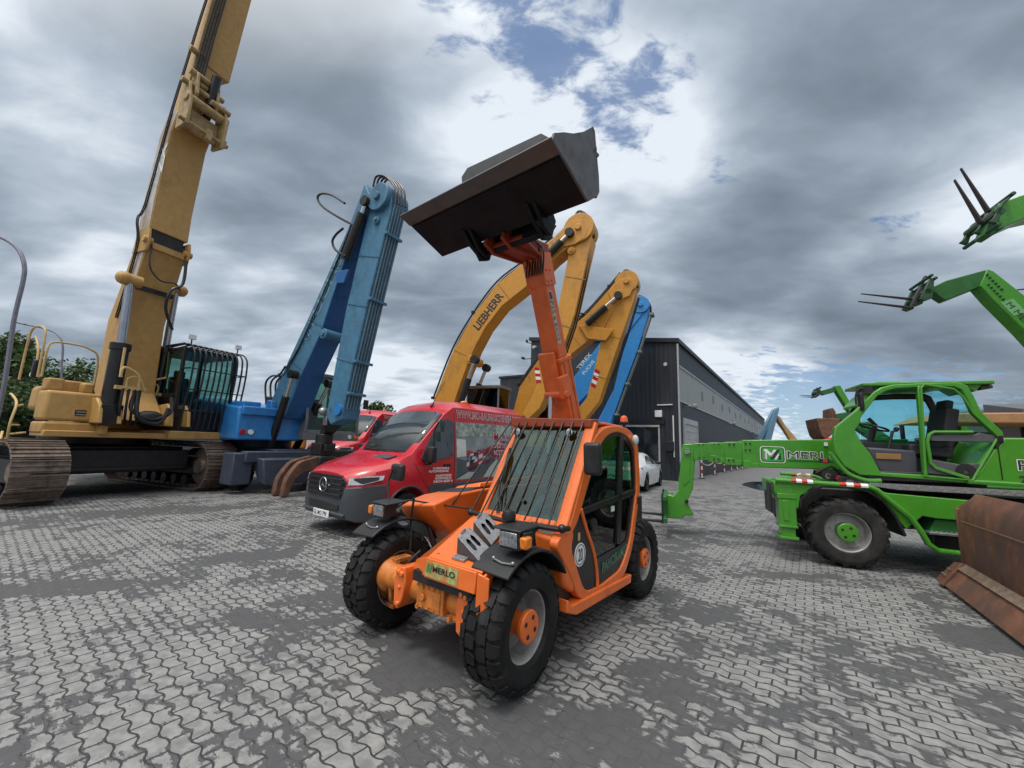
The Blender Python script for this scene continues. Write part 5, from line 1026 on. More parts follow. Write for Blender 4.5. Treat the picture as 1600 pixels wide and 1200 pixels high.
for s in (-1, 1):
    y = s*.70
    b0 = XF.Y(*((163, 672) if s < 0 else (236, 660)), y); b1 = XF.Y(*((189, 538) if s < 0 else (259, 545)), y); b2 = XF.Y(*((203, 440) if s < 0 else (275, 455)), y)
    M = MB(); M.cyl((b0[0], y, 1.75), (b1[0], y, b1[1]), .17, n=20); M.cyl((b1[0]-.0, y, b1[1]-.15), (b1[0], y, b1[1]+.02), .20, n=20); M.box(b0[0]-.15, b0[0]+.2, y-.2, y+.2, 1.7, 2.2); M.build('lift_cylinder', EX, BLACKM, bevel=.01)
    M = MB(); M.cyl((b1[0], y, b1[1]), (b2[0], y, b2[1]), .085, n=16); M.build('lift_rod', EX, pm('dull chrome', (.38,.39,.42), .25, .9))
    M = MB(); M.cyl((b2[0], y-.22, b2[1]+.05), (b2[0], y+.22, b2[1]+.05), .15, n=16); M.sph((b2[0], y+s*.12, b2[1]+.05), .17); M.build('rod_end', EX, YELLOW, bevel=.01)
    M = MB(); e = s*.36; M.tube(spline([(b1[0]+.22, y, b1[1]-.1), (b1[0]+.25, y, b1[1]-.8), (b1[0]+.28, y-s*.03, 3.1), (b1[0]+.28, y-s*.32, 2.95), (b1[0]+.25, y-s*.38, 2.6)], 5), .03, 8); M.tube(spline([(b1[0]+.24, y-s*.15, 2.62), (b1[0]+.25, y-s*.15, 2.85), (b1[0]+.27, y-s*.35, 2.9), (b1[0]+.25, y-s*.5, 2.6)], 4), .022, 8); M.obox((b1[0]+.2, y-s*.25, 2.62), (.08, .6, .09)); M.build('oil_pipe', EX, MUSTARD)
    M = MB()
    for k in range(4):
        yk = y-s*(.10+.11*k); M.tube(spline([(b1[0]+.22, yk, 2.6), (b1[0]+.24, yk, 2.1), (b1[0]+.05, yk-s*.1, 1.75)], 5), .028, 6); M.cyl((b1[0]+.22, yk, 2.42), (b1[0]+.22, yk, 2.6), .032, n=8)
    M.build('hose_bundle', EX, HOSE)
M = MB(); M.tube(spline([(-.35,-.3,2.6),(-.2,-.3,2.0),(-.22,-.05,1.82),(-.2,.2,1.85),(-.25,.35,2.2)], 5), .05, 8); M.tube(spline([(-.35,-.35,2.5),(-.25,-.4,2.1),(-.2,0,1.9),(-.25,.4,2.1),(-.4,.45,2.5)], 5), .045, 8); M.sph((-.3, 0, 1.95), .28, (.5, 1.1, .6)); M.build('hose_loop', EX, HOSE)
for y in (-.55, -.9, .5, .9): M = MB(); M.py([(-.3, 1.75), (-.38, 2.15), (-.6, 2.35), (-1.1, 2.3), (-1.2, 1.75)], y-.04, y+.04); M.build('foot_plate', EX, YELLOW, bevel=.02)
# hoses running up the side and front of the boom
M = MB()
for k in range(2):
    o = -.46-.035*k; M.tube(spline([(front[2][0]-.3, o, front[2][1]), (front[4][0]-.35, o-.03, front[4][1]-.2), (front[4][0]-.4, o-.10, front[4][1]+.6), (front[5][0]-.35, o, front[5][1]), (tx-.3, o, tz), (tx-.1, o+.05, tz+1.5), (tx+.1, o+.1, tz+3), (tx+.5, o+.15, tz+5)], 5), .017, 6)
M.build('side_hose', EX, HOSE)
M = MB(); M.tube(spline([(x4+.03, -.36, z4-.1), (x4+.10, -.36, z4-.7), (x4+.12, -.1, z4-1.0), (x4+.1, .25, z4-.95), (x4+.1, .38, z4-1.1)], 5), .02, 6); M.tube(spline([(x4+.08, .42, z4-.2), (x4+.14, .40, z4-.9), (x4+.16, .15, z4-1.2), (x4+.12, .12, z4-1.7), (x4+.0, .40, z4-2.2)], 5), .04, 6); M.build('boom_hose', EX, HOSE)
wm = pm('lit boom side white', (.50,.49,.47), .5, var=.15, dirt=.55, dirtcol=(.30,.17,.06), dscale=1.2, dth=(.45,.6))  # pale, dirt-blotched colour standing in for light on the boom side
M = MB(); zs = [p for p in front[3:5]]; 
def strip(path, d, y, m_, name, par):
    M = MB(); A = [(x-.03, y, z) for x, z in path]+[(x-d, y, z) for x, z in path[::-1]]; M.hull2(A, [(a, b-.004, c) for a, b, c in A]); return M.build(name, par, m_)
strip([(a, b) for a, b in front[3:5]], .50, -.4465, wm, 'lit_side_strip', bm1); strip(up, .50, -.4445, wm, 'lit_side_strip', bm2)
mid = [(up[0][0]*.45+up[-1][0]*.55, up[0][1]*.45+up[-1][1]*.55)]
text('VOLVO'[:0]+'ZX', bm2, WHITE, (mid[0][0]-.12, -.452, mid[0][1]-.3), (0.04, 0, 1), (-1, 0, 0.04), .26, .9, .001, .02)

# extra linkage and pipework at the top of the excavator boom
M = MB()
for k in range(4): M.tube([(tx+.06+.02*k, -.30+.06*k, tz+.9), (tx+.30+.02*k, -.28+.06*k, tz+2.6), (tx+.9, -.24+.06*k, tz+5.5)], .028, 6)
M.build('boom_pipe', EX, GREASE)
M = MB(); M.cyl((tx+.12, .12, tz+.2), (tx+.38, .12, tz+1.4), .12, n=14); M.build('stick_cylinder', EX, BLACKM)
for (x, y, z, r_, l_) in ((.25, -.2, 1.15, .09, .55), (.20, .05, .98, .07, .8), (.42, .30, .55, .08, .5), (.1, -.3, 1.9, .08, .4)): M = MB(); M.cyl((tx+x, y-l_/2, tz+z), (tx+x, y+l_/2, tz+z), r_, n=14); M.build('linkage_pin', EX, HM, bevel=.01)
for y in (-.30, .22): M = MB(); M.py([(tx+.0, tz+.85), (tx+.22, tz+1.25), (tx+.36, tz+1.15), (tx+.46, tz+.5), (tx+.30, tz+.25)], y-.035, y+.035); M.build('link_plate', EX, HM, bevel=.012)
# ---------------------------------------------------------------- wheeled material handlers with folded arms
def armpoly(fr, pts, w, name, par, mat, bevel=.02, k=0):
    P_ = fr.YY(pts, -w); P_ = rpoly(P_, .12, 3) if k else P_
    M = MB(); M.py(P_, -w, w); return M.build(name, par, mat, bevel=bevel), P_
def handler_body(T, fr, paint, cabm, cab=(0.0, 1.9, 3.5), big=1.0, cabdark=False, back=4.2, hoodz=2.5):
    """undercarriage with outriggers and eight tyres, slewing house, counterweight and cab (left front)"""
    M = MB(); M.box(-3.9, .6, -.7, .7, .75, 1.15); M.lathe([(.95, 1.1), (1.0, 1.15), (1.0, 1.45), (.9, 1.5)], (-1.9, 0, 0), (0,0,1), 30); M.build('undercarriage', T, SLATE, bevel=.03)
    for x in (.4, -3.7):
        M = MB(); M.box(x-.25, x+.25, -1.35, 1.35, .55, .95)
        for s in (1, -1): M.box(x-.2, x+.2, s*1.25-.2, s*1.25+.2, .1, .9); M.box(x-.35, x+.35, s*1.25-.3, s*1.25+.3, .0, .10)
        M.build('outrigger', T, SLATE, bevel=.03)
    for x in (-.55, -2.95):
        for s in (1, -1): wheel(T, (x, s*1.05, .56), .56, .38, .29, s, 'chevron', 20, RUBBER_D, RIMG, GREASE, dish=.10)
    M = MB(); M.hull2([(.05, -1.4, 1.5), (.05, .3, 1.5), (-back, 1.4, 1.5), (-back, -1.4, 1.5)], [(.0, -1.38, 2.5), (.0, .3, 2.5), (-back, 1.38, hoodz), (-back, -1.38, hoodz)]); M.build('house', T, paint, bevel=.06, seg=3)
    M = MB(); M.box(-back-.5, -back, -1.38, 1.38, 1.5, hoodz); M.build('counterweight', T, paint, bevel=.12, seg=4)
# -- blue handler next to the yellow excavator
UF = Frame(-6.9, 12.7, -30)
UH = tag(O('material_handler', None, UF.loc, UF.rz), 'weathered blue material handler with a folded arm and a grey cab, beside the tracked excavator', 'material handler', 'wheeled material handlers with folded arms')
yA, zA = UF.X(377, 677, 0); yB, zB = UF.X(470, 684, 0); yT, zT = UF.X(369, 630, 0)
M = MB(); M.box(-3.9, .4, -.7, .7, .75, 1.2); M.lathe([(.95, 1.15), (1.0, 1.2), (1.0, 1.45), (.9, 1.5)], (-1.9, 0, 0), (0,0,1), 30); M.build('undercarriage', UH, NAVY, bevel=.03)
for x in (-.55, -3.2):
    for s in (1, -1): wheel(UH, (x, s*1.15, .56), .56, .38, .29, s, 'chevron', 20, RUBBER_D, RIMG, GREASE, dish=.10)
M = MB(); M.hull2([(0, yA-.12, 1.45), (0, yB, 1.45), (-4.6, yB+.8, 1.45), (-4.6, yA-.12, 1.45)], [(-.05, yA-.12, zT-.08), (-.05, yB, zT-.08), (-4.6, yB+.8, 2.9), (-4.6, yA-.12, 2.9)]); M.build('house', UH, BLUE, bevel=.06, seg=3)
M = MB(); M.box(-.3, .04, yA-.05, yB-.2, zT-.30, zT-.05); M.box(-.9, -.1, yA, yA+.5, zT-.1, zT+.1); M.build('walkway_box', UH, BLUE, bevel=.03)
for k, m_ in ((0, REDL), (1, WHITE)):
    M = MB(); M.cyl((.0, yA+.02+.22*k, 1.68), (.035, yA+.02+.22*k, 1.68), .075, n=16); M.build('marker_lamp', UH, m_)
cyl_, cz_ = UF.X(470, 686, .25); cyr_, czr = UF.X(560, 690, .25); ct = UF.X(535, 592, .25)[1]
M = MB(); M.box(-1.6, .30, cyl_+.05, cyr_-.05, 1.50, 1.78); M.hull2([(.28, cyl_+.1, 1.78), (.28, cyr_-.2, 1.78), (-1.6, cyr_-.2, 1.78), (-1.6, cyl_+.1, 1.78)], [(.12, cyl_+.15, 2.25), (.12, cyl_+.75, 2.25), (-1.6, cyl_+.75, 2.25), (-1.6, cyl_+.15, 2.25)])
for y in (cyl_+.10, cyr_-.16): M.tube([(.28, y, 1.75), (.30, y, 2.2), (.16, y, ct-.15), (.0, y, ct)], .055, 8); M.tube([(-1.5, y, 1.75), (-1.5, y, ct)], .05, 8); M.tube([(0, y, ct), (-1.5, y, ct)], .05, 8)
M.box(-1.6, .05, cyl_+.05, cyr_-.1, ct-.02, ct+.10); uc = M.build('cab', UH, pm('grey cab paint', (.16,.17,.19), .45, dirt=.4), bevel=.03)
for nm, P_ in (('front_window', [(.27, cyl_+.12, 1.85), (.27, cyr_-.18, 1.85), (.14, cyr_-.18, ct-.06), (.14, cyl_+.12, ct-.06)]), ('side_window', [(.2, cyl_+.1, 2.2), (.08, cyl_+.1, ct-.08), (-1.5, cyl_+.1, ct-.08), (-1.5, cyl_+.1, 2.2)]), ('side_window', [(.2, cyr_-.16, 1.8), (.08, cyr_-.16, ct-.08), (-1.5, cyr_-.16, ct-.08), (-1.5, cyr_-.16, 1.8)])):
    M = MB(); M.plate(P_, .008); M.build(nm, uc, GLASS_G)
M = MB(); M.obox((-.8, (cyl_+cyr_)/2, 2.1), (.5, .5, .15)); M.obox((-1.05, (cyl_+cyr_)/2, 2.55), (.15, .5, .8)); M.build('driver_seat', UH, INTER, bevel=.05)
M = MB(); M.tube([(.1, cyr_-.15, 2.6), (.3, cyr_+.10, 2.95)], .015, 6); M.obox((.3, cyr_+.14, 2.85), (.05, .2, .34)); M.build('mirror', UH, BLACK, bevel=.02)
for y in (cyr_-.45, cyr_-.22): M = MB(); M.cyl((.30, y, 1.64), (.335, y, 1.64), .07, n=16); M.build('headlight', UH, WHITE if y < cyr_-.3 else AMBER)
# front outrigger / dozer plate seen under the house
M = MB(); M.hull2([(.9, yA+.2, .95), (.9, yB+.35, .95), (.2, yB+.35, 1.0), (.2, yA+.2, 1.0)], [(.95, yA+.3, .25), (.95, yB+.1, .22), (.7, yB+.1, .3), (.6, yA+.3, .3)]); M.box(.3, .6, yA-.1, yB+.9, .85, 1.15); M.box(-.1, .5, yA-.35, yA+.15, .25, 1.1); M.build('outrigger_blade', UH, SLATE, bevel=.03)
M = MB(); M.box(.0, .9, yB+.4, yB+1.5, .5, 1.2); M.build('step_housing', UH, GREASE, bevel=.05)
bo_ = [(570,286),(546,352),(481,498),(452,560),(421,632),(428,660),(446,652),(474,578),(500,522),(536,412),(566,338),(580,312)]
ub, P_ = armpoly(UF, bo_, .36, 'boom', UH, TEAL, .02)
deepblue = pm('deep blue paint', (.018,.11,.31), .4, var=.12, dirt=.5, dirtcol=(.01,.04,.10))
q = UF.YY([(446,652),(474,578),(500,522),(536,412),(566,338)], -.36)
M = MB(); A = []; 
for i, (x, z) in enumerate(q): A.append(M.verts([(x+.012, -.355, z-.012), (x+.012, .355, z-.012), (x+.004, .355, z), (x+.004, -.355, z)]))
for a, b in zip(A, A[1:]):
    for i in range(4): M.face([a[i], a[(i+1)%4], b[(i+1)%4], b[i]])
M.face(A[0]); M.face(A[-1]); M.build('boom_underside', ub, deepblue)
ty_, tz_ = UF.Y(430, 640, -.36); M = MB()
for y in (-.5, .5): M.py([(ty_-.5, 1.5), (ty_-.15, tz_+.3), (ty_+.1, tz_+.25), (ty_+.35, 1.5)], y-.06, y+.06)
M.build('boom_foot', UH, BLUE, bevel=.02)
sp_ = [(577,326),(541,480),(509,648),(516,664),(534,655),(548,584),(580,448),(610,330),(612,304),(600,292),(584,300)]
us, SP = armpoly(UF, sp_, .27, 'stick', UH, TEAL, .03)
h_ = UF.Y(592, 308, -.36); M = MB(); M.cyl((h_[0], -.42, h_[1]), (h_[0], .42, h_[1]), .42, n=28); M.cyl((h_[0], -.50, h_[1]), (h_[0], .50, h_[1]), .12, n=14); M.build('boom_head', UH, TEAL, bevel=.02)
def frontface(pts, w):
    return [UF.Y(a, b, -w) for a, b in pts]
ff = frontface([(612,318),(580,448),(548,584),(536,640)], .27)
M = MB()
for k in range(5):
    y = -.2+.1*k; M.tube([(x+.07, y, z+.02) for x, z in ff], .022, 6)
M.build('stick_pipe', us, pm('blue grey pipes', (.12,.20,.25), .45, dirt=.5))
for t in (.12, .38, .62, .85):
    i = min(int(t*3), 2); u = t*3-i; x = ff[i][0]*(1-u)+ff[i+1][0]*u; z = ff[i][1]*(1-u)+ff[i+1][1]*u; M = MB(); M.obox((x+.08, 0, z), (.12, .60, .08), (0, .2, 0)); M.build('pipe_clamp', us, TEAL, bevel=.01)
def rod(par, a, b, y, r0, r1, t=.55, m0=BLACKM, nm='arm_cylinder'):
    a = Vector((a[0], y, a[1])); b = Vector((b[0], y, b[1])); M = MB(); M.use(m0).cyl(a, a.lerp(b, t), r0, n=14); M.use(CHROME).cyl(a.lerp(b, t), b, r1, n=12); M.use(m0).cyl(b+Vector((0,-.12,0)), b+Vector((0,.12,0)), r0*1.2, n=12); return M.build(nm, par)
rod(UH, UF.Y(421, 700, -.55), UF.Y(458, 585, -.55), -.55, .11, .06, .7); rod(UH, UF.Y(462, 700, .55), UF.Y(515, 600, .55), .55, .11, .06, .7)
rod(UH, UF.Y(548, 410, -.2), UF.Y(582, 322, -.2), -.42, .13, .07, .8, GREASE)
bk_ = UF.Y(532, 420, -.36); M = MB(); M.py([(bk_[0]-.1, bk_[1]-.1), (bk_[0]+.5, bk_[1]-.15), (bk_[0]+.35, bk_[1]-.55), (bk_[0]+.0, bk_[1]-.5)], -.46, -.38); M.build('cylinder_lug', ub, deepblue, bevel=.02)
def hose(T, pts3, r=.03, nm='hydraulic_hose'): M = MB(); M.tube(spline(pts3, 5), r, 7); return M.build(nm, T, HOSE)
for pts in ([(553,352),(530,340),(508,325),(503,313),(512,308),(530,312),(552,326)], [(540,400),(527,392),(524,380),(532,370),(545,362)]): hose(UH, [(x, -.5-.05*i, z) for i, (x, z) in enumerate([UF.Y(a, b, -.5) for a, b in pts])], .035)
for k in range(4): hose(UH, [(x, -.2+.1*k, z) for x, z in [UF.Y(a+k*5, b+k*2, -.2+.1*k) for a, b in ((583,292),(588,276),(602,276),(616,292),(618,318))]])
for k in range(5): hose(UH, [(x, -.4+.06*k, z) for x, z in [UF.Y(a+k*5, b, -.4) for a, b in ((416,632),(415,600),(424,588),(436,586),(446,572))]])
for k in range(3): o_ = k*.1; hose(UH, [(x, -.40+.05*k, z+o_*.3) for x, z in [UF.Y(a, b, -.4) for a, b in ((447,575+k*3),(466,545),(500,470+k*4),(530,400),(549,352+k*3))]], .022)
M = MB(); M.cyl((UF.Y(528,640,-.3)[0], -.34, UF.Y(528,640,-.3)[1]), (UF.Y(528,640,-.3)[0], .34, UF.Y(528,640,-.3)[1]), .16, n=16); M.build('stick_pin', us, BLUE)
t0 = UF.Y(492, 512, -.36); t1 = UF.Y(541, 402, -.36); dv = Vector((t1[0]-t0[0], 0, t1[1]-t0[1])); nv = Vector((-dv.z, 0, dv.x)).normalized()
o_ = Vector((t0[0], -.364, t0[1]))+nv*.10
text('FUCHS', ub, pm('faded lettering', (.17,.33,.43), .5), o_, dv, nv, .36, dv.length*.95, .001, .02)
M = MB(); g_ = UF.Y(484, 526, -.36); c_ = Vector((g_[0], -.366, g_[1]))+nv*.15; M.tube([c_+dv.normalized()*.16*math.cos(a)+nv*.16*math.sin(a) for a in [2*math.pi*k/20 for k in range(20)]], .012, 5, closed=True); M.tube([c_+dv.normalized()*.1*math.cos(a)+nv*.1*math.sin(a) for a in (.5, 2.6, 4.7)], .012, 5, closed=True); M.build('round_emblem', ub, pm('faded lettering', (.17,.33,.43), .5))
# grapple hanging from the stick tip
gx, gz = UF.Y(512, 660, 0); GR = O('grapple', UH)
M = MB(); M.cyl((gx, -.2, gz+.05), (gx, .2, gz+.05), .09, n=12); M.obox((gx-.05, 0, gz-.22), (.22, .22, .5)); M.cyl((gx-.08, 0, gz-.35), (gx-.08, 0, gz-.62), .24, n=18); M.obox((gx-.08, 0, gz-.78), (.45, .5, .35)); M.obox((gx-.1, 0, gz-.75), (.65, .3, .2)); M.build('rotator', GR, GREASE, bevel=.02)
M = MB()
for k in range(9): M.tube(spline([(gx+.25, -.2+.05*k, gz+.75), (gx+.45, -.25+.06*k, gz+.35), (gx+.35, -.2+.05*k, gz-.05), (gx+.05, -.1+.03*k, gz-.35)], 5), .028, 6)
M.build('grapple_hoses', GR, HOSE)
M = MB(); M.obox((gx+.2, -.15, gz+.05), (.18, .2, .3)); M.sph((gx+.15, -.3, gz+.30), .12); M.build('swivel_valve', GR, STEEL, bevel=.02)
tx_ = gx-.08
gp = [UF.X(a, b, tx_) for a, b in ((492,712),(478,716),(462,721),(448,735),(438,752),(433,775))]; gi = [UF.X(a, b, tx_) for a, b in ((441,777),(446,762),(454,748),(466,738),(478,735),(492,736))]
gc_ = -.05
for sg in (0, 1):
    f_ = (lambda y: y) if sg == 0 else (lambda y: 2*gc_-y)
    for dx in (-.22, .16): M = MB(); M.px([(f_(p[0]), p[1]) for p in spline(gp, 4)] + [(f_(p[0]), p[1]) for p in spline(gi, 4)], tx_+dx-.09, tx_+dx+.09); M.build('grapple_tine', GR, RUST, bevel=.02)
M = MB(); M.obox((tx_, gc_, .88), (.6, .5, .4)); M.build('grapple_body', GR, GREASE, bevel=.06)
# -- three more handlers in a row in front of the warehouse
def handler(fr, lab, paint, boom, stick, hub_px, hub_r, w, wl, texts, cylp, stripes, hosepts, back=4.2):
    T = tag(O('material_handler', None, fr.loc, fr.rz), lab, 'material handler', 'wheeled material handlers with folded arms'); handler_body(T, fr, paint, paint, back=back)
    b, bp__ = armpoly(fr, boom, w, 'boom', T, paint, .02); s_, sp__ = armpoly(fr, stick, wl, 'stick', T, paint, .02)
    hx, hz = fr.Y(*hub_px, -w); M = MB(); M.cyl((hx, -w-.05, hz), (hx, w+.05, hz), hub_r, n=26); M.cyl((hx, -w-.14, hz), (hx, w+.14, hz), .13, n=14); M.build('arm_joint', T, paint, bevel=.02)
    for a, c, y in cylp: rod(T, fr.Y(*a, y), fr.Y(*c, y), y, .15, .08, .62, GREASE)
    if hosepts:
        M = MB()
        for k in range(3): M.tube(spline([(x, -w*.6+.18*k, z+.10) for x, z in [fr.Y(p[0], p[1], -w) for p in hosepts]], 4), .04, 6)
        for q in hosepts[::2]: x, z = fr.Y(q[0], q[1], -w); M.obox((x, 0, z+.08), (.08, w*1.9, .12))
        M.build('boom_hoses', T, HOSE)
    for (body, a, c, h, m_) in texts:
        p = fr.Y(*a, -w); q = fr.Y(*c, -w); d = Vector((q[0]-p[0], 0, q[1]-p[1])); n_ = Vector((-d.z, 0, d.x)).normalized(); text(body, b, m_, Vector((p[0], -w-.004, p[1])), d, n_, h, d.length, .001, .03)
    for a, c, ww in stripes:
        p = Vector(fr.Y(*a, -wl)); q = Vector(fr.Y(*c, -wl)); d = (q-p)/5; n_ = Vector((d.y, -d.x)).normalized()*ww; M = MB()
        for k in range(5):
            M.use(REDL if k % 2 == 0 else WHITE); p0 = p+d*k; A = [p0, p0+d, p0+d*.6+n_, p0-d*.4+n_]; M.hull2([(x, -wl-.003, z) for x, z in A], [(x, -wl-.009, z) for x, z in A])
        M.build('warning_stripes', s_)
    return T, b, s_
BLT = pm('black lettering', (.03,.028,.03), .5)
L1 = Frame(-1.5, 17, -25)
H1, hb, hs = handler(L1, 'tallest yellow material handler, its curved lettered boom rising behind the red van', LYEL,
    [(672,640),(678,624),(708,548),(740,492),(776,444),(816,412),(862,374),(893,343),(912,340),(921,352),(914,370),(888,386),(866,404),(824,446),(784,478),(758,512),(740,546),(722,592),(706,640)],
    [(892,380),(880,440),(868,500),(850,568),(832,618),(816,646),(824,656),(843,638),(857,608),(874,560),(898,490),(919,398),(925,372),(920,352),(905,345),(893,356)],
    (904,356), .62, .38, .33, [('LIEBHERR', (748,517), (788,463), .40, BLT)], [((716,640),(742,562), -.55), ((733,640),(760,575), .75), ((856,398),(890,364), -.52)],
    [((838,598),(835,574), .2)], [(674,624),(704,547),(737,490),(774,441),(815,409),(862,371)], back=2.0)
M = MB(); M.tube(spline([(x, -.1, z) for x, z in [L1.Y(a, b, -.1) for a, b in ((896,342),(905,330),(919,338),(926,352),(928,372))]], 5), .05, 6); M.tube(spline([(x, .2, z) for x, z in [L1.Y(a, b, .2) for a, b in ((898,342),(908,334),(922,345),(927,360))]], 5), .05, 6); M.build('head_hoses', H1, HOSE)
c1, c2 = L1.Y(742, 600, .55), L1.Y(812, 606, .55); cb = 2.3; ct1 = L1.Y(745, 600, .55)[1]
x0_, x1_ = c2[0]-.15, c2[0]+1.35
x1_ = L1.Y(790, 610, 1.0)[0]; x0_ = x1_-1.7
def simple_cab(T, x0, x1, y0, y1, z0, z1, m_, roof=None):
    M = MB()
    for x in (x0, x1-.08):
        for y in (y0, y1-.08): M.box(x, x+.08, y, y+.08, z0, z1)
    M.box(x0, x1, y0, y1, z0-.5, z0+.15); M.box(x0-.05, x1+.08, y0-.03, y1+.03, z1-.02, z1+.12); M.box(x0, x0+.05, y0, y1, z0, z0+.9); c = M.build('cab', T, m_, bevel=.03)
    for nm, P_ in (('front_window', [(x1-.03, y0+.08, z0+.15), (x1-.03, y1-.08, z0+.15), (x1-.03, y1-.08, z1-.03), (x1-.03, y0+.08, z1-.03)]), ('side_window', [(x0+.08, y0+.03, z0+.15), (x1-.08, y0+.03, z0+.15), (x1-.08, y0+.03, z1-.03), (x0+.08, y0+.03, z1-.03)]), ('side_window', [(x0+.08, y1-.03, z0+.15), (x1-.08, y1-.03, z0+.15), (x1-.08, y1-.03, z1-.03), (x0+.08, y1-.03, z1-.03)])): M = MB(); M.plate(P_, .008); M.build(nm, c, GLASS_D)
    M = MB(); M.obox(((x0+x1)/2-.2, (y0+y1)/2, z0+.5), (.5, .5, .15)); M.obox(((x0+x1)/2-.45, (y0+y1)/2, z0+.95), (.15, .5, .8)); M.build('driver_seat', T, INTER, bevel=.05); return c
GC = pm('dusty grey cab', (.17,.165,.15), .55, dirt=.5, dirtcol=(.3,.27,.2))
simple_cab(H1, -.9, .75, .62, 1.75, 2.35, 4.02, GC)
L2 = Frame(1.7, 19, -25)
H2, _, _ = handler(L2, 'second yellow material handler, its striped arm folded in front of the warehouse', LYEL,
    [(800,650),(812,604),(840,564),(888,516),(920,488),(952,452),(970,430),(984,428),(992,440),(985,462),(962,478),(942,516),(926,526),(892,554),(866,580),(846,612),(834,650)],
    [(957,463),(942,522),(927,583),(917,621),(900,642),(902,656),(914,655),(936,627),(949,588),(972,522),(991,468),(994,452),(985,440),(966,446)],
    (979,440), .52, .36, .32, [], [((916,506),(966,462), -.50), ((826,650),(845,600), -.6)], [((923,603),(930,576), .24)], [(808,604),(838,561),(886,513),(918,485),(950,449),(968,427)])
M = MB(); x_, z_ = L2.Y(935, 522, -.4); M.py([(x_-.9, z_+.5), (x_+.7, z_+.15), (x_+.35, z_-.35), (x_-.5, z_-.2)], -.48, -.37); M.build('cylinder_lug', H2, LYEL, bevel=.02)
for k in range(3): hose(H2, [(x, -.3+.2*k, z) for x, z in [L2.Y(a, b, -.3+.2*k) for a, b in ((886,520),(896,498),(906,490),(918,492),(924,498))]], .04); hose(H2, [(x, -.2+.2*k, z) for x, z in [L2.Y(a, b, -.2+.2*k) for a, b in ((968,432),(978,422),(992,430),(997,450))]], .04)
simple_cab(H2, -.9, .75, .62, 1.75, 2.2, 3.8, GC)
L3 = Frame(4.9, 21.3, -25)
B3 = pm('bright handler blue', (.03,.24,.60), .38, var=.08, dirt=.3, dirtcol=(.03,.10,.2))
WL = pm('pale blue lettering', (.42,.62,.75), .5)
H3, b3, s3 = handler(L3, 'bright blue material handler with its folded arm against the warehouse front', B3,
    [(858,650),(872,620),(893,594),(934,541),(965,498),(990,462),(1003,463),(1010,478),(1000,495),(972,530),(946,578),(923,610),(900,634),(886,652)],
    [(990,489),(970,564),(959,608),(934,657),(930,690),(944,690),(960,645),(977,597),(996,547),(1015,484),(1012,472),(1002,466),(992,474)],
    (1001,476), .45, .34, .28, [('TEREX', (905,578), (925,554), .21, WL), ('FUCHS', (913,586), (930,565), .19, WL)], [], [], None)
M = MB(); M.tube(spline([(x, 0, z) for x, z in [L3.Y(a, b, 0) for a, b in ((998,462),(1008,466),(1016,478),(1017,492))]], 5), .05, 6); M.build('head_hoses', H3, HOSE)
ff3 = [L3.Y(a, b, -.28) for a, b in ((1015,490),(996,549),(977,599),(960,647))]; M = MB()
for k in range(4): M.tube([(x+.07, -.2+.13*k, z) for x, z in ff3], .03, 6)
for x, z in ff3: M.obox((x+.1, 0, z), (.2, .6, .12))
M.build('stick_pipe', s3, pm('pipe grey', (.20,.22,.21), .5))

# weld seams, lugs and pipe runs that break up the plain arm plates
SEAM = pm('weld seam yellow', (.34,.16,.03), .6, var=.3)
def seam(fr, par, w, a, b, m_=None, t=.03):
    p = Vector(fr.Y(*a, -w)); q = Vector(fr.Y(*b, -w)); d = (q-p).normalized(); n_ = Vector((-d.y, d.x))*t/2; M = MB(); A = [p-n_, q-n_, q+n_, p+n_]; M.hull2([(x, -w-.012, z) for x, z in A], [(x, -w+.01, z) for x, z in A]); return M.build('weld_seam', par, m_ or SEAM)
def lug(fr, T, w, px_, py_, r, m_, nm='pin_lug', th=.07):
    x, z = fr.Y(px_, py_, -w); M = MB(); M.cyl((x, -w-th, z), (x, w+th, z), r, n=18); M.cyl((x, -w-th-.05, z), (x, w+th+.05, z), r*.5, n=12); return M.build(nm, T, m_, bevel=.012)
for a, b in (((885,432),(914,437)), ((866,505),(893,512)), ((848,572),(873,578))): seam(L1, hs, .33, a, b)
for a, b in (((710,547),(737,560)), ((778,444),(797,468)), ((818,413),(835,434))): seam(L1, hb, .38, a, b)
for a, b in (((941,524),(971,529)), ((926,586),(948,592))): seam(L2, H2, .32, a, b)
for a, b in (((842,566),(860,588)), ((890,518),(908,542)), ((922,490),(938,514))): seam(L2, H2, .36, a, b)
lug(L1, H1, .38, 735, 562, .20, LYEL); lug(L1, H1, .33, 893, 392, .16, LYEL); lug(L2, H2, .36, 968, 458, .15, LYEL); lug(L2, H2, .36, 862, 575, .16, LYEL)
M = MB(); M.py(L1.YY([(862,376),(893,345),(914,343),(920,356),(914,372),(898,382),(880,386),(868,392)], -.42), -.44, -.38); M.build('joint_plate', hb, LYEL, bevel=.02)
M = MB(); M.py(L2.YY([(950,456),(968,436),(988,434),(992,446),(984,462),(966,470),(956,474)], -.40), -.42, -.36); M.build('joint_plate', H2, LYEL, bevel=.02)
for fr, T, pts, w in ((L1, H1, ((921,372),(908,440),(893,505),(870,572)), .33), (L2, H2, ((995,462),(975,527),(952,592)), .32)):
    q = [fr.Y(a, b, -w) for a, b in pts]
    for k in range(2): M = MB(); M.tube([(x+.06, -.15+.25*k, z) for x, z in q], .03, 6); M.build('stick_pipe', T, GREASE)
WBLU = pm('weld seam blue', (.03,.10,.16), .6)
for a, b in (((546,354),(566,340)), ((517,420),(533,415)), ((482,500),(506,512)), ((452,562),(474,580))): seam(UF, ub, .36, a, b, WBLU, .025)
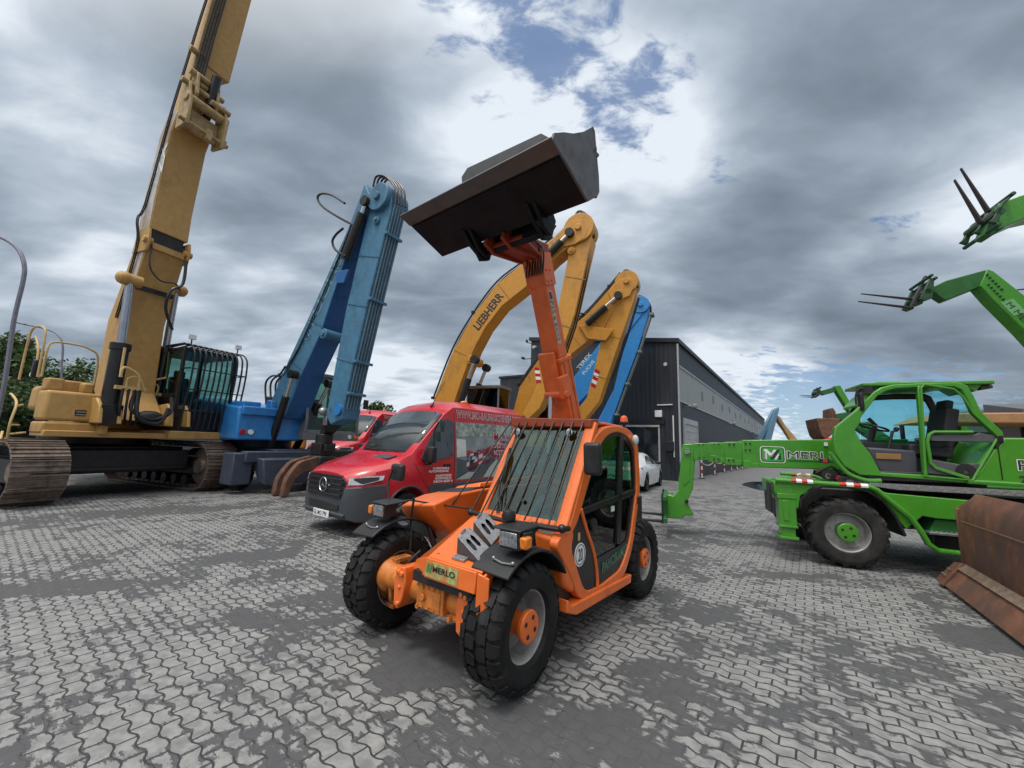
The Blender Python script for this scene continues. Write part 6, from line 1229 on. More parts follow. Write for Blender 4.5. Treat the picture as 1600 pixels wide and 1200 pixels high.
for a, b in (((561,400),(592,402)), ((543,475),(573,480)), ((525,560),(552,568))): seam(UF, us, .27, a, b, WBLU, .022)
lug(UF, UH, .36, 508, 522, .16, TEAL); lug(UF, UH, .27, 590, 345, .12, TEAL)
# ---------------------------------------------------------------- large green rotating telehandler
GF = Frame(5.41, 7.09, 158)
RT_ = tag(O('rotating_telehandler', None, GF.loc, GF.rz), 'big bright green rotating telehandler with an open sided cab and its boom lowered level', 'telehandler')
Yg = lambda pts, y: GF.YY(pts, y)
for x in (0, -2.95):
    for s in (1, -1): wheel(RT_, (x, s*.98, .50), .50, .40, .275, s, 'chevron', 18, RUBBER_D, RIMG, GREEN, dish=.13, lh=.06)
M = MB(); M.box(-4.2, .75, -.42, .42, .55, 1.08); M.cyl((0, -.9, .5), (0, .9, .5), .11, n=14); M.cyl((-2.95, -.9, .5), (-2.95, .9, .5), .11, n=14); M.lathe([(.7, 1.08), (.72, 1.12), (.72, 1.3)], (-1.35, 0, 0), (0,0,1), 30); M.build('chassis', RT_, GREASE, bevel=.03)
for s in (1, -1):
    if s > 0: M = MB(); M.py([(.86, 1.10), (.86, .96), (.60, .78), (.56, .98), (.40, 1.12), (.36, 1.18), (.86, 1.20)], .8, 1.19); M.box(.66, .865, .78, 1.195, .90, 1.12); M.build('bumper_box', RT_, GREEN, bevel=.012)
    M = MB()
    arch = [(.56,.80),(.54,.92),(.44,1.04),(.28,1.12),(.0,1.14),(-.26,1.10),(-.42,.98),(-.54,.78),(-.62,.52)]
    for (a, b), (c, d) in zip(arch, arch[1:]): M.hull2([(a, s*.72, b), (a, s*1.19, b), (c, s*1.19, d), (c, s*.72, d)], [(a*1.05, s*.72, b+.02), (a*1.05, s*1.19, b+.02), (c*1.05, s*1.19, d+.02), (c*1.05, s*.72, d+.02)])
    M.build('front_fender', RT_, GREEN if s < 0 else BLACK, bevel=.005)
    M = MB(); M.py([(-.30, 1.165), (-.50, 1.10), (-1.65, 1.06), (-2.0, 1.06), (-2.0, .80), (-1.0, .80), (-.85, .82), (-.66, .62)], s*1.05-.12, s*1.05+.12); M.build('side_panel', RT_, GREEN, bevel=.01)
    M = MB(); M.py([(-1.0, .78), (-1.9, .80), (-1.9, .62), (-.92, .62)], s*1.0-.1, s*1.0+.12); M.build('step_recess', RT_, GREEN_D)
    for z, x0, x1 in ((.62, -.88, -2.1), (.385, -1.12, -2.3)):
        M = MB(); M.box(x1, x0, s*1.05-.16, s*1.05+.18, z-.03, z); 
        for k in range(24): M.obox((x0-.03-k*.05, s*1.05+.165, z+.008), (.025, .02, .02))
        M.build('step_plate', RT_, STEEL, bevel=.003)
    rl = [(.88 if s > 0 else .3, s*1.2, 1.20), (-.28, s*1.2, 1.175), (-.36, s*1.2, 1.14), (-.70, s*1.2, .80), (-.80, s*1.2, .62), (-.86, s*1.2, .46), (-.96, s*1.2, .38), (-2.2, s*1.2, .345)]
    M = MB(); M.tube(rl, .036, 10); rail_ = M.build('side_rail', RT_, GREEN)
    M = MB(); M.box(-2.1, -.95, s*1.0-.1, s*1.0+.1, .39, .58); M.build('battery_box', RT_, BLACKM, bevel=.02)
    for x0, x1 in (((.68, .40), (.08, -.26)) if s > 0 else ((.1, -.2),)):
        M = MB(); n = 4
        for k in range(n): M.use(REDL if k % 2 == 0 else WHITE); xa = x0+(x1-x0)*k/n; xb = x0+(x1-x0)*(k+1)/n; za = 1.175+.0215*(xa+.28)/1.0; M.tube([(xa, s*1.2, za+.003), (xb, s*1.2, za+.003)], .038, 10)
        M.build('warning_tape', rail_)
    for x in ((.74, -3.75) if s > 0 else (-3.75,)):
        M = MB(); M.box(x-.11, x+.11, s*1.08-.12, s*1.08+.12, .52, .98); M.box(x-.12, x+.13, s*1.08-.13, s*1.08+.13, .93, 1.0); M.box(x-.09, x+.09, s*1.08-.1, s*1.08+.1, .37, .52); M.box(x-.12, x+.12, s*1.08-.13, s*1.08+.13, .50, .53); M.box(x-.12, x+.12, s*1.08-.14, s*1.08+.14, .33, .37); M.box(x-.02, x+.06, s*1.08+.12, s*1.08+.13, .6, .9); M.build('stabiliser_leg', RT_, GREEN, bevel=.012)
M = MB(); M.box(.70, .90, .30, 1.18, .98, 1.18); M.box(.45, .62, -.4, 1.18, 1.0, 1.15); M.build('front_beam', RT_, GREEN, bevel=.02)
M = MB(); M.box(.93, .96, .95, 1.18, .72, 1.16); M.build('mud_flap', RT_, BLACK, bevel=.01)
M = MB(); M.hull2([(.50, .86, 1.2), (.62, 1.02, 1.2), (.35, 1.08, 1.2), (.28, .9, 1.2)], [(.45, .90, 1.30), (.52, .98, 1.31), (.38, 1.03, 1.29), (.36, .93, 1.30)]); M.build('tarpaulin_bundle', RT_, pm('brown cloth', (.20,.14,.09), .8, var=.4, scale=20, bump=.5, bscale=30), bevel=.03)
M = MB(); M.use(STEEL); M.py([(-.30, 1.19), (-.34, 1.225), (-2.6, 1.235), (-2.6, 1.165), (-.62, 1.155)], .75, 1.14); 
M.use(STEEL); M.mi = 0; M.use(pm('worn tread', (.5,.5,.5), .35, .8))
for k in range(34):
    for r_ in range(2): M.obox((-.5-k*.06, 1.143, 1.18+r_*.028), (.028, .006, .007), (0, .7 if (k+r_) % 2 else -.7, 0))
M.build('deck_plate', RT_)
# turret and rear body
M = MB(); M.py([(-1.40, 1.28), (-.35, 1.26), (-.35, 1.40), (-1.5, 1.42)], -1.0, .95); M.box(-4.3, -1.4, -1.1, -.35, 1.30, 1.9); M.build('turret_base', RT_, GREASE, bevel=.02)
rb = Yg([(1568,684),(1640,684),(1640,756),(1526,750),(1524,742),(1531,736),(1540,722),(1553,702),(1566,692)], 1.0)
M = MB(); M.py([rb[0], (-4.4, rb[0][1]+.05), (-4.6, 1.5), (-4.5, 1.30), (-1.52, 1.30)]+rb[4:], .2, 1.0); bp0 = M.build('engine_hood', RT_, GREEN, bevel=.02)
M = MB(); x_, z_ = GF.Y(1524, 755, 1.02); M.tube([(-1.45, .98, z_+.02), (-4.5, .98, z_-.02)], .035, 10); M.build('hood_rail', RT_, GREEN)
px_, pz_ = GF.Y(1590, 735, 1.0); text('P 38.14', RT_, WHITE, (px_, 1.004, pz_-.01), (-1,0,0), (0,0,1), .16, .80, .001, .03); text('P 38.14', RT_, BLT, (px_-.01, 1.004, pz_), (-1,0,0), (0,0,1), .14, .78, .003, .0); text('2', RT_, BLT, (px_, 1.005, pz_-.17), (-1,0,0), (0,0,1), .10, .08, .002, .02)
# cab
GY = .97
ou = [(1302,688),(1305,668),(1338,641),(1352,626),(1366,612),(1378,605),(1395,601),(1435,599),(1497,597),(1512,602),(1522,618),(1534,643),(1567,674),(1570,686),(1552,706),(1538,726),(1528,742),(1524,756),(1445,749),(1376,744),(1342,742),(1318,728),(1305,708)]
inn = [(1336,672),(1342,664),(1347,650),(1358,636),(1371,619),(1385,611),(1400,607),(1436,605),(1490,604),(1503,609),(1511,623),(1521,645),(1552,675),(1558,684),(1545,702),(1532,722),(1520,738),(1516,747),(1448,742),(1376,738),(1372,730),(1360,708),(1345,690)]
M = MB(); M.ring(Yg(ou, GY), Yg(inn, GY), GY-.10, GY); gc = M.build('cab_frame', RT_, GREEN, bevel=.022, seg=3)
cc_ = Vector((-.95, 1.95)); sc_f = lambda P_, k: [tuple(cc_+(Vector(p)-cc_)*k) for p in P_]
M = MB(); M.ring(sc_f(Yg(inn, GY), .99), sc_f(Yg(inn, GY), .86), .20, .26); M.build('far_window_frame', RT_, BLACKM, bevel=.02)
M = MB(); roofo = Yg([(1352,626),(1366,610),(1378,603),(1395,599),(1435,597),(1497,595)], GY); M.hull2([(x, .10, z-.03) for x, z in roofo]+[(x, .10, z-.07) for x, z in roofo[::-1]], [(x, GY-.1, z-.03) for x, z in roofo]+[(x, GY-.1, z-.07) for x, z in roofo[::-1]]); 
xr0, zr0 = GF.Y(1360, 599, .6); xr1, zr1 = GF.Y(1537, 597, .6)
M.box(-1.95, -.45, .12, GY-.12, 2.70, 2.75); M.build('cab_roof', RT_, GREEN, bevel=.01)
M = MB(); q = Yg([(1497,597),(1538,597),(1524,612),(1512,606)], .8); M.py(q, .2, .8); M.build('roof_spoiler', RT_, GREEN, bevel=.008)
M = MB(); q = Yg([(1359,600),(1395,600),(1376,612),(1362,618)], .5); M.py(q, .2, .75); M.build('roof_spoiler', RT_, GREEN, bevel=.008)
M = MB(); q = GF.Y(1538, 604, .8); M.obox((q[0]-.05, .7, q[1]), (.14, .12, .06), (0, .2, 0)); M.build('rear_work_light', RT_, pm('dark red lamp', (.10,.05,.045), .4), bevel=.015)
lp = Yg([(1306,688),(1331,671),(1340,692),(1362,712),(1373,744),(1344,743),(1320,728),(1308,708)], GY); M = MB(); M.py(lp, GY-.06, GY-.01); M.build('front_quarter_panel', RT_, GREEN, bevel=.015)
q = Yg([(1298,706),(1300,712),(1322,738),(1350,750),(1376,751)], GY+.03); M = MB(); M.tube([(x, GY+.04, z) for x, z in spline(q, 4)], .032, 10); M.build('cab_guard_rail', RT_, GREEN)
q = GF.Y(1288, 720, .95); M = MB(); M.obox((q[0], .93, q[1]), (.12, .10, .07)); wl_ = M.build('side_lamp', RT_, BLACKM, bevel=.01); M = MB(); M.obox((q[0], .985, q[1]), (.06, .012, .045)); M.build('lamp_glass', wl_, REDL)
q = Yg([(1433,603),(1439,603),(1451,745),(1444,745)], GY); M = MB(); M.py(q, GY-.07, GY+.012); M.build('door_pillar', RT_, GREEN, bevel=.015)
# half door hinged open behind the pillar
D_ = lambda p: [(x, GY+.03, z) for x, z in Yg(p, GY+.03)]
M = MB(); M.tube(D_([(1520,675),(1459,675),(1452,679),(1449,690),(1454,724),(1462,731),(1513,747)]), .022, 8); dh = M.build('door', RT_, GREEN)
M = MB(); M.tube(D_([(1444,601),(1490,608),(1505,620),(1520,645),(1560,682),(1520,750),(1446,744),(1439,606)]), .016, 8, closed=True); M.build('door_edge', dh, GREEN)
q = Yg([(1452,680),(1455,689),(1560,691),(1560,682),(1530,676),(1524,679)], GY+.01); M = MB(); M.py(q, GY-.02, GY+.02); M.build('door_crossbar', dh, pm('grey door trim', (.09,.09,.10), .5), bevel=.006)
q = Yg([(1456,718),(1500,726),(1530,724),(1526,738),(1518,746),(1450,740),(1449,722)], GY+.0); M = MB(); M.py(q, GY-.05, GY+.01); M.build('door_lower_trim', dh, pm('grey door trim', (.09,.09,.10), .5), bevel=.01)
M = MB(); a = GF.Y(1510, 737, GY+.02); M.lathe([(.03, 0), (.11, .0), (.11, .012), (.03, .012)], (a[0], GY+.012, a[1]), n=20); M.build('door_ring', dh, GREASE)
a = GF.Y(1559, 686, GY); M = MB(); M.obox((a[0], GY+.02, a[1]), (.07, .06, .10)); M.obox((a[0]+.02, GY+.02, a[1]-.08), (.03, .04, .12), (0, -.5, 0)); M.build('door_latch', dh, BLACKM, bevel=.01)
q = Yg(inn, .2); M = MB(); q2 = [p for p in q if p[1] > 1.85]; q2 = sorted(q2, key=lambda p: p[0]); M.py([(q2[0][0], 1.85)] + q2 + [(q2[-1][0], 1.85)], .19, .196); M.build('far_side_glass', RT_, glass_mat('cyan tinted glass', (.60,.88,.90)))
M = MB(); pts = Yg([(1336,690),(1372,690),(1372,742),(1364,716),(1347,695)], .5); M.py([(-.20, 1.80), (-.45, 1.86), (-.95, 1.80), (-.98, 1.38), (-.50, 1.36), (-.42, 1.5)], .20, .62); M.build('dashboard', RT_, INTER, bevel=.03)
M = MB(); M.py([(-.42, 1.75), (-1.0, 1.72), (-1.0, 1.36), (-.55, 1.34)], .62, .86); M.build('console', RT_, pm('cab console', (.06,.06,.075), .5), bevel=.03)
M = MB(); M.obox((-.66, .872, 1.62), (.30, .012, .085)); M.build('reflector_label', RT_, pm('dull brown label', (.28,.15,.05), .6), bevel=.01)
M = MB(); M.cyl((-.55, .55, 1.75), (-.62, .55, 2.05), .035, n=10); c0 = Vector((-.64, .55, 2.07)); nx = Vector((.3, 0, -.95)).normalized(); uu = Vector((0,1,0)); vv_ = nx.cross(uu); M.tube([c0+uu*.18*math.cos(a)+vv_*.18*math.sin(a) for a in [2*math.pi*k/20 for k in range(20)]], .016, 6, closed=True); M.build('steering_wheel', RT_, BLACK)
M = MB(); M.tube([(-.62, .45, 1.8), (-.70, .45, 2.12), (-.62, .45, 2.22)], .03, 8); M.tube([(-.72, .72, 1.7), (-.80, .72, 2.0), (-.86, .72, 2.02)], .02, 8); M.sph((-.85, .72, 2.04), .035); M.build('control_lever', RT_, BLACK)
M = MB(); M.obox((-1.20, .55, 1.72), (.50, .48, .16), (0, -.1, 0)); M.obox((-1.45, .55, 2.05), (.15, .46, .62), (0, -.2, 0)); M.obox((-1.52, .55, 2.42), (.10, .26, .14), (0, -.2, 0)); M.box(-1.4, -1.0, .4, .7, 1.35, 1.65); M.obox((-1.2, .83, 1.88), (.40, .06, .06)); M.build('driver_seat', RT_, pm('seat black', (.022,.023,.026), .7), bevel=.05, seg=3)
M = MB(); M.box(-1.62, -.3, .15, .92, 1.30, 1.345); M.build('cab_floor', RT_, INTER)
q = Yg([(1508,742),(1560,694),(1566,700),(1530,748)], .3); M = MB(); M.py([(-1.30, 1.36), (-1.62, 1.36), (-1.92, 1.85), (-1.72, 1.9)], .15, .25); M.build('cab_rear_brace', RT_, GREEN, bevel=.01)
# mirror with its bracket
M = MB(); a = GF.Y(1345, 628, .95); M.obox((a[0], .95, a[1]), (.05, .13, .28)); gm = M.build('mirror', RT_, BLACK, bevel=.03, seg=3); M = MB(); q = [GF.Y(*p, .95) for p in ((1350,607),(1341,608),(1337,620),(1338,632))]; M.tube(spline([(x, .95, z) for x, z in q], 4), .014, 6); a2 = GF.Y(1352, 610, .9); M.obox((a2[0], .88, a2[1]), (.16, .12, .12)); M.build('mirror_bracket', gm, BLACK)
# telescopic boom
b0, b1 = -.34, .14
def bsx(px0, px1, t0, t1, u0, u1, y0, y1, nm, par, m_=GREEN):
    q = Yg([(px0, t0), (px1, t1), (px1, u1), (px0, u0)], .15); M = MB(); M.py(q, y0, y1); return M.build(nm, par, m_, bevel=.012)
bmx = bsx(1160, 1420, 687.5, 686, 729.5, 738, b0, b1, 'boom', RT_)
e1 = bsx(1132, 1166, 690.5, 690, 726, 727, b0+.02, b1-.02, 'boom_extension', RT_); e2 = bsx(1107, 1140, 691.5, 691.5, 722.5, 723, b0+.045, b1-.045, 'boom_extension', RT_); e3 = bsx(1084, 1114, 692.5, 692.5, 719, 719.5, b0+.07, b1-.07, 'boom_extension', RT_)
M = MB()
for xx, yy_ in ((1165,693),(1165,703),(1140,694),(1116,694),(1092,695),(1166,724),(1139,719),(1116,717),(1093,715)):
    for dx in (0, 7): q = GF.Y(xx+dx, yy_, .15); M.cyl((q[0], .12, q[1]), (q[0], .158, q[1]), .016, n=6)
M.build('slide_bolts', bmx, GREASE)
for e_, xa, yy_, yb in ((bmx, 1162, 727, b1), (e1, 1134, 723, b1-.02), (e2, 1110, 719, b1-.045)):
    q = Yg([(xa, yy_-7), (xa+10, yy_-7), (xa+14, yy_-3), (xa+24, yy_-3), (xa+24, yy_+4), (xa, yy_+3)], .15); M = MB(); M.py(q, yb-.02, yb+.02); M.build('wear_bracket', e_, GREEN, bevel=.004)
jp = Yg([(1067,694),(1088,693),(1088,704),(1083,765),(1074,785),(1079,796),(1084,804),(1083,808),(1072,806),(1066,812),(1044,811),(1041,808),(1041,773),(1052,776),(1060,768),(1061,750)], .15)
M = MB(); M.py(jp, -.22, .04); jb = M.build('jib', RT_, GREEN, bevel=.015)
q = Yg([(1070,700),(1079,700),(1078,752),(1068,760),(1066,745)], .15); M = MB(); M.py(q, .04, .052); M.build('jib_rib', jb, GREEN, bevel=.004)
q = GF.Y(1073, 706, .15); M = MB(); M.cyl((q[0], -.25, q[1]), (q[0], .09, q[1]), .04, n=12); M.obox((q[0]-.01, .07, q[1]), (.09, .03, .07), (0, .4, 0)); M.build('jib_pin', jb, STEEL)
q = GF.Y(1066, 784, .15); M = MB(); M.cyl((q[0]-.08, -.25, q[1]), (q[0]-.08, .075, q[1]), .035, n=12); M.build('tilt_pin', jb, GREASE)
cx_ = GF.Y(1041, 775, .1)[0]
M = MB(); 
for z in (.33, .72): M.box(cx_-.02, cx_+.05, -.75, .62, z-.04, z+.04)
M.box(cx_-.02, cx_+.05, -.30, -.22, .3, .75); M.box(cx_-.02, cx_+.05, .06, .14, .3, .75); M.build('fork_carriage', RT_, GREEN_D, bevel=.008)
for y in (-.55, .30):
    M = MB(); M.box(cx_+.05, cx_+.085, y-.06, y+.06, .28, .78); M.hull2([(cx_+.05, y-.06, .24), (cx_+.05, y+.06, .24), (cx_+.05, y+.06, .285), (cx_+.05, y-.06, .285)], [(cx_+1.15, y-.045, .262), (cx_+1.15, y+.045, .262), (cx_+1.15, y+.045, .272), (cx_+1.15, y-.045, .272)]); M.build('fork', RT_, pm('dark fork steel', (.035,.034,.035), .5, .5, dirt=.5), bevel=.006)
# logo and name on the boom
z0 = [GF.Y(1187, 697, .15), GF.Y(1228, 724, .15)]; lx0, lz1 = z0[0]; lx1, lz0 = z0[1]
def lg(pts, m_, d, r=0):
    P_ = [(lx0+(lx1-lx0)*u, lz0+(lz1-lz0)*v) for u, v in pts]; P_ = rpoly(P_, r, 4) if r else P_; M = MB(); M.py(P_, b1, b1+d); return M.build('logo', bmx, m_)
GDK = pm('dark logo green', (.012,.10,.045), .4)
lg([(0,0),(1,0),(1,1),(0,1)], WHITE, .002, .06); lg([(.03,.04),(.97,.04),(.97,.96),(.03,.96)], BLT, .003, .055); lg([(.07,.09),(.93,.09),(.93,.91),(.07,.91)], pm('logo field green', (.05,.33,.05), .4), .004, .045)
for pts, m_ in (([(.16,.2),(.27,.2),(.27,.62),(.40,.38),(.50,.38),(.66,.8),(.55,.8),(.45,.56),(.29,.82),(.16,.82)], WHITE), ([(.40,.18),(.50,.18),(.82,.82),(.70,.82),(.45,.44),(.42,.5)], BLT), ([(.72,.2),(.83,.2),(.83,.62),(.72,.42)], BLT), ([(.16,.2),(.22,.2),(.22,.7),(.16,.7)], GDK), ([(.56,.2),(.64,.2),(.78,.5),(.72,.56)], WHITE)): lg(pts, m_, .0055)
t0 = GF.Y(1231, 716, .15); t1 = GF.Y(1318, 717, .15); dv = (t1[0]-t0[0])
text('MERLO', bmx, WHITE, (t0[0]+.010, b1+.0, t0[1]-.010), (-1,0,0), (0,0,1), .145, abs(dv)+.02, .002, .030); text('MERLO', bmx, BLT, (t0[0], b1+.0, t0[1]), (-1,0,0), (0,0,1), .125, abs(dv), .004, .0)
q = Yg([(1231,719),(1320,721),(1320,723),(1231,721)], .15); M = MB(); M.py(q, b1, b1+.003); M.build('underline', bmx, GDK)
q = Yg([(1100,707.2),(1300,707.5),(1300,708.2),(1100,708)], .15); M = MB(); M.py(q, b1, b1+.0015); M.build('boom_seam', bmx, GREEN)
# ---------------------------------------------------------------- raised forks of more telehandlers on the right
FORK = pm('dark brown forks', (.045,.030,.030), .5, .3, dirt=.4)
def fork_machine(fr, lab, boom, jib, carr, forks, y0, yf, logo=None, body=True, yb=.22, big=1.0):
    T = tag(O('telehandler', None, fr.loc, fr.rz), lab, 'telehandler', 'green telehandlers with raised booms')
    P_ = fr.YY(boom, y0); M = MB(); M.py(P_, y0-2*yb, y0); b = M.build('boom', T, GREEN, bevel=.015)
    P_ = fr.YY(jib, y0); M = MB(); M.py(P_, y0-2*yb+.06, y0-.06); M.build('jib', T, GREEN_D, bevel=.02)
    P_ = [Vector(q) for q in fr.YY(carr, y0)]; cm_ = sum(P_, Vector((0, 0)))/len(P_); P2 = [tuple(cm_+(q-cm_)*.72) for q in P_]; M = MB()
    for ya in (-.55, -.08, .37): M.py(P2, y0+ya-yb, y0+ya+.08-yb)
    far = sorted(P_, key=lambda q: -(q-cm_).length)[:2]
    for q in far: q = cm_+(q-cm_)*.8; M.cyl((q.x, y0-.6-yb, q.y), (q.x, y0+.5-yb, q.y), .045, n=8)
    M.cyl((cm_.x, y0-.55-yb, cm_.y), (cm_.x, y0+.45-yb, cm_.y), .09, n=10); M.build('carriage', T, pm('carriage dark green', (.02,.07,.03), .5, dirt=.5), bevel=.012)
    for f_, y in zip(forks, yf):
        q = [Vector((p[0], y, p[1])) for p in fr.YY(f_, y)]; d = (q[1]-q[0]).normalized(); up_ = Vector((-d.z, 0, d.x))*.022
        M = MB(); M.hull2([q[0]-up_*.4+Vector((0,-.03,0)), q[0]-up_*.4+Vector((0,.03,0)), q[0]+up_*.4+Vector((0,.03,0)), q[0]+up_*.4+Vector((0,-.03,0))], [q[1]-up_+Vector((0,-.06,0)), q[1]-up_+Vector((0,.06,0)), q[1]+up_+Vector((0,.06,0)), q[1]+up_+Vector((0,-.06,0))])
        if len(q) > 2: d2 = (q[2]-q[1]).normalized(); u2 = Vector((-d2.z, 0, d2.x))*.03; M.hull2([q[1]-u2+Vector((0,-.06,0)), q[1]-u2+Vector((0,.06,0)), q[1]+u2+Vector((0,.06,0)), q[1]+u2+Vector((0,-.06,0))], [q[2]-u2+Vector((0,-.06,0)), q[2]-u2+Vector((0,.06,0)), q[2]+u2+Vector((0,.06,0)), q[2]+u2+Vector((0,-.06,0))])
        M.build('fork', T, FORK, bevel=.006)
    return T, b
A2 = Frame(12, 10.5, 158)
bm_px = A2.YY([(1545,421),(1600,461)], 0); d = Vector((bm_px[1][0]-bm_px[0][0], bm_px[1][1]-bm_px[0][1])).normalized()
T2, tb2 = fork_machine(A2, 'green telehandler on the right edge with a lettered boom and level raised forks', [(1543,420),(1553,424),(1600,461),(1700,552),(1700,622),(1600,515),(1551,467),(1532,446)], [(1455,449),(1480,437),(1543,420),(1549,430),(1535,446),(1480,468),(1470,462)], [(1448,430),(1456,435),(1455,455),(1452,474),(1437,480),(1425,476),(1430,466)], [[(1345,459),(1428,468),(1446,432)], [(1341,471),(1423,481),(1438,450)]], 0, (-.45, .15))
q = A2.Y(1574, 474, 0); q2 = A2.Y(1600, 500, 0); dv = Vector((q2[0]-q[0], 0, q2[1]-q[1])); nv = Vector((-dv.z, 0, dv.x)).normalized()*-1
dn = dv.normalized(); M = MB(); c_ = Vector((q[0], .004, q[1])); M.hull2([c_+dn*a+nv*b for a, b in ((-.1,-.1),(.35,-.1),(.4,.16),(-.05,.16))], [c_+dn*a+nv*b+Vector((0,.004,0)) for a, b in ((-.1,-.1),(.35,-.1),(.4,.16),(-.05,.16))]); M.build('logo_field', tb2, pm('pale green logo', (.16,.42,.16), .4)); 
upv = nv if nv.z > 0 else -nv
text('M MERLO', tb2, BLT, c_+Vector((0,.006,0))-upv*.05, dn, upv, .13, 1.0, .002, .0)
q = A2.Y(1540, 436, 0); 
for k in range(6):
    a = Vector((q[0]-.0, 0, q[1]))+dn*(.08+.10*k)
    for dz in (.18, -.10): M = MB(); M.cyl((a.x, .0, a.z+dz), (a.x, .03, a.z+dz), .025, n=6); M.build('boom_bolt', tb2, GREASE)
M = MB(); x_, z_ = A2.Y(1583, 452, 0); M.tube([(x_, -.1, z_), (x_-.6, -.1, z_+.02)], .02, 5); M.sph((x_+.1, -.05, z_-.05), .12, (1, .4, .8)); M.build('boom_lamp', T2, BLACKM)
A1 = Frame(9.5, 8.2, 158)
T1, tb1 = fork_machine(A1, 'green telehandler reaching in at the right edge with its forks tipped steeply upwards', [(1560,318),(1600,304),(1700,268),(1700,318),(1600,341),(1575,352),(1560,358)], [(1540,365),(1548,345),(1562,318),(1600,302),(1592,322),(1600,330),(1575,352),(1552,367)], [(1527,361),(1536,353),(1545,335),(1556,318),(1573,307),(1572,313),(1560,324),(1546,366),(1538,364)], [[(1501,263),(1544,331),(1566,318)], [(1491,281),(1532,348),(1552,335)]], 0, (-.25, .15))
def low_body(T, x0, zt, wheelr=.55, m_=GREEN):
    M = MB(); M.box(x0-5.0, x0, -.45, .45, .6, 1.1); M.hull2([(x0-.3, -1.1, .95), (x0-.3, 1.1, .95), (x0-4.8, 1.1, .95), (x0-4.8, -1.1, .95)], [(x0-.8, -1.0, 1.7), (x0-.8, 1.0, 1.7), (x0-4.8, 1.0, 1.8), (x0-4.8, -1.0, 1.8)]); M.build('chassis', T, m_, bevel=.05)
    M = MB(); M.py([(x0-3.8, 1.8), (x0-4.6, 1.8), (x0-4.3, zt), (x0-3.9, zt)], -.5, .1); M.build('mast', T, m_, bevel=.03)
    for x in (x0-.9, x0-3.9):
        for s in (1, -1): wheel(T, (x, s*1.0, .55), .55, .4, .29, s, 'chevron', 20, RUBBER_D, RIMG, m_, dish=.1)
e2_ = A2.Y(1700, 590, 0); e1_ = A1.Y(1700, 300, 0)
low_body(T2, e2_[0]+4.2, e2_[1]+.3); 
# the upper arm runs down to its own chassis beyond the right edge
M = MB(); M.py([(e1_[0]+.3, e1_[1]-.25), (e1_[0]+.3, e1_[1]+.30), (e1_[0]-1.0, e1_[1]+.25), (e1_[0]-5.0, 1.9), (e1_[0]-4.6, 1.6)], -.42, -.02); M.build('lower_boom', T1, GREEN, bevel=.02); low_body(T1, e1_[0]-1.0, 2.0)
# far green telehandler, boom up, and its neighbour carrying a brown bucket
A3 = Frame(15.5, 20.5, 158)
T3, _ = fork_machine(A3, 'distant green telehandler whose bent boom and thin forks show left of the big green cab', [(1304,603),(1313,602),(1344,655),(1350,668),(1338,668),(1332,650),(1308,612)], [(1281,614),(1284,610),(1306,604),(1309,611),(1288,617)], [(1275,608),(1280,605),(1281,619),(1276,620)], [[(1249,617.5),(1275,619),(1277,606)], [(1252,620),(1275,621),(1278,610)]], 0, (-.5, .2)); low_body(T3, A3.Y(1350, 668, 0)[0]+.6, 3.2)
A4 = Frame(14.2, 18.5, 158)
T4 = tag(O('telehandler', None, A4.loc, A4.rz), 'distant green machine holding up a rusty brown bucket above the long green boom', 'telehandler')
M = MB(); M.py(A4.YY([(1295,648),(1322,644),(1326,652),(1336,670),(1330,672),(1312,656),(1296,657)], 0), -.35, .1); M.build('boom', T4, GREEN_D, bevel=.03); q = A4.Y(1330, 665, 0); M = MB(); M.py([(q[0], q[1]), (q[0]-.6, q[1]+.2), (q[0]-2.2, 1.6), (q[0]-1.6, 1.5)], -.35, .1); M.build('lower_boom', T4, GREEN_D, bevel=.03)
M = MB(); M.py(A4.YY([(1292,640),(1295,638),(1300,645),(1298,656),(1292,656)], 0), -.6, .5); M.py(A4.YY([(1267,655),(1303,656),(1300,668),(1290,680),(1281,688),(1274,680),(1270,668)], .0), -.9, .8); M.build('bucket', T4, RUST, bevel=.03); low_body(T4, q[0]-.6, 1.6)
T5 = tag(O('loader', None, (15.3, 17.5, 0), math.radians(150)), 'small red loader behind the long green boom of the rotating telehandler', 'loader')
M = MB(); M.hull2([(-.9, -.8, .5), (.9, -.8, .5), (.9, .8, .5), (-.9, .8, .5)], [(-.8, -.7, 1.3), (.3, -.7, 1.3), (.3, .7, 1.3), (-.8, .7, 1.3)]); M.build('body', T5, RED, bevel=.06); M = MB(); M.tube([(.3, -.5, 1.2), (1.0, -.5, 2.3), (1.9, -.5, 2.0)], .09, 6); M.build('loader_arm', T5, pm('red machine paint', (.45,.03,.02), .4)); M = MB(); M.tube([(.3, .5, 1.2), (1.0, .5, 2.3), (1.9, .5, 2.0)], .09, 6); M.build('loader_arm', T5, pm('red machine paint', (.45,.03,.02), .4))
for x in (-.6, .6):
    for s in (1, -1): wheel(T5, (x, s*.85, .42), .42, .3, .2, s, 'chevron', 18, RUBBER_D, RIMG, GREASE, dish=.07)
w_ = ground(1290, 752); T6 = tag(O('dumper', None, (w_.x+1.2, w_.y+.4, 0), math.radians(158)), 'low orange dumper parked behind the front beam of the green machine', 'dumper')
M = MB(); M.hull2([(-1.4, -.8, .55), (1.1, -.8, .55), (1.1, .8, .55), (-1.4, .8, .55)], [(-1.6, -.9, 1.25), (1.5, -.9, 1.15), (1.5, .9, 1.15), (-1.6, .9, 1.25)]); M.build('tipping_tray', T6, ORANGE, bevel=.05); M = MB(); M.box(-1.2, 1.0, -.4, .4, .3, .55); M.build('chassis', T6, GREASE)
for x in (-.9, .8):
    for s in (1, -1): wheel(T6, (x, s*.75, .35), .35, .26, .17, s, 'chevron', 18, RUBBER_D, RIMG, GREASE, dish=.07)
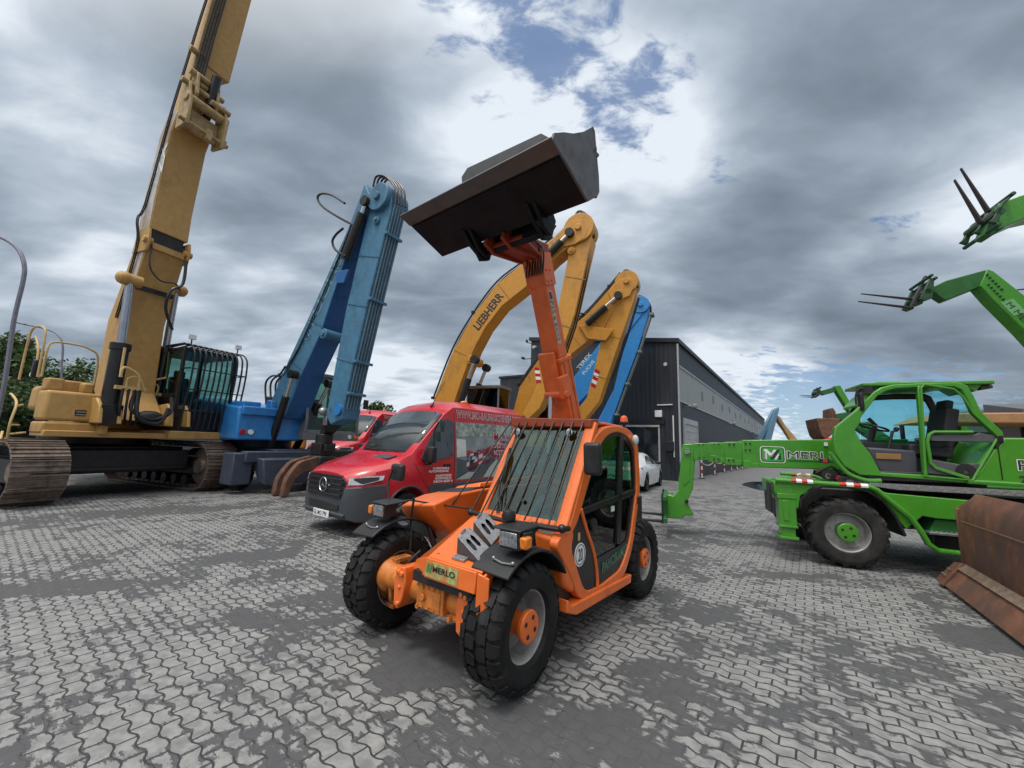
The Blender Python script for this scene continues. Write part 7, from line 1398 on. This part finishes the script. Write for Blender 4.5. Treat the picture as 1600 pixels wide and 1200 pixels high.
# far cranes
def far_arm(lab, c, yaw, m_, up_, out_, cat='crane'):
    T = tag(O('material_handler', None, c, math.radians(yaw)), lab, cat); M = MB(); M.box(-2, 2, -1.3, 1.3, .8, 3.0); M.build('house', T, m_, bevel=.1); M = MB(); M.box(-2.3, 2.3, -1.4, 1.4, 0, .8); M.build('undercarriage', T, GREASE, bevel=.1)
    M = MB(); M.hull2([(.6, -.4, 2.8), (1.4, -.4, 2.8), (1.4, .4, 2.8), (.6, .4, 2.8)], [(up_[0]-.3, -.3, up_[1]), (up_[0]+.3, -.3, up_[1]-.2), (up_[0]+.3, .3, up_[1]-.2), (up_[0]-.3, .3, up_[1])]); M.build('boom', T, m_, bevel=.05)
    M = MB(); M.hull2([(up_[0]-.4, -.5, up_[1]+.2), (up_[0]+.4, -.5, up_[1]-.2), (up_[0]+.4, .1, up_[1]-.2), (up_[0]-.4, .1, up_[1]+.2)], [(out_[0]-.3, -.4, out_[1]), (out_[0]+.3, -.4, out_[1]), (out_[0]+.3, .0, out_[1]), (out_[0]-.3, .0, out_[1])]); M.build('stick', T, m_, bevel=.05); return T
FB = pm('far blue grey paint', (.11,.22,.31), .5)
far_arm('distant blue grey material handler with its arm folded above the lane end', (35.6, 54, 0), 175, FB, (-.6, 7.6), (2.1, 2.6), 'material handler')
far_arm('distant yellow material handler beside the blue grey one at the lane end', (38.6, 55, 0), 10, pm('far yellow', (.45,.28,.12), .5), (-2.2, 6.6), (.4, 2.6), 'material handler')
# ---------------------------------------------------------------- dozer blade, right foreground
BL = Frame(5.65, 5.41, -123)
DZ = tag(O('bulldozer', None, BL.loc, BL.rz), 'rusty brown bulldozer blade standing on the paving at the right edge', 'bulldozer')
pr = [(.30,1.20),(.235,1.10),(.195,.98),(.17,.82),(.155,.62),(.155,.45),(.17,.30)]
LB = 3.9
M = MB(); sp = spline(pr, 3)
A0 = [(y, z) for y, z in sp] + [(y+.035, z-.005) for y, z in sp[::-1]]
cut_top = lambda x: min(1, x/.18)
ringsA = []
xs = [.12, .14, .20, .30, .6] + [1.2, 1.9, 2.6, 3.3, LB]
for x in xs:
    zt = 1.20 - (.16*(1-(x-.12)/.18) if x < .3 else 0)
    ringsA.append(M.verts([(x, y, min(z, zt)) for y, z in A0]))
for a, b in zip(ringsA, ringsA[1:]):
    n = len(a)
    for i in range(n): M.face([a[i], a[(i+1)%n], b[(i+1)%n], b[i]])
M.face(ringsA[0][::-1]); M.face(ringsA[-1]); mb = M.build('moldboard', DZ, RUST, angle=50)
M = MB(); M.box(.09, .12, .16, .55, .28, 1.0); M.box(0, LB, .20, .34, .28, .40); M.box(0, LB, .22, .5, .95, 1.02); M.build('blade_frame', DZ, RUST, bevel=.01)
M = MB(); M.hull2([(.22, .165, .32), (LB, .165, .32), (LB, .135, .30), (.22, .135, .30)], [(.22, -.02, .03), (LB, -.02, .03), (LB, -.04, .045), (.22, -.04, .045)]); M.build('cutting_edge', DZ, RUSTW if False else RUST, bevel=.006)
M = MB(); M.hull2([(.22, .16, .345), (LB, .16, .345), (LB, .13, .31), (.22, .13, .31)], [(.22, .10, .255), (LB, .10, .255), (LB, .085, .27), (.22, .085, .27)]); M.build('wear_strip', DZ, RUSTW, bevel=.004)
M = MB(); M.hull2([(.06, .13, .30), (.215, .17, .33), (.215, .135, .35), (.08, .10, .33)], [(-.05, -.04, .03), (.215, -.05, .03), (.215, -.07, .055), (-.05, -.06, .06)]); eb = M.build('end_bit', DZ, RUST, bevel=.008)
for p in ((.06, .03), (.11, .03), (.16, .03), (.10, .09), (.15, .09)): M = MB(); c = Vector((p[0], -.035+p[1]*.8, .13+p[1]*1.2)); M.cyl(c, c+Vector((0, -.010, .008)), .014, n=8); M.build('bolt', eb, RUSTW)
M = MB(); M.tube([(.3, .15, .86), (LB, .15, .88)], .008, 5); M.build('weld_seam', mb, pm('seam rust', (.13,.075,.05), .7))
M = MB(); M.box(1.9, 2.2, .35, 2.6, .35, .60); M.box(3.3, 3.6, .35, 2.6, .35, .60); M.cyl((2.1, .3, .95), (2.3, 1.6, 1.25), .07, n=12); M.build('push_arm', DZ, YELLOW, bevel=.03)
M = MB(); c = BL.X(1579, 776, 1.62); M.sph((1.60, .34, 1.245), .055, (1, 1, .8)); M.cyl((1.60, .34, 1.1), (1.60, .34, 1.23), .05, n=12); M.build('cylinder_cap', DZ, LYEL)
M = MB(); M.box(1.6, 3.8, 2.6, 5.6, .7, 1.7); M.box(2.0, 3.4, 3.6, 5.0, 1.7, 3.0); M.build('machine_body', DZ, YELLOW, bevel=.08)
for x in (1.5, 3.5): M = MB(); M.px([(2.4, .5), (2.8, 0), (5.6, 0), (6.0, .5), (5.6, .95), (2.8, .95)], x, x+.45); M.build('track', DZ, TRACK, bevel=.08)
# ---------------------------------------------------------------- white car
CF = Frame(3.95, 15.0, 60)
CR = tag(O('parked_car', None, CF.loc, CF.rz), 'white coupe parked with its tail towards us at the warehouse front', 'car')
CS = [(.0, [(0,.42),(.70,.42),(.78,.55),(.80,.72),(.74,.88),(.60,.98),(.4,1.02),(0,1.04)]),
 (.18, [(0,.25),(.84,.25),(.90,.5),(.92,.75),(.86,.93),(.70,1.01),(.4,1.05),(0,1.06)]),
 (.7, [(0,.20),(.90,.20),(.95,.45),(.95,.75),(.90,.95),(.70,1.04),(.45,1.10),(0,1.12)]),
 (1.3, [(0,.20),(.91,.20),(.95,.45),(.95,.75),(.90,.96),(.68,1.18),(.48,1.29),(0,1.32)]),
 (1.9, [(0,.20),(.91,.20),(.94,.45),(.94,.75),(.89,.97),(.64,1.32),(.50,1.40),(0,1.43)]),
 (2.5, [(0,.20),(.91,.20),(.94,.45),(.94,.75),(.89,.97),(.62,1.36),(.50,1.42),(0,1.45)]),
 (3.0, [(0,.20),(.91,.20),(.94,.45),(.94,.75),(.89,.96),(.64,1.24),(.50,1.33),(0,1.36)]),
 (3.55, [(0,.20),(.91,.20),(.95,.45),(.94,.74),(.88,.93),(.72,.98),(.5,1.02),(0,1.03)]),
 (4.3, [(0,.22),(.88,.22),(.92,.45),(.90,.68),(.82,.84),(.66,.88),(.4,.90),(0,.91)]),
 (4.7, [(0,.28),(.66,.28),(.74,.45),(.72,.6),(.62,.72),(.5,.75),(.3,.76),(0,.77)])]
M = MB(); loft(M, CS); cb_ = M.build('body', CR, pm('white car paint', (.72,.73,.74), .25, var=.02, coat=.7), angle=60)
cs = []
for x in (.95, 3.85):
    for s in (1, -1): c_ = MB(); c_.cyl((x, s*.66, .35), (x, s*1.2, .35), .39, n=30); cs.append(c_)
carve(cb_, cs)
for x in (.95, 3.85):
    for s in (1, -1): wheel(CR, (x, s*.83, .335), .335, .24, .25, s, 'plain', 40, RUBBER, pm('dark alloy', (.03,.03,.032), .35, .5), GREASE, dish=.04, lh=.02)
def csurf(x, z):
    for (xa, A), (xb, Bb) in zip(CS, CS[1:]):
        if xa <= x <= xb:
            t = (x-xa)/(xb-xa); hp = [(a[0]*(1-t)+b[0]*t, a[1]*(1-t)+b[1]*t) for a, b in zip(A, Bb)]
            for (y0, z0), (y1, z1) in zip(hp[1:], hp[2:]):
                if z0 <= z <= z1: return y0+(y1-y0)*(z-z0)/max(z1-z0, 1e-6)
    return .9
def cskin(pts, s, o, nm, m_): M = MB(); M.hull2([(x, s*(csurf(x, z)+o), z) for x, z in pts], [(x, s*(csurf(x, z)+o-.03), z) for x, z in pts]); return M.build(nm, CR, m_)
for s in (1, -1):
    cskin([(1.35,1.0),(2.2,.99),(2.25,1.31),(1.9,1.29)], s, .014, 'side_window', VG); cskin([(2.3,.99),(3.25,.97),(2.9,1.2),(2.35,1.31)], s, .014, 'side_window', VG)
    M = MB(); M.obox((3.0, s*1.0, 1.02), (.14, .2, .13)); M.build('door_mirror', CR, BLACKM, bevel=.03)
    M = MB(); M.hull2([(-.01, s*.42, .84), (.06, s*.80, .80), (.30, s*.925, .84), (.32, s*.90, .90), (.05, s*.76, .90), (-.01, s*.42, .89)], [(.05, s*.40, .84), (.12, s*.76, .80), (.34, s*.89, .84), (.36, s*.86, .90), (.10, s*.72, .90), (.05, s*.40, .89)]); M.build('tail_light', CR, pm('deep red lens', (.28,.01,.02), .2, coat=.5))
M = MB(); M.plate([(.55, .60, 1.095), (.55, -.60, 1.095), (1.6, -.50, 1.385), (1.6, .50, 1.385)], .02); M.build('rear_window', CR, VG)
M = MB(); M.box(-.02, .12, -.70, .70, .26, .46); M.box(.0, .25, -.86, .86, .22, .30); M.build('diffuser', CR, BLACKM, bevel=.03)
M = MB(); M.box(-.025, .0, -.26, .26, .60, .71); M.build('licence_plate', CR, WHITE)
# ---------------------------------------------------------------- background: trees, fence, lamps, sheds
def leafmat(name, a, b):
    m, T = new_mat(name); co = T.n('ShaderNodeTexCoord').outputs['Object']; n = T.noise(co, .9, 4, .6); n2 = T.noise(co, 14, 2, .5)
    c = T.mix(n, a, b); c = T.mix(T.math('MULTIPLY', n2, .5), c, tuple(x*1.7 for x in b)); bs = T.n('ShaderNodeBsdfPrincipled', i_Base_Color=c, i_Roughness=.55); tr = T.n('ShaderNodeBsdfTranslucent', i_Color=c)
    mx = T.n('ShaderNodeMixShader', i_0=.25, i_1=bs.outputs[0], i_2=tr.outputs[0]); T.n('ShaderNodeOutputMaterial', i_Surface=mx.outputs[0]); return m
LEAF = leafmat('dark green foliage', (.018,.045,.014), (.045,.085,.022)); LEAF2 = leafmat('light green foliage', (.04,.075,.025), (.08,.13,.04)); BARK = pm('bark', (.07,.055,.04), .9, var=.3, bump=.6, bscale=12)
def tree(px, Y, top, wid, lab, leaf, n=2600, base=.25, group='trees behind the yard on the left', size=.28):
    d = pray(px, 690); X = d.x/d.y*Y; T = tag(O('tree', None, (X, Y, 0), rnd.uniform(0, 6)), lab, 'tree', group); r = random.Random(int(px*7+Y))
    M = MB(); M.cyl((0,0,0), (.1, 0, top*.45), wid*.07+.08, wid*.04+.04, 10)
    for k in range(7):
        a = r.uniform(0, 6.28); e = Vector((wid*.35*math.cos(a), wid*.35*math.sin(a), top*r.uniform(.5,.85))); M.tube([(0.05, 0, top*r.uniform(.2,.4)), e*.6+Vector((0,0,top*.18)), e], .05+.01*wid, 5)
    M.build('trunk', T, BARK)
    blobs = []
    for k in range(22):
        a = r.uniform(0, 6.28); rr = wid*.5*r.uniform(.1, .75); z = top*(base + (1-base)*r.uniform(.12, .84)); sc = wid*r.uniform(.16, .27)*(1.1-.35*(z/top)); blobs.append((Vector((rr*math.cos(a), rr*math.sin(a), min(z, top-sc))), sc))
    M = MB()
    for k in range(n):
        c, s = r.choice(blobs); v_ = Vector((r.gauss(0,1), r.gauss(0,1), r.gauss(0,1))).normalized()*(r.random()**.33)*s; p = c+v_; sz = size*r.uniform(.5, 1.2)
        e = Euler((r.uniform(-.9,.9), r.uniform(-.9,.9), r.uniform(0,6.28))).to_matrix(); q = [p+e@Vector(w)*sz for w in ((-.5,-.2,0),(.1,-.5,.1),(.55,.1,0),(0,.5,-.1))]; M.face(M.verts(q))
    me = M.build('crown', T, leaf); return T
for i, (px, Y, top, wid, lf, lab) in enumerate(((-8, 24, 8.2, 4.5, LEAF2, 'tall loose tree cut by the left picture edge'), (22, 30, 7.2, 9, LEAF, 'dense dark tree behind the leaning lamp post'), (72, 33, 7.3, 9, LEAF, 'broad dark tree between the lamp post and the excavator handrails'), (108, 37, 6.9, 9, LEAF, 'dark rounded tree seen through the excavator handrails'), (148, 32, 7.4, 5, LEAF2, 'light green tree above the yellow tool box of the excavator'), (172, 40, 6.4, 8, LEAF, 'dark tree partly hidden by the excavator boom'), (240, 44, 5.8, 8, LEAF, 'low dark tree behind the excavator cab'), (588, 38, 5.6, 3.4, LEAF2, 'small green tree beyond the second red van'))):
    tree(px, Y, top, wid, lab, lf, 5200 if i not in (4, 7) else 2200, .04, 'trees behind the yard on the left' if i < 7 else None)
# fence
a0, a1 = Vector((-40, 25, 0)), Vector((-18, 25.5, 0))
FN = tag(O('fence', None, (a0.x, a0.y, 0), math.atan2(a1.y-a0.y, a1.x-a0.x)), 'dark slatted yard fence at the left, behind the excavator', 'fence')
Lf = (a1-a0).length; M = MB()
for k in range(int(Lf/.22)): M.box(k*.22, k*.22+.19, -.02, .02, .1, 2.3)
M.build('slat_panel', FN, pm('dark fence slats', (.035,.05,.07), .6, var=.3)); 
for k in range(9): M = MB(); M.box(k*Lf/8-.06, k*Lf/8+.06, .02, .14, 0, 2.4); M.build('post', FN, GREASE)
# street lamps
LM = pm('lamp post grey', (.20,.20,.25), .45, .4, var=.15, dirt=.4)
def lamp(px_base, Y, pts, lab, r=.07):
    d = pray(px_base, 700); X = d.x/d.y*Y; T = tag(O('street_lamp', None, (X, Y, 0)), lab, 'street lamp')
    P_ = []
    for a, b in pts: dd = pray(a, b); t = Y/dd.y; w = CAMP+dd*t; P_.append((w.x-X, 0, w.z))
    P_ = [(P_[0][0], 0, 0)] + P_; M = MB(); S = spline(P_, 5); M.tube([tuple(p) for p in S], r, 8); M.build('lamp_pole', T, LM); e = P_[-1]; f_ = P_[-2]; dv = Vector((e[0]-f_[0], 0, e[2]-f_[2])).normalized(); M = MB(); M.obox(Vector(e)+dv*.25, (.6, .22, .10), (0, -math.atan2(dv.z, dv.x), 0)); M.build('lamp_head', T, LM, bevel=.03)
lamp(-14, 13, [(-14,690),(5,610),(22,500),(36,440),(38,415),(30,392),(12,376),(-12,366)], 'tall street lamp with a curved arm at the left picture edge', .06)
lamp(93, 24, [(93,640),(96,580),(98,540),(90,523),(72,514),(40,507)], 'farther thin street lamp reaching left above the trees', .05)
# small machines behind the blue handler, green tractor roof behind the excavator
T7 = tag(O('tractor', None, (-19.2, 20, 0), math.radians(-20)), 'green and black tractor showing its roof behind the excavator', 'tractor')
M = MB(); M.box(-1.2, 1.3, -.8, .8, .8, 2.0); M.build('body', T7, GREEN_D, bevel=.1); M = MB(); M.box(-1.0, .6, -.75, .75, 2.0, 3.7); M.build('cab', T7, GLASS_D, bevel=.05); M = MB(); M.box(-1.3, 1.0, -.95, .95, 3.7, 3.95); rf_ = M.build('roof', T7, GREEN_D, bevel=.08)
M = MB(); M.sph((.4, -.6, 4.12), .16); M.build('beacon', rf_, AMBER)
for x, r_ in ((-1.0, .8), (1.3, .55)):
    for s in (1, -1): wheel(T7, (x, s*.95, r_), r_, .45, r_*.55, s, 'chevron', 20, RUBBER_D, RIMG, GREASE)
T8 = tag(O('small_excavator', None, (-11.2, 19.8, 0), math.radians(-60)), 'small orange excavator peeping over the blue house of the material handler', 'excavator')
M = MB(); M.box(-1.3, 1.2, -1.0, 1.0, 1.0, 2.6); M.build('house', T8, pm('machine orange', (.60,.24,.03), .45, dirt=.4), bevel=.1); M = MB(); M.box(-.2, 1.1, -.9, .1, 2.4, 3.4); M.build('cab', T8, GREASE, bevel=.06)
M = MB(); M.tube(spline([(1.1,.4,1.8),(1.5,.4,3.6),(2.4,.4,4.0),(3.2,.4,3.3)], 5), .18, 8); M.build('boom', T8, pm('machine orange', (.60,.24,.03), .45, dirt=.4))
for s in (1, -1): M = MB(); M.py([(-1.6,.45),(-1.3,.0),(1.3,.0),(1.6,.45),(1.3,.9),(-1.3,.9)], s*.9-.22, s*.9+.22); M.build('track', T8, TRACK, bevel=.08)
# yellow loader with a canopy seen through the green cab, and sheds at far right
T9 = tag(O('wheel_loader', None, (17.6, 15.6, 0), math.radians(158)), 'yellow wheel loader with a flat brown roof, seen through the open green cab', 'loader')
M = MB(); M.hull2([(1.6, -1.1, 2.95), (-2.6, -1.1, 2.95), (-2.6, 1.1, 2.95), (1.6, 1.1, 2.95)], [(.9, -1.1, 3.32), (-2.6, -1.1, 3.36), (-2.6, 1.1, 3.36), (.9, 1.1, 3.32)]); M.build('canopy', T9, pm('faded orange canopy', (.42,.21,.09), .6, dirt=.5), bevel=.05)
for x in (1.3, -.5, -2.4):
    for s in (1, -1): M = MB(); M.box(x-.06, x+.06, s*1.0-.06, s*1.0+.06, 1.2, 2.95); M.build('roof_post', T9, BLACKM)
M = MB(); M.box(-2.6, 1.6, -1.0, 1.0, .8, 1.9); M.build('body', T9, YELLOW, bevel=.1); M = MB(); M.obox((-.4, 0, 2.2), (.8, 1.0, .9)); M.build('engine_block', T9, GREASE, bevel=.1); M = MB(); M.box(-4.6, -2.7, -.9, .9, 1.2, 3.2); M.box(-4.9, -3.4, -.95, .95, 3.2, 3.38); M.build('rear_cab', T9, LYEL, bevel=.06)
for x in (-3.6, -2.0, 1.0):
    for s in (1, -1): wheel(T9, (x, s*1.05, .65), .65, .45, .33, s, 'chevron', 20, RUBBER_D, RIMG, YELLOW)
def shed(x, y, yaw, lx, ly, h, lab, wm_, rm_, rh=.6):
    T = tag(O('shed', None, (x, y, 0), math.radians(yaw)), lab, 'shed'); M = MB(); M.box(0, lx, 0, ly, 0, h); M.build('wall', T, wm_); M = MB(); M.hull2([(-.3, -.3, h), (lx+.3, -.3, h), (lx+.3, ly+.3, h), (-.3, ly+.3, h)], [(-.3, -.3, h+rh*.3), (lx+.3, -.3, h+rh*.3), (lx+.3, ly+.3, h+rh), (-.3, ly+.3, h+rh)]); M.build('roof', T, rm_)
shed(33, 26.5, -28, 26, 8, 5.0, 'long beige flat roofed hall beyond the green machine at far right', clad_mat('beige cladding', (.24,.22,.19), .3), pm('pale roof edge', (.36,.35,.33), .6), .35)
shed(24.5, 18.6, -40, 14, 6, 3.7, 'low brown shed in front of the beige hall at far right', pm('dark brown shed wall', (.06,.035,.028), .7, var=.3), pm('grey roof sheet', (.10,.10,.105), .7), 1.2)

# hoses and small fittings on the big green boom and cab
for k in range(2): q = [GF.Y(a, b+k*2, .15) for a, b in ((1075,700),(1066,722),(1064,748),(1068,772))]; M = MB(); M.tube(spline([(x+.02, -.02-.06*k, z) for x, z in q], 4), .010, 6); M.build('jib_hose', RT_, HOSE)
q = GF.Y(1290, 694, .15); M = MB(); M.obox((q[0], .16, q[1]), (.05, .02, .06)); M.build('white_tag', RT_, WHITE)
M = MB(); M.tube(spline([(.10, .30, 1.30), (-.10, .34, 1.42), (-.25, .32, 1.30), (-.40, .36, 1.38)], 5), .022, 6); M.build('slew_hose', RT_, HOSE)
for x in (-1.8, -2.6, -3.4): M = MB(); M.box(x-.006, x+.006, .998, 1.004, 1.36, 1.86); M.build('hood_gap', RT_, BLACKM)
M = MB(); M.box(-2.55, -2.1, .998, 1.006, 1.45, 1.60)
M.build('hood_grille', RT_, BLACKM)
